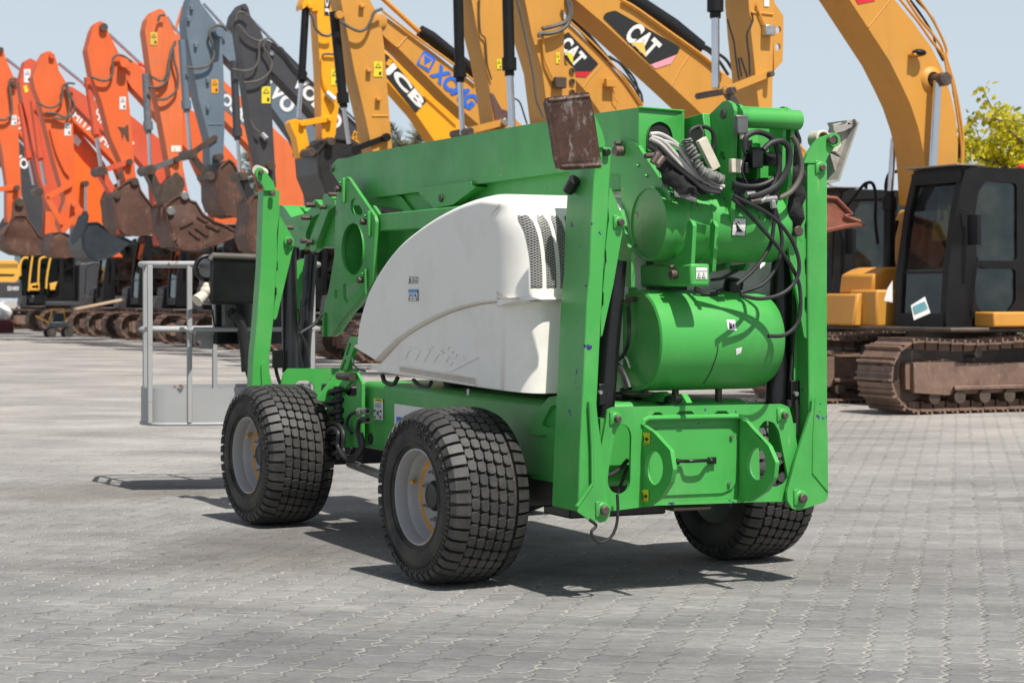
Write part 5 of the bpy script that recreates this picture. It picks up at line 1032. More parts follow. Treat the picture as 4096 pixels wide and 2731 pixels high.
    it2 = MB(); it2.box(bf + 1.5, bf + 3.05, ay + .08, ay2 - .08, 1.02, 1.10); it2.box(bf + 2.1, bf + 2.7, am - .42, am - .28, 1.10, 1.62); it2.box(bf + 2.1, bf + 2.7, am + .28, am + .42, 1.10, 1.62); it2.tube([(bf + 1.8, am - .1, 1.1), (bf + 1.75, am - .1, 1.75)], .016, 6); it2.tube([(bf + 1.8, am + .1, 1.1), (bf + 1.75, am + .1, 1.75)], .016, 6); it2.box(bf + 1.55, bf + 1.62, ay2 - .28, ay2 - .12, 1.7, 1.95); it2.box(bf + 3.0, bf + 3.05, ay + .1, ay2 - .1, 1.1, 1.75)
    obj('controls', it2, M_CB, cb, .01)
    it = MB(); obj('visor', MB().box(bf + 1.5, bf + 1.95, ay - .0, ay2 - .0, 3.045, 3.065), plain('sun_visor_grey', (.22, .19, .16), .5), cb, .006)
    mi = MB(); mi.tube([(bf + 1.55, ay - .02, 2.5), (bf + 1.62, ay - .14, 2.45), (bf + 1.62, ay - .14, 2.2)], .012, 6); mi.box(bf + 1.60, bf + 1.66, ay - .28, ay - .08, 2.05, 2.42); obj('mirror', mi, M_CB, cb, .012)
    hd = MB(); hd.tube([(bf + 1.72, ay - .03, 1.2), (bf + 1.72, ay - .06, 1.5), (bf + 1.78, ay - .06, 1.9)], .012, 6); hd.box(bf + 1.86, bf + 1.99, ay - .02, ay, 1.78, 1.80); obj('door_handle', hd, M_CB, cb, 0)
    lp = MB(); lp.sphere(Vector((bf + 1.50, ay + .15, 1.06)), .045); obj('work_lamp', lp, M_ZN, cb); UC[key] = cb; return cb
def house(t, bf, ac, mat, lower, hi=2.05, wide=1.36):
    bxm = mat if ac < 32 else M_DG
    P = lambda l, y: [Vector((bf + p[0], y, p[1])) for p in l]
    mb = MB(); mb.box(bf + 1.15, bf + 5.3, ac - wide + .08, ac + wide - .02, .97, 1.03); obj('deck', mb, M_LK if lower is M_DG else lower, t, .02)
    mb = MB(); mb.prism(P([(3.2, 1.03), (5.2, 1.03), (5.5, 1.3), (5.55, 1.9), (5.4, hi + .05), (3.9, hi + .12), (3.25, hi)], ac - wide), (0, .95, 0)); obj('engine_hood', mb, mat, t, .03)
    mb = MB(); mb.prism(P([(3.5, 1.03), (5.3, 1.03), (5.62, 1.25), (5.7, 2.0), (5.4, hi + .16), (3.5, hi + .1)], ac - wide + .9), (0, 2 * wide - .9, 0)); obj('counterweight', mb, mat, t, .06, seg=3)
    mb = MB(); mb.box(bf + 1.75, bf + 3.25, ac - wide, ac - wide + .38, 1.035, 1.22); obj('side_skirt', mb, bxm, t, .02)
    mb = MB(); mb.prism(P([(1.05, 1.03), (2.2, 1.03), (2.2, 1.45), (1.12, 1.45)], ac + .62), (0, wide - .62, 0)); mb.prism(P([(1.35, 1.46), (2.6, 1.46), (2.6, 1.80), (1.6, 1.80), (1.38, 1.70)], ac + .62), (0, wide - .62, 0)); obj('tool_box', mb, bxm, t, .03)
    mb = MB(); mb.prism(P([(2.15, 1.82), (2.6, 1.82), (2.6, 2.55), (2.35, 2.60), (2.22, 2.4)], ac + .62), (0, wide - .62, 0)); obj('fuel_tank_housing', mb, bxm, t, .03)
    mb = MB(); mb.tube([(bf + 1.2, ac + wide - .05, 1.5), (bf + 1.25, ac + wide - .05, 2.5), (bf + 1.5, ac + wide - .05, 2.7), (bf + 2.4, ac + wide - .05, 2.75)], .018, 6); mb.tube([(bf + 2.4, ac + wide - .05, 2.75), (bf + 2.6, ac + wide - .05, 2.5)], .018, 6); obj('hand_rail', mb, M_CB, t)
def stripe(t, k, poly, a, mat, off, name='decal'):
    mb = MB(); P_ = [Pa(k, p, a) - Vector((0, off, 0)) for p in poly]; tr = tessellate_polygon([P_]); mb.add(P_, [tuple(q) for q in tr]); return obj(name, mb, mat, t, 0, 0)
def word(t, k, txt, quad, a, mat, off, bold=.03, shear=0): return obj('lettering', text_mb(txt, La(k, quad, a), (0, -off, 0), bold, shear), mat, t, 0, 0)
def bucket(t, k, poly, a, w_, mat, open_from, teeth=4, tooth_mat=None, a_off=0.0):
    """two side plates and a wrapped shell between them; open_from = indices of the open mouth edge"""
    P_ = La(k, poly, a); n = len(P_); mb = MB(); mb.prism(P_, (0, .05, 0)); mb.prism([p + Vector((0, w_ - .05, 0)) for p in P_], (0, .05, 0))
    cen = sum(P_, Vector()) / n; i0, i1 = open_from
    for i in range(n):
        if i0 <= i < i1: continue
        p, q = P_[i], P_[(i + 1) % n]; pi, qi = p + (cen - p).normalized() * .06, q + (cen - q).normalized() * .06
        mb.prism([p, q, qi, pi], (0, w_, 0))
    b_ = obj('bucket', mb, mat, t, .008); ed = MB(); pl = [p - Vector((0, .012, 0)) for p in P_[i1:] + P_[:i0 + 1]]
    if len(pl) > 1: ed.tube(pl, .03, 5); obj('wear_edge', ed, mat, b_, 0)
    tp, tq = P_[i0], P_[i1 % n]; lip = P_[i0]
    d = (P_[i0] - P_[i0 - 1]).normalized(); tm = MB()
    for j in range(teeth):
        y = .08 + (w_ - .28) * j / max(1, teeth - 1); s = lip + Vector((0, y, 0))
        u_ = d.cross(Vector((0, 1, 0))).normalized() * .05
        tm.add([s - u_, s + u_, s + u_ + Vector((0, .13, 0)), s - u_ + Vector((0, .13, 0)), s + d * .2 + Vector((0, .03, 0)), s + d * .2 + Vector((0, .10, 0))], [(0, 1, 2, 3), (0, 4, 1), (3, 2, 5), (1, 4, 5, 2), (0, 3, 5, 4)])
    obj('bucket_teeth', tm, tooth_mat or mat, b_, 0, 0); return b_
def barp(mb, k, p0, p1, a, hw, th):               # link bar with round ends, outline in the plane y = a
    A_, B_ = Pa(k, p0, a), Pa(k, p1, a); d = (B_ - A_).normalized(); n_ = Vector((-d.z, 0, d.x)); pts = []
    for i in range(9): t = math.pi / 2 + math.pi * i / 8; pts.append(A_ + (d * math.cos(t) + n_ * math.sin(t)) * hw * 1.15)
    for i in range(9): t = -math.pi / 2 + math.pi * i / 8; pts.append(B_ + (d * math.cos(t) + n_ * math.sin(t)) * hw * 1.15)
    mb.prism(pts, (0, th, 0))
def pxr(k, a, p, r): return (Pa(k, (p[0] + r, p[1]), a) - Pa(k, (p[0] - r, p[1]), a)).length / 2
def machine(label, a, bf, body=None, lower=None, group='excavators parked side by side along the yard', name='excavator', tracks=True, withcab=True):
    ac = a - .15; t = thing(name, label, 'excavator', (bf + 2.2, ac, 0), group)
    if tracks: und(t, bf, ac)
    if body: house(t, bf, ac, body, lower or M_DG, 2.05 if a < 30 else 2.85)
    if withcab:
        cb_ = cab(t, bf, ac)
        if a > 30: cb_.scale = (1.0, 1.0, 1.16)
    return t
def stick(t, k, poly, a, w_, mat, rd=14, holes=()):
    mb = MB(); mb.prism(La(k, rnd(poly, rd, 3), a), (0, w_, 0), [La(k, h, a) for h in holes]); o = obj('stick', mb, mat, t, .02)
    return o
def boom(t, k, poly, a, w_, mat, rd=14, name='boom'):
    mb = MB(); mb.prism(La(k, rnd(poly, rd, 3), a), (0, w_, 0)); return obj(name, mb, mat, t, .02)
def ram(t, k, p0, p1, p2, a, r_, mat, rr=None, name='bucket_cylinder'):
    r = pxr(k, a, p0, r_); rod = pxr(k, a, p0, rr or r_ * .6); A_, B_, Z_ = Pa(k, p0, a), Pa(k, p1, a), Pa(k, p2, a); d = (B_ - A_).normalized()
    mb = MB(); mb.tube([A_, B_], r, 16); mb.tube([B_ - d * r * 2.2, B_], r * 1.28, 16); mb.tube([B_, B_ + d * r * 1.0], r * .85, 14); c_ = obj(name, mb, mat, t, 0)
    mb = MB(); mb.tube([B_, Z_], rod, 14); obj('piston_rod', mb, M_CH, c_, 0); return c_
def hoses(t, k, lst, a, r_, mat=None, name='hydraulic_hose'):
    for pts in lst:
        mb = MB(); mb.tube(spl(La(k, pts, a), 6), pxr(k, a, pts[0], r_), 7); obj(name, mb, mat or M_HS, t)
def pin(t, k, p, a, r_, h_=.08, mat=None, back=.0):
    v = Pa(k, p, a); mb = MB(); mb.tube([v + Vector((0, back, 0)), v - Vector((0, h_, 0))], pxr(k, a, p, r_), 14); return obj('pivot_pin', mb, mat or M_LK, t, .004)
def links(t, k, lst, a, th, mat, hw):
    for p0, p1 in lst:
        mb = MB(); barp(mb, k, p0, p1, a, pxr(k, a, p0, hw * .78), th); obj('bucket_link', mb, mat, t, .008)
def crosspin(t, k, p, a, r_, L_, mat=None):
    v = Pa(k, p, a); mb = MB(); mb.tube([v - Vector((0, .12, 0)), v + Vector((0, L_, 0))], pxr(k, a, p, r_), 16); return obj('link_shaft', mb, mat or M_LK, t, .006)
def warn(t, k, q, a, mat=None):
    x0, y0, x1, y1 = q; s = stripe(t, k, rect(*q), a, mat or M_YL, .012, 'warning_sticker'); h_ = y1 - y0; w_ = x1 - x0
    stripe(s, k, [(x0 + w_ * .15, y0 + h_ * .42), (x1 - w_ * .15, y0 + h_ * .42), ((x0 + x1) / 2, y0 + h_ * .1)], a, M_INK, .018, 'sticker_print'); stripe(s, k, [(x0 + w_ * .28, y0 + h_ * .38), (x1 - w_ * .28, y0 + h_ * .38), ((x0 + x1) / 2, y0 + h_ * .18)], a, mat or M_YL, .022, 'sticker_print')
    stripe(s, k, rect(x0 + w_ * .6, y0 + h_ * .68, x1 - w_ * .15, y0 + h_ * .88), a, M_INK, .018, 'sticker_print')
BF = lambda a: 10.4 + .053 * (a - 12)
# --- nearest, on the right edge
a = 12.10; t = machine('ochre excavator nearest the camera, its black cab cut by the right edge of the photo', a, 10.4, M_CY, M_LK)
boom(t, 'z5', [(30, -1450), (120, -1500), (250, -1420), (700, -800), (1250, 0), (1400, 180), (1560, 400), (1660, 600), (1725, 800), (1770, 1000), (1788, 1250), (1782, 1500), (1770, 1750), (1520, 1750), (1508, 1470), (1490, 1290), (1450, 1100), (1380, 890), (1300, 720), (1200, 520), (1010, 230), (860, 0), (300, -850), (60, -1300)], a, .60, M_CY, 30)
stick(t, 'm8', [(700, -1800), (1190, -1800), (1170, 0), (1150, 600), (1140, 1100), (1130, 1700), (930, 1700), (890, 1400), (860, 1050), (800, 500), (760, 0)], a + .05, .55, M_CY)
mb = MB(); mb.prism(La('m8', [(1150, -20), (1172, 50), (1222, 120), (1310, 250), (1306, 600), (1296, 960), (1160, 1115), (1150, 600)], a + .2), (0, .04, 0), [La('m8', ell(1230, 468, 42, 58, 18), a + .2), La('m8', ell(1222, 735, 42, 58, 18), a + .2)]); obj('lifting_plate', mb, M_CY, t, .004)
ram(t, 'm8', (240, -1500), (240, 180), (245, 1380), a + .25, 88, M_CB, 54)
crosspin(t, 'm8', (450, 1420), a - .02, 45, .75, M_PN); links(t, 'm8', [((440, 1410), (1070, 1160))], a - .02, .06, M_CY, 55); pin(t, 'm8', (1068, 1165), a, 38, .1)
links(t, 'm8', [((440, 1410), (700, 1850))], a + .0, .08, M_LK, 60)
hoses(t, 'm8', [[(810, 200), (825, 330), (740, 520), (745, 700), (770, 900), (780, 1180)], [(430, 300), (480, 480), (530, 650), (560, 900), (610, 1250)], [(600, 900), (650, 1200)], [(640, 900), (740, 1200)]], a + .02, 13, M_RB)
hoses(t, 'm8', [[(900, 40), (900, 120), (1010, 390)]], a + .02, 16, M_CY, 'steel_pipe'); mb = MB(); v = Pa('m8', (1040, 490), a + .04); mb.box(v.x - .07, v.x + .07, v.y - .1, v.y, v.z - .06, v.z + .07); obj('valve_block', mb, M_ZN, t, .01)
mb = MB(); mb.tube(La('m8', [(800, 190), (970, 205), (1145, 225)], a + .045), .014, 6); mb.tube(La('z5', [(1020, 232), (1110, 120), (1205, 0)], a), .010, 6); obj('weld_bead', mb, M_CY, t)
stripe(t, 'm8', [(1000, 100), (1080, 102), (1080, -40), (1000, -40)], a + .05, M_WS, .01, 'warning_sticker')
stripe(t, 'z5', [(930, 36), (1075, 8), (1055, -90), (880, -60)], a, plain('red_decal', (.65, .02, .04), .4, 0, .05), .008)
hoses(t, 'z5', [[(1280, -20), (1450, 190), (1570, 360), (1660, 470), (1690, 560), (1740, 720), (1770, 900), (1800, 1100), (1820, 1300), (1815, 1440)], [(1440, -20), (1560, 150), (1650, 320), (1690, 430), (1690, 500), (1755, 720), (1800, 950), (1830, 1180), (1828, 1430)], [(1340, -20), (1460, 160), (1600, 330), (1660, 440), (1700, 640), (1735, 700)]], a + .10, 10, M_CY, 'steel_pipe')
hoses(t, 'z5', [[(1380, 0), (1480, 140), (1570, 290), (1600, 400), (1660, 520)], [(1430, 0), (1560, 140), (1640, 300), (1690, 420)], [(1400, 30), (1520, 200), (1560, 280)], [(1745, 780), (1790, 1000), (1800, 1200), (1795, 1350)]], a + .16, 8, M_RB)
mb = MB(); v = Pa('z5', (1455, 450), a - .10); mb.sphere(v, .09, 1.2, .8, .55); lo_ = obj('work_lamp', mb, M_CB, t, 0); mb = MB(); v = Pa('z5', (1400, 478), a); mb.box(v.x - .08, v.x + .08, v.y - .14, v.y, v.z - .01, v.z + .02); obj('lamp_bracket', mb, M_CY, lo_, .004)
ram(t, 'z5', (1560, 1900), (1562, 1600), (1612, 690), a - .14, 40, M_CB, 30, 'boom_cylinder'); crosspin(t, 'z5', (1640, 680), a - .16, 48, .3, M_PN); mb = MB(); v = Pa('z5', (1560, 680), a); mb.lathe([(0, .17), (-.03, .15), (-.05, .10)], v, (0, 1, 0), 24); obj('pin_boss', mb, M_CY, t)
ram(t, 'z6', (1190, 1420), (1205, 400), (1238, -100), a + .72, 42, M_CB, 22, 'boom_cylinder'); hoses(t, 'z6', [[(1000, 330), (1010, 280), (1060, 290), (1085, 400), (1080, 600), (1100, 800)], [(830, 490), (960, 320), (1000, 280)], [(1270, 180), (1200, 200), (1170, 300), (1180, 380)], [(1270, 600), (1230, 800), (1240, 1000)]], a + 1.0, 12, M_CB)
bucket(t, 'z6', [(250, 560), (420, 380), (740, 412), (872, 548), (805, 562), (942, 612), (930, 632), (800, 655), (600, 700), (300, 760)], 12.9, 1.1, rusty('red_bucket_steel', (.22, .07, .045), (.30, .11, .07), (.20, .13, .10), .55, 3), (5, 6))
for q, a_, w_ in ((((1385, 1325), (1505, 1250), (1552, 1390), (1410, 1452)), 10.94, 0), (((1155, 1285), (1185, 1180), (1228, 1110), (1228, 1300)), 11.6, 0)):
    s = stripe(t, 'z6', q, a_, M_WS, .0, 'paper_sheet')
stripe(t, 'z6', [(1415, 1400), (1530, 1350), (1500, 1290), (1400, 1335)], 10.935, plain('print_teal', (.12, .30, .34), .5), .004, 'sheet_print')
mb = MB(); v = Pa('z6', (2345, 150), 11.5); mb.sphere(v, .085, 1, 1, .6); mb.tube([v, v - Vector((0, 0, .08))], .06, 14); obj('beacon', mb, plain('red_beacon', (.65, .04, .02), .3, 0, .1), t)
mb = MB(); mb.box(11.6, 12.9, 12.25, 12.85, 1.02, 1.5); obj('boom_foot', mb, M_CY, t, .03)
# --- second: big decal boom
a = 17.0; t = machine('ochre excavator whose boom carries the large black CAT decal, cab set back behind the lift', a, BF(a) + 1.35, M_CY, M_LK)
boom(t, 'z4', [(700, -330), (800, -400), (1100, -260), (1450, 0), (1700, 150), (2240, 540), (2700, 900), (3150, 1400), (3200, 2000), (2850, 2000), (2700, 1500), (2140, 965), (1900, 740), (1300, 190), (1075, 0), (760, -240)], a + .04, .62, M_CY, 30)
stick(t, 'z4', [(560, -900), (985, -900), (975, 0), (975, 560), (1055, 570), (1076, 690), (1076, 830), (1010, 1080), (850, 1080), (790, 600), (700, 300), (640, 0)], a, .62, M_CY)
for p in ((1040, 605), (1040, 698), (1040, 790)): v = Pa('z4', p, a); mb = MB(); mb.lathe([(.02, .045), (-.03, .045), (-.03, .028), (.02, .026), (.02, 0)], v, (0, 1, 0), 18); obj('bushing', mb, M_LK, t)
ram(t, 'z4', (478, -700), (508, 600), (535, 1200), a + .12, 44, M_CB, 29)
stripe(t, 'z4', rnd([(1303, 150), (1330, 110), (1410, 88), (1968, 405), (1940, 465), (1715, 552)], 22), a + .04, M_INK, .010); stripe(t, 'z4', [(1715, 552), (1940, 465), (1885, 545), (1755, 586)], a + .04, plain('pink_decal', (.80, .32, .38), .45, 0, .05), .010)
word(t, 'z4', 'CAT', [(1475, 318), (1690, 512), (1812, 380), (1600, 176)], a + .04, M_WS, .018, .045); stripe(t, 'z4', [(1545, 366), (1652, 362), (1672, 488)], a + .04, plain('yellow_decal', (.80, .52, .12), .45, 0, .05), .024)
mb = MB(); mb.tube(La('z4', [(1380, -110), (1900, 230), (2130, 420)], a + .3), .14, 16); obj('stick_cylinder', mb, M_CB, t); hoses(t, 'z4', [[(1470, 0), (1600, 75), (1860, 260), (2100, 430), (2240, 540), (2330, 640)]], a + .0, 13, M_CY, 'steel_pipe')
hoses(t, 'z4', [[(2080, 370), (2180, 395), (2240, 430), (2352, 500), (2420, 600)], [(2100, 390), (2200, 430), (2300, 520), (2380, 640)]], a + .2, 12, M_RB)
mb = MB(); mb.tube(La('z4', [(2040, 480), (1960, 600), (1895, 735)], a + .04), .014, 6); obj('weld_bead', mb, M_CY, t)
hoses(t, 'z4', [[(990, -20), (1035, 60), (1010, 200), (940, 260), (860, 285), (770, 290), (765, 320)], [(1000, 0), (1020, 120), (980, 190), (880, 225), (790, 245)]], a - .12, 17, M_HS); hoses(t, 'z4', [[(570, -20), (640, 280), (710, 620), (740, 850), (800, 1000)]], a - .02, 10, M_HS); hoses(t, 'z4', [[(790, 300), (810, 500), (850, 600), (890, 690)]], a - .05, 11, M_CY, 'steel_pipe')
mb = MB(); v = Pa('z4', (920, 710), a - .02); mb.box(v.x - .09, v.x + .09, v.y - .12, v.y, v.z - .08, v.z + .08); obj('valve_block', mb, M_LK, t, .01); warn(t, 'z4', (903, 448, 935, 542), a)
mb = MB(); v = Pa('z4', (1360, 710), a + 0); mb.box(v.x - .12, v.x + .1, v.y + .1, v.y + .3, v.z - .06, v.z + .06); 
bucket(t, 'z4', [(850, 1060), (1010, 1060), (1300, 1300), (1300, 1500), (1100, 1600), (850, 1500)], a - .3, 1.2, M_RU, (2, 3))
# --- third: small decal boom
a = 21.0; t = machine('ochre excavator with the smaller black CAT decal, between the large decal and the XCMG boom', a, BF(a), M_CY, M_LK)
boom(t, 'z4', [(250, -700), (450, -780), (700, -150), (1010, 190), (1270, 450), (1500, 690), (1640, 900), (1950, 1200), (2000, 1900), (1700, 1900), (1290, 970), (1135, 750), (1075, 690), (975, 500), (500, -300)], a + .04, .55, M_CY, 30)
stick(t, 'z4', [(100, -900), (430, -900), (447, 0), (490, 450), (498, 960), (480, 1200), (395, 1200), (345, 800), (290, 500), (240, 300), (185, 0)], a, .55, M_CY)
ram(t, 'z4', (52, -700), (85, 660), (108, 1150), a + .1, 40, M_CB, 22); crosspin(t, 'z4', (150, 1125), a - .05, 32, .6, M_PN); links(t, 'z4', [((155, 1120), (460, 1045))], a - .06, .08, M_CY, 30); pin(t, 'z4', (460, 1045), a - .06, 28, .08, M_ZN)
boom(t, 'z4', [(345, 795), (372, 800), (440, 930), (500, 950), (495, 1060), (400, 1100), (375, 950)], a - .02, .03, rusty('brown_bracket', (.09, .04, .035), (.13, .07, .06), (.1, .06, .05)), 4, 'bracket')
stripe(t, 'z4', [(960, 300), (1010, 275), (1267, 545), (1205, 612), (1070, 612), (1050, 570), (960, 480)], a + .04, M_INK, .010); stripe(t, 'z4', [(1070, 612), (1205, 612), (1160, 660), (1075, 655)], a + .04, plain('crimson_decal', (.58, .015, .03), .45, 0, .05), .010)
word(t, 'z4', 'CAT', [(925, 400), (1068, 582), (1170, 488), (1010, 300)], a + .04, M_WS, .018, .045); stripe(t, 'z4', [(975, 440), (1046, 462), (1048, 555)], a + .04, M_YL, .024)
ram(t, 'z4', (1350, 520), (1020, 120), (900, -50), a + .25, 26, M_CB, 14, 'stick_cylinder'); hoses(t, 'z4', [[(1340, 490), (1450, 540), (1560, 690), (1630, 790), (1648, 880)], [(1330, 520), (1440, 600), (1540, 700), (1600, 790), (1640, 900)], [(1360, 480), (1480, 560), (1590, 700), (1620, 880)]], a + .2, 9, M_RB)
hoses(t, 'z4', [[(1010, 170), (1150, 300), (1330, 480), (1500, 680), (1650, 900)]], a + .0, 9, M_CY, 'steel_pipe'); warn(t, 'z4', (398, 505, 438, 590), a); mb = MB(); v = Pa('z4', (1360, 710), a); mb.box(v.x - .1, v.x + .1, v.y - .1, v.y, v.z - .07, v.z + .07); mb.tube(spl(La('z4', [(1385, 740), (1405, 800), (1400, 830), (1440, 880)], a - .02)), .01, 5); obj('lamp_bracket', mb, M_CY, t, .01)
mb = MB(); mb.tube(La('z4', [(1290, 560), (1200, 660), (1135, 750)], a + .04), .012, 6); obj('weld_bead', mb, M_CY, t)
hoses(t, 'z4', [[(250, -20), (250, 130), (262, 280), (300, 330), (310, 450), (320, 560), (355, 680)], [(555, 840), (600, 880), (640, 1000), (660, 1060)]], a - .04, 7, M_LK); bucket(t, 'z4', [(330, 1150), (480, 1160), (700, 1400), (600, 1600), (350, 1500)], a - .3, 1.1, M_RU, (2, 3))
# --- fourth: XCMG
a = 25.6; t = machine('ochre excavator with the blue XCMG lettering on its boom', a, BF(a), M_CY, M_LK)
boom(t, 'z3', [(1262, 150), (1285, 118), (1325, 113), (1560, 268), (1960, 590), (2250, 800), (2900, 1400), (2900, 1800), (2700, 1800), (2500, 1450), (2200, 1090), (1900, 830), (1500, 430), (1370, 320), (1275, 195)], a + .05, .55, M_CY, 20)
stick(t, 'z3', [(900, -500), (1120, -540), (1240, 0), (1290, 90), (1345, 260), (1365, 430), (1395, 830), (1430, 1280), (1440, 1420), (1290, 1420), (1200, 1000), (1110, 620), (1050, 300), (990, 0)], a, .55, M_CY)
ram(t, 'z3', (930, 100), (1012, 880), (1062, 1230), a + .12, 38, M_CB, 20); crosspin(t, 'z3', (1100, 1280), a - .05, 40, .5, M_CB); links(t, 'z3', [((1110, 1275), (1370, 1175))], a - .05, .1, M_CB, 26); pin(t, 'z3', (1370, 1175), a - .05, 34, .1, M_CB); pin(t, 'z3', (968, 130), a, 32, .1, M_CY)
word(t, 'z3', 'XCMG', [(1745, 640), (2085, 945), (2185, 845), (1835, 540)], a + .05, M_BL, .014, .05); stripe(t, 'z3', rnd([(1700, 428), (1806, 500), (1742, 622), (1634, 545)], 10), a + .05, M_BL, .012); stripe(t, 'z3', [(1700, 462), (1775, 512), (1742, 588), (1662, 548), (1668, 500)], a + .05, M_CY, .018); stripe(t, 'z3', [(1702, 470), (1768, 515), (1700, 558)], a + .05, M_BL, .024)
hoses(t, 'z3', [[(1345, 90), (1440, 165), (1590, 280), (1730, 385), (1950, 545), (2140, 700)]], a + .0, 10, M_CY, 'steel_pipe'); hoses(t, 'z3', [[(990, 180), (1070, 235), (1150, 265), (1210, 240), (1250, 170), (1275, 105), (1345, 75)]], a - .15, 13, M_HS)
mb = MB(); mb.tube(La('z3', [(1300, -60), (1660, 270)], a + .3), .05, 10); obj('piston_rod', mb, M_CY, t); mb = MB(); mb.tube(La('z3', [(1665, 270), (1760, 320), (2200, 680)], a + .3), .13, 14); obj('stick_cylinder', mb, M_CB, t); warn(t, 'z3', (1270, 525, 1345, 655), a)
for p in ((1165, 55), (1225, 605), (1305, 850)): v = Pa('z3', p, a); mb = MB(); mb.box(v.x - .05, v.x + .05, v.y - .1, v.y, v.z - .03, v.z + .03); obj('hose_clip', mb, M_CY, t, .008)
v0, v1 = Pa('z3', (1480, 400), a + .05), Pa('z3', (1565, 300), a + .05); mb = MB(); mb.tube([v0, v1], .02, 6); mb.tube(La('z3', [(1255, 990), (1395, 990)], a), .018, 6); mb.lathe([(0, .13), (-.05, .13), (-.06, .1), (-.06, 0)], Pa('z3', (1325, 175), a + .05), (0, 1, 0), 20); obj('weld_bead', mb, M_CY, t)
bucket(t, 'z3', [(1290, 1400), (1440, 1400), (1700, 1600), (1600, 1900), (1350, 1800)], a - .3, 1.1, M_BBK, (2, 3))
# --- fifth: JCB
a = 29.6; t = machine('bright yellow excavator with the black and white JCB decal on its boom', a, BF(a), M_JY, M_LK)
boom(t, 'z3', [(900, 60), (960, 20), (1050, 90), (1370, 430), (1730, 760), (2000, 1020), (2300, 1350), (2380, 2000), (2050, 2000), (1990, 1500), (1790, 1205), (1640, 985), (1380, 690), (960, 300)], a + .05, .5, M_JY, 24)
stick(t, 'z3', [(765, -300), (960, -300), (965, 100), (985, 500), (980, 850), (945, 1150), (925, 1200), (832, 1200), (815, 600), (790, 200)], a, .42, M_JY)
boom(t, 'z3', [(662, 40), (690, -40), (790, -60), (800, 90), (740, 95), (700, 50), (665, 80)], a - .03, .4, M_JY, 8, 'stick_lug'); pin(t, 'z3', (725, 45), a - .03, 26, .06, M_JY)
ram(t, 'z3', (690, 60), (655, 680), (628, 1010), a + .08, 31, M_CB, 20); links(t, 'z3', [((660, 1052), (895, 1012))], a - .08, .12, M_JY, 27); boom(t, 'z3', [(556, 1040), (600, 1012), (690, 1045), (692, 1100), (722, 1250), (690, 1345), (640, 1348), (610, 1180), (560, 1070)], a - .04, .35, M_JY, 12, 'bucket_link')
pin(t, 'z3', (660, 1052), a - .08, 24, .05, M_JY); pin(t, 'z3', (895, 1012), a - .08, 22, .05, M_JY); stripe(t, 'z3', [(850, 130), (892, 132), (905, -60), (850, -60)], a, M_INK, .01); word(t, 'z3', 'JCB', [(890, 128), (897, -150), (858, -150), (852, 122)], a, M_WS, .018, .04)
stripe(t, 'z3', [(1340, 440), (1395, 475), (1722, 865), (1630, 966), (1340, 610)], a + .05, M_INK, .010); word(t, 'z3', 'JCB', [(1325, 585), (1640, 952), (1722, 872), (1410, 500)], a + .05, M_WS, .018, .05); stripe(t, 'z3', [(1370, 545), (1400, 500), (1430, 520), (1405, 570)], a + .05, M_OR, .02)
hoses(t, 'z3', [[(720, 105), (750, 150), (770, 230), (820, 290), (880, 305), (910, 290)]], a - .12, 12, M_HS); hoses(t, 'z3', [[(940, 462), (850, 460), (830, 490)]], a - .06, 9, M_HS); hoses(t, 'z3', [[(828, 510), (835, 680), (880, 780)], [(1720, 760), (1850, 880), (1990, 1010)]], a - .05, 8, M_JY, 'steel_pipe'); mb = MB(); v = Pa('z3', (895, 815), a - .03); mb.tube([v + Vector((-.06, 0, .05)), v + Vector((.08, -.08, -.1))], .07, 10); obj('quick_coupler_valve', mb, M_ZN, t); warn(t, 'z3', (905, 592, 966, 728), a)
bucket(t, 'd', [(728, 352), (745, 330), (770, 318), (795, 322), (835, 342), (905, 400), (890, 500), (800, 500), (752, 448), (732, 400)], a - .45, 1.35, M_BBK, (5, 7), 4)
crosspin(t, 'z3', (895, 1210), a - .5, 34, 1.0, M_LK); boom(t, 'z3', [(710, 1250), (880, 1170), (940, 1180), (960, 1260), (900, 1330), (750, 1340), (690, 1300)], a - .25, .1, M_BBK, 12, 'quick_coupler'); crosspin(t, 'z3', (725, 1300), a - .4, 36, .8, M_LK)
# --- sixth: dark grey VOLVO
a = 34.9; t = machine('dark grey excavator with white VOLVO lettering, stick standing beside the yellow JCB one', a, BF(a), M_DG, M_DG)
boom(t, 'z3', [(300, 380), (330, 338), (380, 345), (480, 425), (740, 690), (960, 900), (1190, 1120), (1260, 1300), (1300, 1900), (1050, 1900), (1000, 1290), (900, 1150), (720, 935), (500, 705), (380, 590), (310, 470)], a + .05, .55, M_DG, 24)
stick(t, 'z3', [(75, 125), (140, 35), (180, 28), (205, 75), (215, 130), (300, 250), (335, 340), (385, 480), (392, 800), (410, 1100), (432, 1500), (440, 1600), (330, 1600), (290, 1400), (215, 1050), (165, 650), (110, 260), (55, 215)], a, .45, M_DG)
ram(t, 'z3', (75, 520), (105, 1165), (130, 1500), a + .1, 32, M_DG, 16); word(t, 'z3', 'VOLVO', [(560, 710), (940, 1120), (1020, 1030), (650, 625)], a + .05, M_WS, .014, .045)
stripe(t, 'z3', [(1078, 1180), (1105, 1110), (1205, 1195), (1175, 1245)], a + .05, M_OR, .012); word(t, 'z3', 'POWER', [(1085, 1175), (1170, 1235), (1195, 1190), (1110, 1125)], a + .05, M_INK, .018, .02)
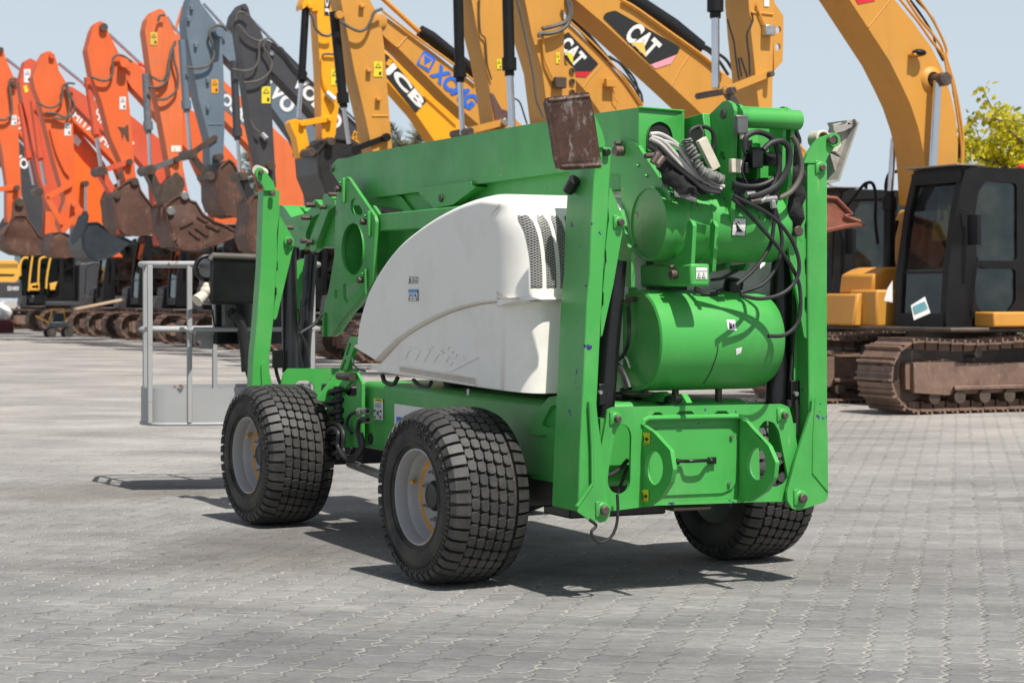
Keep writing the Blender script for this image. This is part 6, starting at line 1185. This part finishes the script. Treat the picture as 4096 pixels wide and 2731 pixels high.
hoses(t, 'z3', [[(60, 590), (180, 605), (260, 570), (290, 480), (292, 380), (320, 345), (380, 330), (440, 380)], [(160, 705), (280, 690), (370, 630), (400, 550), (370, 470), (330, 400), (345, 340)], [(90, 180), (110, 110), (160, 105), (200, 140)], [(110, 210), (200, 310), (290, 350), (320, 330)], [(215, 1020), (240, 1080), (300, 1140)]], a - .12, 9, M_HS); ram(t, 'z3', (700, 640), (470, 410), (190, 130), a + .25, 14, M_DG, 11, 'stick_cylinder'); hoses(t, 'z3', [[(400, 370), (500, 460), (600, 590), (740, 700), (960, 880), (1190, 1100)]], a - .0, 8, M_RB)
warn(t, 'z3', (312, 738, 388, 882), a); mb = MB(); v = Pa('z3', (315, 1145), a - .03); mb.tube([v, v + Vector((.1, -.06, -.12))], .07, 8); obj('quick_coupler_valve', mb, M_ZN, t); pin(t, 'z3', (165, 65), a, 22, .05, M_DG); pin(t, 'z3', (395, 455), a + .05, 20, .06, M_ZN)
crosspin(t, 'z3', (385, 1420), a - .1, 36, .6, M_LK); links(t, 'z3', [((140, 1510), (385, 1420))], a - .08, .08, M_LK, 20); links(t, 'z8', [((1000, 220), (1130, 520))], a, .3, M_BBK, 40); crosspin(t, 'z8', (1005, 222), a - .1, 36, .6); crosspin(t, 'z8', (985, 215), a - .05, 30, .5)
bucket(t, 'z8', [(1075, 560), (1070, 450), (1100, 390), (1200, 370), (1300, 480), (1350, 650), (1300, 800), (1160, 895), (1080, 840), (1040, 720)], a - .3, 1.0, M_RU, (5, 7))
# --- seventh: blue grey VOLVO
a = 39.3; t = machine('blue grey excavator with white VOLVO lettering, stick taller than the frame', a, BF(a), M_BG, M_DG)
boom(t, 'z3', [(-130, 260), (-90, 205), (-40, 210), (60, 300), (380, 600), (700, 900), (900, 1150), (1000, 1500), (1020, 1900), (760, 1900), (700, 1400), (600, 1190), (400, 915), (150, 640), (-80, 400)], a + .05, .55, M_BG, 24)
stick(t, 'z1', [(1590, 160), (1625, 0), (1650, -60), (1690, -50), (1720, 30), (1845, 190), (1895, 300), (1912, 600), (1922, 1000), (1912, 1350), (1850, 1450), (1795, 1400), (1790, 1180), (1700, 850), (1645, 550), (1600, 300)], a, .62, M_BG)
ram(t, 'z1', (1555, 340), (1595, 930), (1628, 1300), a + .1, 32, M_BG, 17); word(t, 'z3', 'VOLVO', [(140, 545), (530, 985), (620, 880), (240, 470)], a + .05, M_WS, .014, .045)
hoses(t, 'z1', [[(1600, 575), (1700, 580), (1790, 550), (1830, 470), (1815, 370), (1790, 280), (1830, 220), (1900, 220), (1940, 260)]], a - .12, 12, M_HS); ram(t, 'z1', (2200, 530), (1950, 260), (1740, 30), a + .25, 14, M_BG, 11, 'stick_cylinder'); warn(t, 'z1', (1806, 677, 1866, 795), a, M_OR)
for p in ((1637, 68), (1612, 165), (1672, 388), (1775, 920), (1775, 690)): v = Pa('z1', p, a); mb = MB(); mb.box(v.x - .04, v.x + .04, v.y - .08, v.y, v.z - .06, v.z + .06); obj('hose_clip', mb, M_BG, t, .01)
pin(t, 'z1', (1850, 290), a + .0, 36, .35, M_BG); links(t, 'z1', [((1640, 1315), (1840, 1175)), ((1640, 1315), (1790, 1510))], a - .05, .16, M_LK, 26); crosspin(t, 'z1', (1640, 1315), a - .2, 40, .8); crosspin(t, 'z1', (1795, 1505), a - .2, 34, .8); crosspin(t, 'z1', (1870, 1345), a - .2, 34, .8); mb = MB(); mb.tube(La('z1', [(1780, 1062), (1905, 1062)], a), .018, 6); obj('weld_bead', mb, M_BG, t)
bucket(t, 'z8', [(812, 150), (890, 82), (925, 110), (965, 190), (1022, 420), (1020, 560), (960, 570), (870, 550), (815, 500), (788, 420), (784, 300)], a - .35, 1.35, M_RU, (4, 6))
# --- eighth: orange DOOSAN
a = 44.0; t = machine('orange excavator with grey bucket cylinder and a grey DOOSAN band on its boom', a, BF(a), M_HP, M_DG)
boom(t, 'z1', [(1440, 330), (1500, 280), (1560, 320), (1912, 684), (2240, 1000), (2540, 1279), (2720, 1500), (2780, 2000), (2750, 2300), (2350, 2300), (2300, 1800), (2168, 1290), (1920, 1030), (1700, 850), (1470, 560)], a + .05, .55, M_HP, 24)
stick(t, 'z1', [(1240, 260), (1262, 160), (1310, 95), (1370, 70), (1408, 95), (1450, 185), (1525, 340), (1545, 600), (1560, 900), (1562, 1300), (1568, 1567), (1560, 1660), (1480, 1620), (1430, 1300), (1365, 950), (1290, 620)], a, .55, M_HP)
stripe(t, 'm1', [(150, 440), (380, 630), (520, 760), (800, 1060), (980, 1300), (760, 1235), (380, 925), (150, 720)], a + .05, M_BG, .010); word(t, 'm1', 'DOOSAN', [(40, 560), (770, 1215), (850, 1075), (130, 400)], a + .05, M_WS, .016, .04)
ram(t, 'z1', (1245, 630), (1268, 1110), (1286, 1430), a + .1, 32, plain('grey_cylinder', (.14, .15, .16), .45), 16); hoses(t, 'z1', [[(1270, 740), (1370, 740), (1440, 660), (1450, 520), (1480, 400), (1500, 350)], [(1290, 650), (1380, 690), (1430, 620), (1460, 440), (1500, 370)], [(1340, 850), (1430, 840), (1510, 760), (1520, 640), (1490, 520), (1480, 420)], [(1350, 180), (1370, 130), (1410, 130)]], a - .14, 11, M_HS)
warn(t, 'z1', (1284, 275, 1345, 385), a, plain('faded_yellow_sticker', (.62, .42, .06), .5)); stripe(t, 'z1', rect(1464, 1244, 1546, 1296), a, M_WS, .012, 'warning_sticker'); stripe(t, 'z1', [(1480, 1282), (1506, 1284), (1494, 1254)], a, M_YL, .018, 'sticker_print'); links(t, 'z1', [((1290, 1445), (1510, 1362))], a - .06, .10, plain('grey_link', (.12, .125, .12), .5), 27); crosspin(t, 'z1', (1285, 1450), a - .2, 42, .9); pin(t, 'z1', (1512, 1362), a - .06, 28, .06)
links(t, 'z8', [((215, 190), (330, 420))], a, .4, M_LK, 36); boom(t, 'z8', [(330, 300), (440, 180), (500, 240), (515, 300), (480, 370), (340, 480), (290, 420)], a - .1, .5, M_LK, 12, 'quick_coupler'); ram(t, 'z1', (1560, 60), (1500, 250), (1430, 140), a + .3, 10, M_HP, 8, 'stick_cylinder'); ram(t, 'z1', (1640, 420), (1600, 370), (1440, 180), a + .25, 14, M_HP, 12, 'stick_cylinder'); crosspin(t, 'z8', (385, 520), a - .36, 34, .1, M_ZN); crosspin(t, 'z8', (505, 390), a - .36, 34, .1, M_ZN)
bk_ = bucket(t, 'z8', [(345, 480), (400, 430), (440, 400), (530, 380), (555, 430), (605, 445), (665, 545), (760, 610), (850, 640), (940, 690), (1030, 685), (1000, 712), (880, 765), (780, 805), (640, 845), (540, 855), (430, 825), (400, 745), (370, 650)], a - .40, 1.5, M_RU, (10, 11))
for q in ([(620, 550), (720, 600), (700, 620), (615, 570)], [(700, 620), (820, 670), (800, 690), (690, 640)], [(620, 650), (720, 720), (700, 735), (600, 665)], [(560, 670), (650, 750), (630, 760), (545, 690)], [(440, 800), (470, 760), (500, 800), (480, 845)], [(525, 850), (530, 810), (590, 810), (590, 855)], [(615, 845), (620, 800), (675, 795), (680, 835)], [(695, 820), (700, 780), (750, 770), (765, 805)], [(470, 650), (580, 595), (590, 610), (480, 665)], [(380, 720), (430, 710), (450, 760), (400, 790)]):
    mb = MB(); mb.prism(La('z8', q, a - .44), (0, .05, 0)); obj('wear_plate', mb, M_RU, bk_, .01)
# --- ninth: orange with the dirty stick
a = 48.5; t = machine('orange excavator with a dark stain low on its stick and a round rusty bucket', a, BF(a), M_HO, M_DG)
boom(t, 'z1', [(985, 520), (1010, 470), (1060, 465), (1200, 565), (1560, 870), (1720, 1010), (1990, 1320), (2110, 1500), (2160, 1900), (2160, 2300), (1900, 2300), (1800, 1650), (1650, 1330), (1400, 1060), (1225, 850), (1120, 740), (1060, 640)], a + .05, .6, M_HO, 24)
stick(t, 'z1', [(745, 425), (790, 260), (815, 205), (850, 176), (895, 192), (935, 290), (1010, 440), (1065, 560), (1085, 690), (1110, 930), (1165, 1560), (1180, 1650), (1120, 1680), (1060, 1500), (1045, 1390), (950, 1180), (870, 870), (790, 660)], a, .6, M_HO)
stripe(t, 'z1', [(1005, 1080), (1060, 1090), (1095, 1060), (1105, 1210), (1085, 1200), (1060, 1140), (1045, 1200), (1035, 1130)], a, plain('oil_stain', (.11, .05, .03), .6), .012, 'oil_stain'); warn(t, 'z1', (1022, 826, 1076, 934), a, M_WS)
pin(t, 'z1', (882, 235), a, 34, .12, M_LK); pin(t, 'z1', (1045, 545), a - .0, 40, .3, M_HO); ram(t, 'z1', (745, 660), (822, 1150), (865, 1430), a + .12, 30, M_HR, 18); hoses(t, 'z1', [[(770, 650), (860, 685), (930, 680), (965, 610), (965, 510), (1000, 470), (1060, 480), (1130, 530)]], a - .14, 11, M_HS)
ram(t, 'z1', (1250, 580), (1190, 535), (930, 290), a + .25, 14, M_HR, 13, 'stick_cylinder'); links(t, 'z1', [((880, 1455), (1110, 1380))], a - .08, .1, M_HR, 26); crosspin(t, 'z1', (870, 1460), a - .2, 42, .8); pin(t, 'z1', (1105, 1382), a - .08, 26, .08); links(t, 'z2', [((890, 0), (1000, 190))], a - .05, .4, M_HR, 32); crosspin(t, 'z2', (1145, 55), a - .4, 34, .5); crosspin(t, 'z2', (995, 170), a - .4, 34, .5)
bucket(t, 'z2', [(1060, 70), (1130, 38), (1180, 60), (1200, 130), (1250, 200), (1340, 310), (1350, 400), (1325, 490), (1240, 510), (1150, 515), (1080, 500), (1010, 440), (988, 380), (985, 310), (970, 200), (1000, 120)], a - .45, 1.6, M_RU, (5, 7))
ram(t, 'z2', (1020, 500), (1020, 200), (1018, 40), a - .1, 22, M_HO, 14, 'boom_cylinder'); pin(t, 'z1', (1018, 1500), a, 28, .2)
# --- tenth
a = 54.0; t = machine('faded red orange excavator with bright orange bucket links and a dark blue bucket', a, BF(a), M_HR, M_DG)
boom(t, 'z1', [(570, 790), (575, 745), (610, 735), (740, 820), (900, 900), (1120, 985), (1400, 1215), (1560, 1400), (1640, 1800), (1640, 2100), (1350, 2100), (1300, 1500), (1150, 1330), (960, 1180), (800, 1060), (640, 900)], a + .05, .6, M_HR, 20)
stick(t, 'z1', [(280, 660), (330, 530), (385, 440), (440, 436), (480, 500), (502, 600), (560, 690), (600, 800), (622, 1000), (636, 1400), (640, 1600), (690, 1780), (540, 1990), (500, 1900), (560, 1700), (460, 1350), (385, 1050), (345, 870), (300, 760)], a, .6, M_HO)
word(t, 'z1', 'HITACHI', [(790, 990), (1100, 1290), (1150, 1220), (840, 920)], a + .05, M_WS, .014, .03); pin(t, 'z1', (440, 480), a, 24, .1, M_HR); ram(t, 'z1', (280, 860), (345, 1350), (385, 1580), a + .12, 28, M_HR, 17)
hoses(t, 'z1', [[(310, 870), (400, 915), (480, 905), (530, 840), (535, 740), (580, 710), (640, 715)], [(390, 960), (480, 970), (560, 1000), (595, 930), (580, 800), (560, 720)], [(450, 1005), (560, 1015), (630, 960), (630, 880), (590, 800), (575, 720)]], a - .14, 10, M_HS); ram(t, 'z1', (770, 760), (720, 720), (500, 540), a + .25, 14, M_HR, 13, 'stick_cylinder'); warn(t, 'z1', (550, 1050, 606, 1158), a, M_WS)
links(t, 'z2', [((405, 190), (600, 80)), ((410, 200), (525, 400)), ((545, 470), (690, 300))], a - .1, .12, M_HO, 26); crosspin(t, 'z2', (330, 140), a - .1, 36, .7); crosspin(t, 'z2', (630, 250), a - .15, 22, .1, M_HO)
bucket(t, 'z2', [(700, 560), (715, 480), (750, 410), (830, 404), (930, 468), (1130, 570), (1060, 622), (960, 690), (830, 736), (760, 700), (712, 630)], a - .45, 1.9, M_BS, (5, 6)); boom(t, 'z2', [(600, 540), (650, 420), (680, 340), (740, 350), (745, 410), (700, 520), (620, 600)], a - .5, .1, M_BS, 10, 'bucket_ear')
hoses(t, 'z1', [[(430, 1100), (480, 1290), (550, 1450), (590, 1500)]], a - .05, 10, M_HO, 'steel_pipe')
# --- eleventh
a = 59.7; t = machine('orange excavator with white HITACHI lettering, its stick half hidden by the redder one', a, BF(a), M_HO, M_DG)
boom(t, 'z1', [(330, 640), (400, 640), (620, 915), (800, 1060), (1000, 1230), (1150, 1420), (1180, 1600), (1060, 1600), (980, 1390), (800, 1200), (630, 1040), (400, 820)], a - .2, .6, M_HO, 20); word(t, 'z1', 'HITACHI', [(610, 1000), (920, 1268), (962, 1200), (650, 938)], a - .2, M_WS, .014, .03)
boom(t, 'z2', [(560, -460), (620, -440), (760, -280), (900, -100), (960, 100), (970, 300), (960, 600), (1060, 700), (640, 700), (620, 100), (560, -200)], a + .3, .6, M_HO, 24); boom(t, 'z2', [(560, -300), (680, -160), (760, -60), (830, 60), (885, 160), (915, 280), (905, 440), (880, 700), (640, 700), (600, 100)], a, .5, plain('bright_orange_paint', (.84, .145, .018), .4, 0, .06, 2), 24, 'boom_foot')
stripe(t, 'z1', rnd([(620, 1150), (650, 1148), (698, 1205), (668, 1252), (622, 1215)], 6), a + .28, M_WS, .02, 'paper_card')
stick(t, 'z1', [(165, 700), (215, 520), (260, 494), (315, 525), (330, 700), (420, 1200), (520, 1567), (600, 1800), (430, 1800), (330, 1500), (240, 1050), (190, 850)], a - .1, .6, M_HR); ram(t, 'z1', (175, 890), (245, 1350), (290, 1580), a + .1, 26, M_HR, 16); ram(t, 'z2', (730, 420), (730, 330), (732, 75), a - .3, 22, M_BS, 13, 'boom_cylinder'); crosspin(t, 'z2', (730, 72), a - .35, 26, .4)
warn(t, 'z1', (205, 590, 260, 705), a - .1, M_WS); stripe(t, 'z1', [(198, 735), (225, 725), (245, 780), (215, 795)], a - .1, M_YL, .012, 'warning_sticker'); bucket(t, 'z2', [(440, 560), (450, 500), (520, 480), (560, 500), (700, 560), (640, 690), (560, 705), (470, 690), (425, 640)], a - .3, 1.5, M_RU, (4, 5)); ram(t, 'z1', (400, 770), (330, 690), (290, 540), a + .2, 10, M_HR, 9, 'stick_cylinder')
# --- twelfth, at the left edge
a = 66.0; t = machine('orange excavator at the left edge of the photo with a long curved rusty bucket', a, BF(a), M_HO, M_DG)
boom(t, 'z1', [(40, 720), (90, 650), (150, 660), (320, 960), (480, 1200), (560, 1500), (560, 2100), (380, 2100), (400, 1500), (330, 1330), (180, 1170), (60, 950)], a + .05, .6, M_HO, 20); word(t, 'z1', 'HITACHI', [(70, 1000), (275, 1250), (322, 1190), (120, 950)], a + .05, M_WS, .014, .03)
stick(t, 'z1', [(-100, 400), (0, 395), (30, 420), (50, 500), (110, 640), (150, 740), (152, 900), (165, 1300), (180, 1567), (188, 1900), (60, 1900), (60, 1567), (20, 1300), (0, 1200), (-60, 800)], a, .6, M_HO); hoses(t, 'z1', [[(-20, 1020), (50, 1020), (100, 960), (90, 800), (80, 700), (110, 670), (160, 690)]], a - .14, 11, M_HS); warn(t, 'z1', (96, 985, 142, 1068), a, M_WS); ram(t, 'z1', (250, 660), (190, 610), (50, 500), a + .25, 14, M_HR, 13, 'stick_cylinder')
crosspin(t, 'z2', (140, 108), a - .1, 24, .4); crosspin(t, 'z2', (165, 235), a - .5, 36, .9); boom(t, 'z2', [(100, 330), (130, 200), (170, 190), (220, 240), (235, 360), (200, 400), (110, 380)], a - .5, .1, M_RU, 12, 'bucket_ear'); links(t, 'z2', [((-60, 120), (140, 108))], a - .05, .2, M_HO, 24); pin(t, 'z1', (110, 715), a - .0, 24, .2); pin(t, 'z1', (5, 425), a, 22, .1)
bucket(t, 'z2', [(95, 400), (130, 345), (215, 345), (240, 380), (290, 450), (330, 515), (400, 560), (430, 660), (290, 686), (180, 672), (100, 632), (45, 572), (28, 505)], a - .5, 2.2, M_RU, (6, 7))
# --- grey machine far left, behind
a = 80.0; t = machine('dark grey excavator at the far left behind the orange ones, white letters on its boom', a, BF(a) - .3, M_DG, M_DG)
boom(t, 'z1', [(-200, 1000), (0, 1180), (150, 1190), (300, 1350), (420, 1500), (500, 1700), (560, 2150), (300, 2150), (190, 1567), (60, 1450), (-200, 1250)], a, .6, M_DG, 20); word(t, 'z1', 'VOLVO', [(-60, 1230), (215, 1460), (255, 1385), (-20, 1150)], a, M_WS, .014, .04)
boom(t, 'z1', [(-300, 900), (-200, 900), (-180, 1900), (-300, 1900)], a, .4, M_DG, 8, 'stick')
# --- yellow machine turned away, far left
a = 72.0; t = thing('excavator', 'yellow excavator at the far left turned away, louvred counterweight and yellow cab rails', 'excavator', (BF(72.0) + 2.2, a + .4, 0), 'excavators parked side by side along the yard')
def bodyp(nm, poly, w_, mat, bev=.05, rd=20, da=0): mb = MB(); mb.prism(La('z2', rnd(poly, rd, 3), a + da), (0, w_, 0)); return obj(nm, mb, mat, t, bev)
M_YC = paint('warm_yellow_machine_paint', (.78, .42, .06), .42, .05, None, 0, .08, .35)
cw = bodyp('counterweight', [(-220, 725), (140, 726), (166, 765), (168, 860), (145, 912), (-220, 912)], 1.6, M_YC)
mb = MB(); [mb.prism(La('z2', rect(-60 + i * 18, 755, -51 + i * 18, 792), a - .01), (0, .02, 0)) for i in range(12)]; mb.prism(La('z2', [(-100, 840), (130, 845), (115, 862), (-100, 862)], a - .01), (0, .02, 0)); obj('louvre', mb, M_DK, cw, 0)
dk_ = bodyp('lower_frame', [(-220, 915), (185, 915), (185, 1050), (-220, 1050)], 1.5, M_DG, .02); word(dk_, 'z2', 'EE480', [(64, 985), (160, 985), (160, 948), (64, 948)], a, M_WS, .02, .02)
gl_ = bodyp('cab', [(175, 690), (490, 670), (490, 1020), (185, 1030)], 1.2, M_GD, .02, 8, .3)
mb = MB(); [mb.tube(spl(La('z2', p, a + .1)), .045, 7) for p in ([(172, 860), (175, 760), (200, 710), (240, 706)], [(325, 940), (335, 760), (350, 710), (405, 696)], [(245, 990), (258, 840), (278, 690)], [(395, 970), (400, 880), (420, 760), (436, 690)])]; obj('hand_rail', mb, M_YC, gl_)
mb = MB(); mb.prism(La('z2', [(255, 930), (340, 915), (340, 985), (255, 985)], a + .15), (0, .1, 0), [La('z2', [(275, 945), (325, 940), (325, 965), (275, 965)], a + .15)]); mb.prism(La('z2', [(425, 925), (490, 910), (470, 980), (430, 982)], a + .15), (0, .1, 0)); obj('step_guard', mb, M_YC, gl_, .02)
und(t, t['_b'][0] - 2.2, a + .4)
# ------------------------------------------------------------------ loose things by the tracks
def at0(k, p, a): return Pa(k, p, a)
aa = 44.0
p0, p1 = Pa('z2', (640, 1145), aa), Pa('z2', (1050, 1062), aa); t = thing('wooden_plank', 'pale wooden plank lying on the tracks at the left', 'plank', ((p0.x + p1.x) / 2, aa, (p0.z + p1.z) / 2))
mb = MB(); mb.bar(p0, p1, .35, .06); obj('board', mb, plain('pale_wood', (.42, .30, .20), .7, 0, .2, 3), t, .01)
aa = 42.0; v = Pz('z2', (500, 1385), 0); t = thing('trolley_jack', 'small dark wheeled workshop cart standing in front of the left tracks', 'cart', (v.x, v.y, 0))
mb = MB(); mb.box(v.x - .35, v.x + .3, v.y - .25, v.y + .25, .35, .55); mb.box(v.x - .2, v.x + .15, v.y - .15, v.y + .15, .55, .85); obj('body', mb, M_BS, t, .03); mb = MB()
for dx, dy in ((-.3, -.3), (.3, -.3), (-.3, .3), (.3, .3)): mb.tube([(v.x + dx, v.y + dy - .04, .16), (v.x + dx, v.y + dy + .04, .16)], .16, 14)
obj('wheels', mb, M_TC, t); mb = MB(); mb.tube([(v.x - .3, v.y - .1, .5), (v.x - .8, v.y - .1, .75)], .03, 6); mb.tube([(v.x - .3, v.y + .1, .4), (v.x - .2, v.y + .1, 1.0), (v.x + .2, v.y + .1, 1.0), (v.x + .3, v.y + .1, .4)], .03, 6); obj('handle', mb, M_YC, t)
v = Pz('z2', (30, 1345), 0); t = thing('crate', 'dark red crate holding a white bag at the far left', 'crate', (v.x, v.y, 0)); mb = MB(); mb.box(v.x - .5, v.x + .35, v.y - .3, v.y + .3, 0, .5); obj('box', mb, plain('dark_red_plastic', (.09, .015, .02), .5), t, .03)
t2 = thing('plastic_bag', 'crumpled white plastic bag sitting on the red crate', 'bag', (v.x, v.y, .5)); mb = MB(); mb.sphere(Vector((v.x - .15, v.y, .80)), .42, 1, .8, .8, 22); mb.sphere(Vector((v.x - .05, v.y, 1.12)), .14, 1, 1, 1, 12)
for q in mb.v: q += Vector((mnoise.noise(q * 4), mnoise.noise(q * 4 + Vector((3, 3, 3))), mnoise.noise(q * 5))) * .12
obj('bag', mb, M_WS, t2, 0, 0)
# ------------------------------------------------------------------ trees, shrubs, shed
broad_tree('broadleaf_tree', 'yellow green broad-leaved tree behind the right-hand cab', Pz('r', (1032, 380), 0) * 1 + Vector((.55, 0, 0)), 4.75, 1.8, 4300, 5, .125, 1.5)
palm('tall palm showing between the XCMG stick and the JCB boom', tuple(Pa('r', (408, 300), 62).xy) + (0,), 6.6, 46, 3.2, 3)
palm('palm crown showing between the grey stick and the orange booms', tuple(Pa('r', (262, 300), 74).xy) + (0,), 6.6, 40, 2.8, 4)
palm('palm crown behind the right outrigger foot', tuple(Pa('r', (790, 300), 52).xy) + (0,), 5.3, 34, 2.0, 6)
palm('palm tip showing above the large CAT boom beside the ochre stick', tuple(Pa('r', (722, 300), 56).xy) + (0,), 7.9, 24, 1.5, 8)
rng = random.Random(12); lf = MB()
for i in range(9000):
    p = Vector((rng.uniform(11, 42), rng.uniform(20, 24), 0)); p.z = abs(rng.gauss(.45, .3)) * (1 + .4 * mnoise.noise(Vector((p.x, p.y, 0)))); leaf(lf, p, .16, .035, rng)
me = bpy.data.meshes.new('planting_bed'); me.from_pydata([W(q) for q in lf.v], [], lf.f); struct('planting_bed_shrubs', me, M_SL, 'stuff')
lf = MB()
for i in range(15000):
    q = Vector((rng.uniform(21, 23), rng.uniform(34, 112), 0)); q.z = rng.uniform(0, 4.0 + .9 * mnoise.noise(Vector((q.y * .35, 0, 3)))); leaf(lf, q, .55, .16, rng)
me = bpy.data.meshes.new('added_backdrop_hedge'); me.from_pydata([W(q) for q in lf.v], [], lf.f); struct('added_backdrop_hedge', me, M_HG, 'stuff')  # dark hedge added behind the row to cover horizon and bright sky gaps
aa = 46.0; v = Pa('z6', (1000, 1000), aa); t = thing('shed', 'long grey corrugated shed roof far behind the right-hand cab', 'shed', (v.x + 8, aa, 0))
q0, q1 = Pa('z6', (760, 335), aa), Pa('z6', (1320, 270), aa); mb = MB(); zr = q1.z
mb.add([(q0.x - 2, aa, q0.z - .25), (q0.x + 60, aa, q0.z - .25), (q0.x + 60, aa + 7, zr + 1.2), (q0.x - 2, aa + 7, q0.z + .1)], [(0, 1, 2, 3)]); mb.box(q0.x - 2, q0.x + 60, aa, aa + .1, q0.z - .5, q0.z - .2); obj('roof', mb, plain('grey_corrugated_sheet', (.30, .31, .31), .5, .3, .15, 2), t)
mb = MB(); mb.box(q0.x - 2, q0.x + 60, aa + .4, aa + 6.5, 0, q0.z - .3); obj('wall', mb, plain('shed_wall', (.16, .17, .17), .7), t)
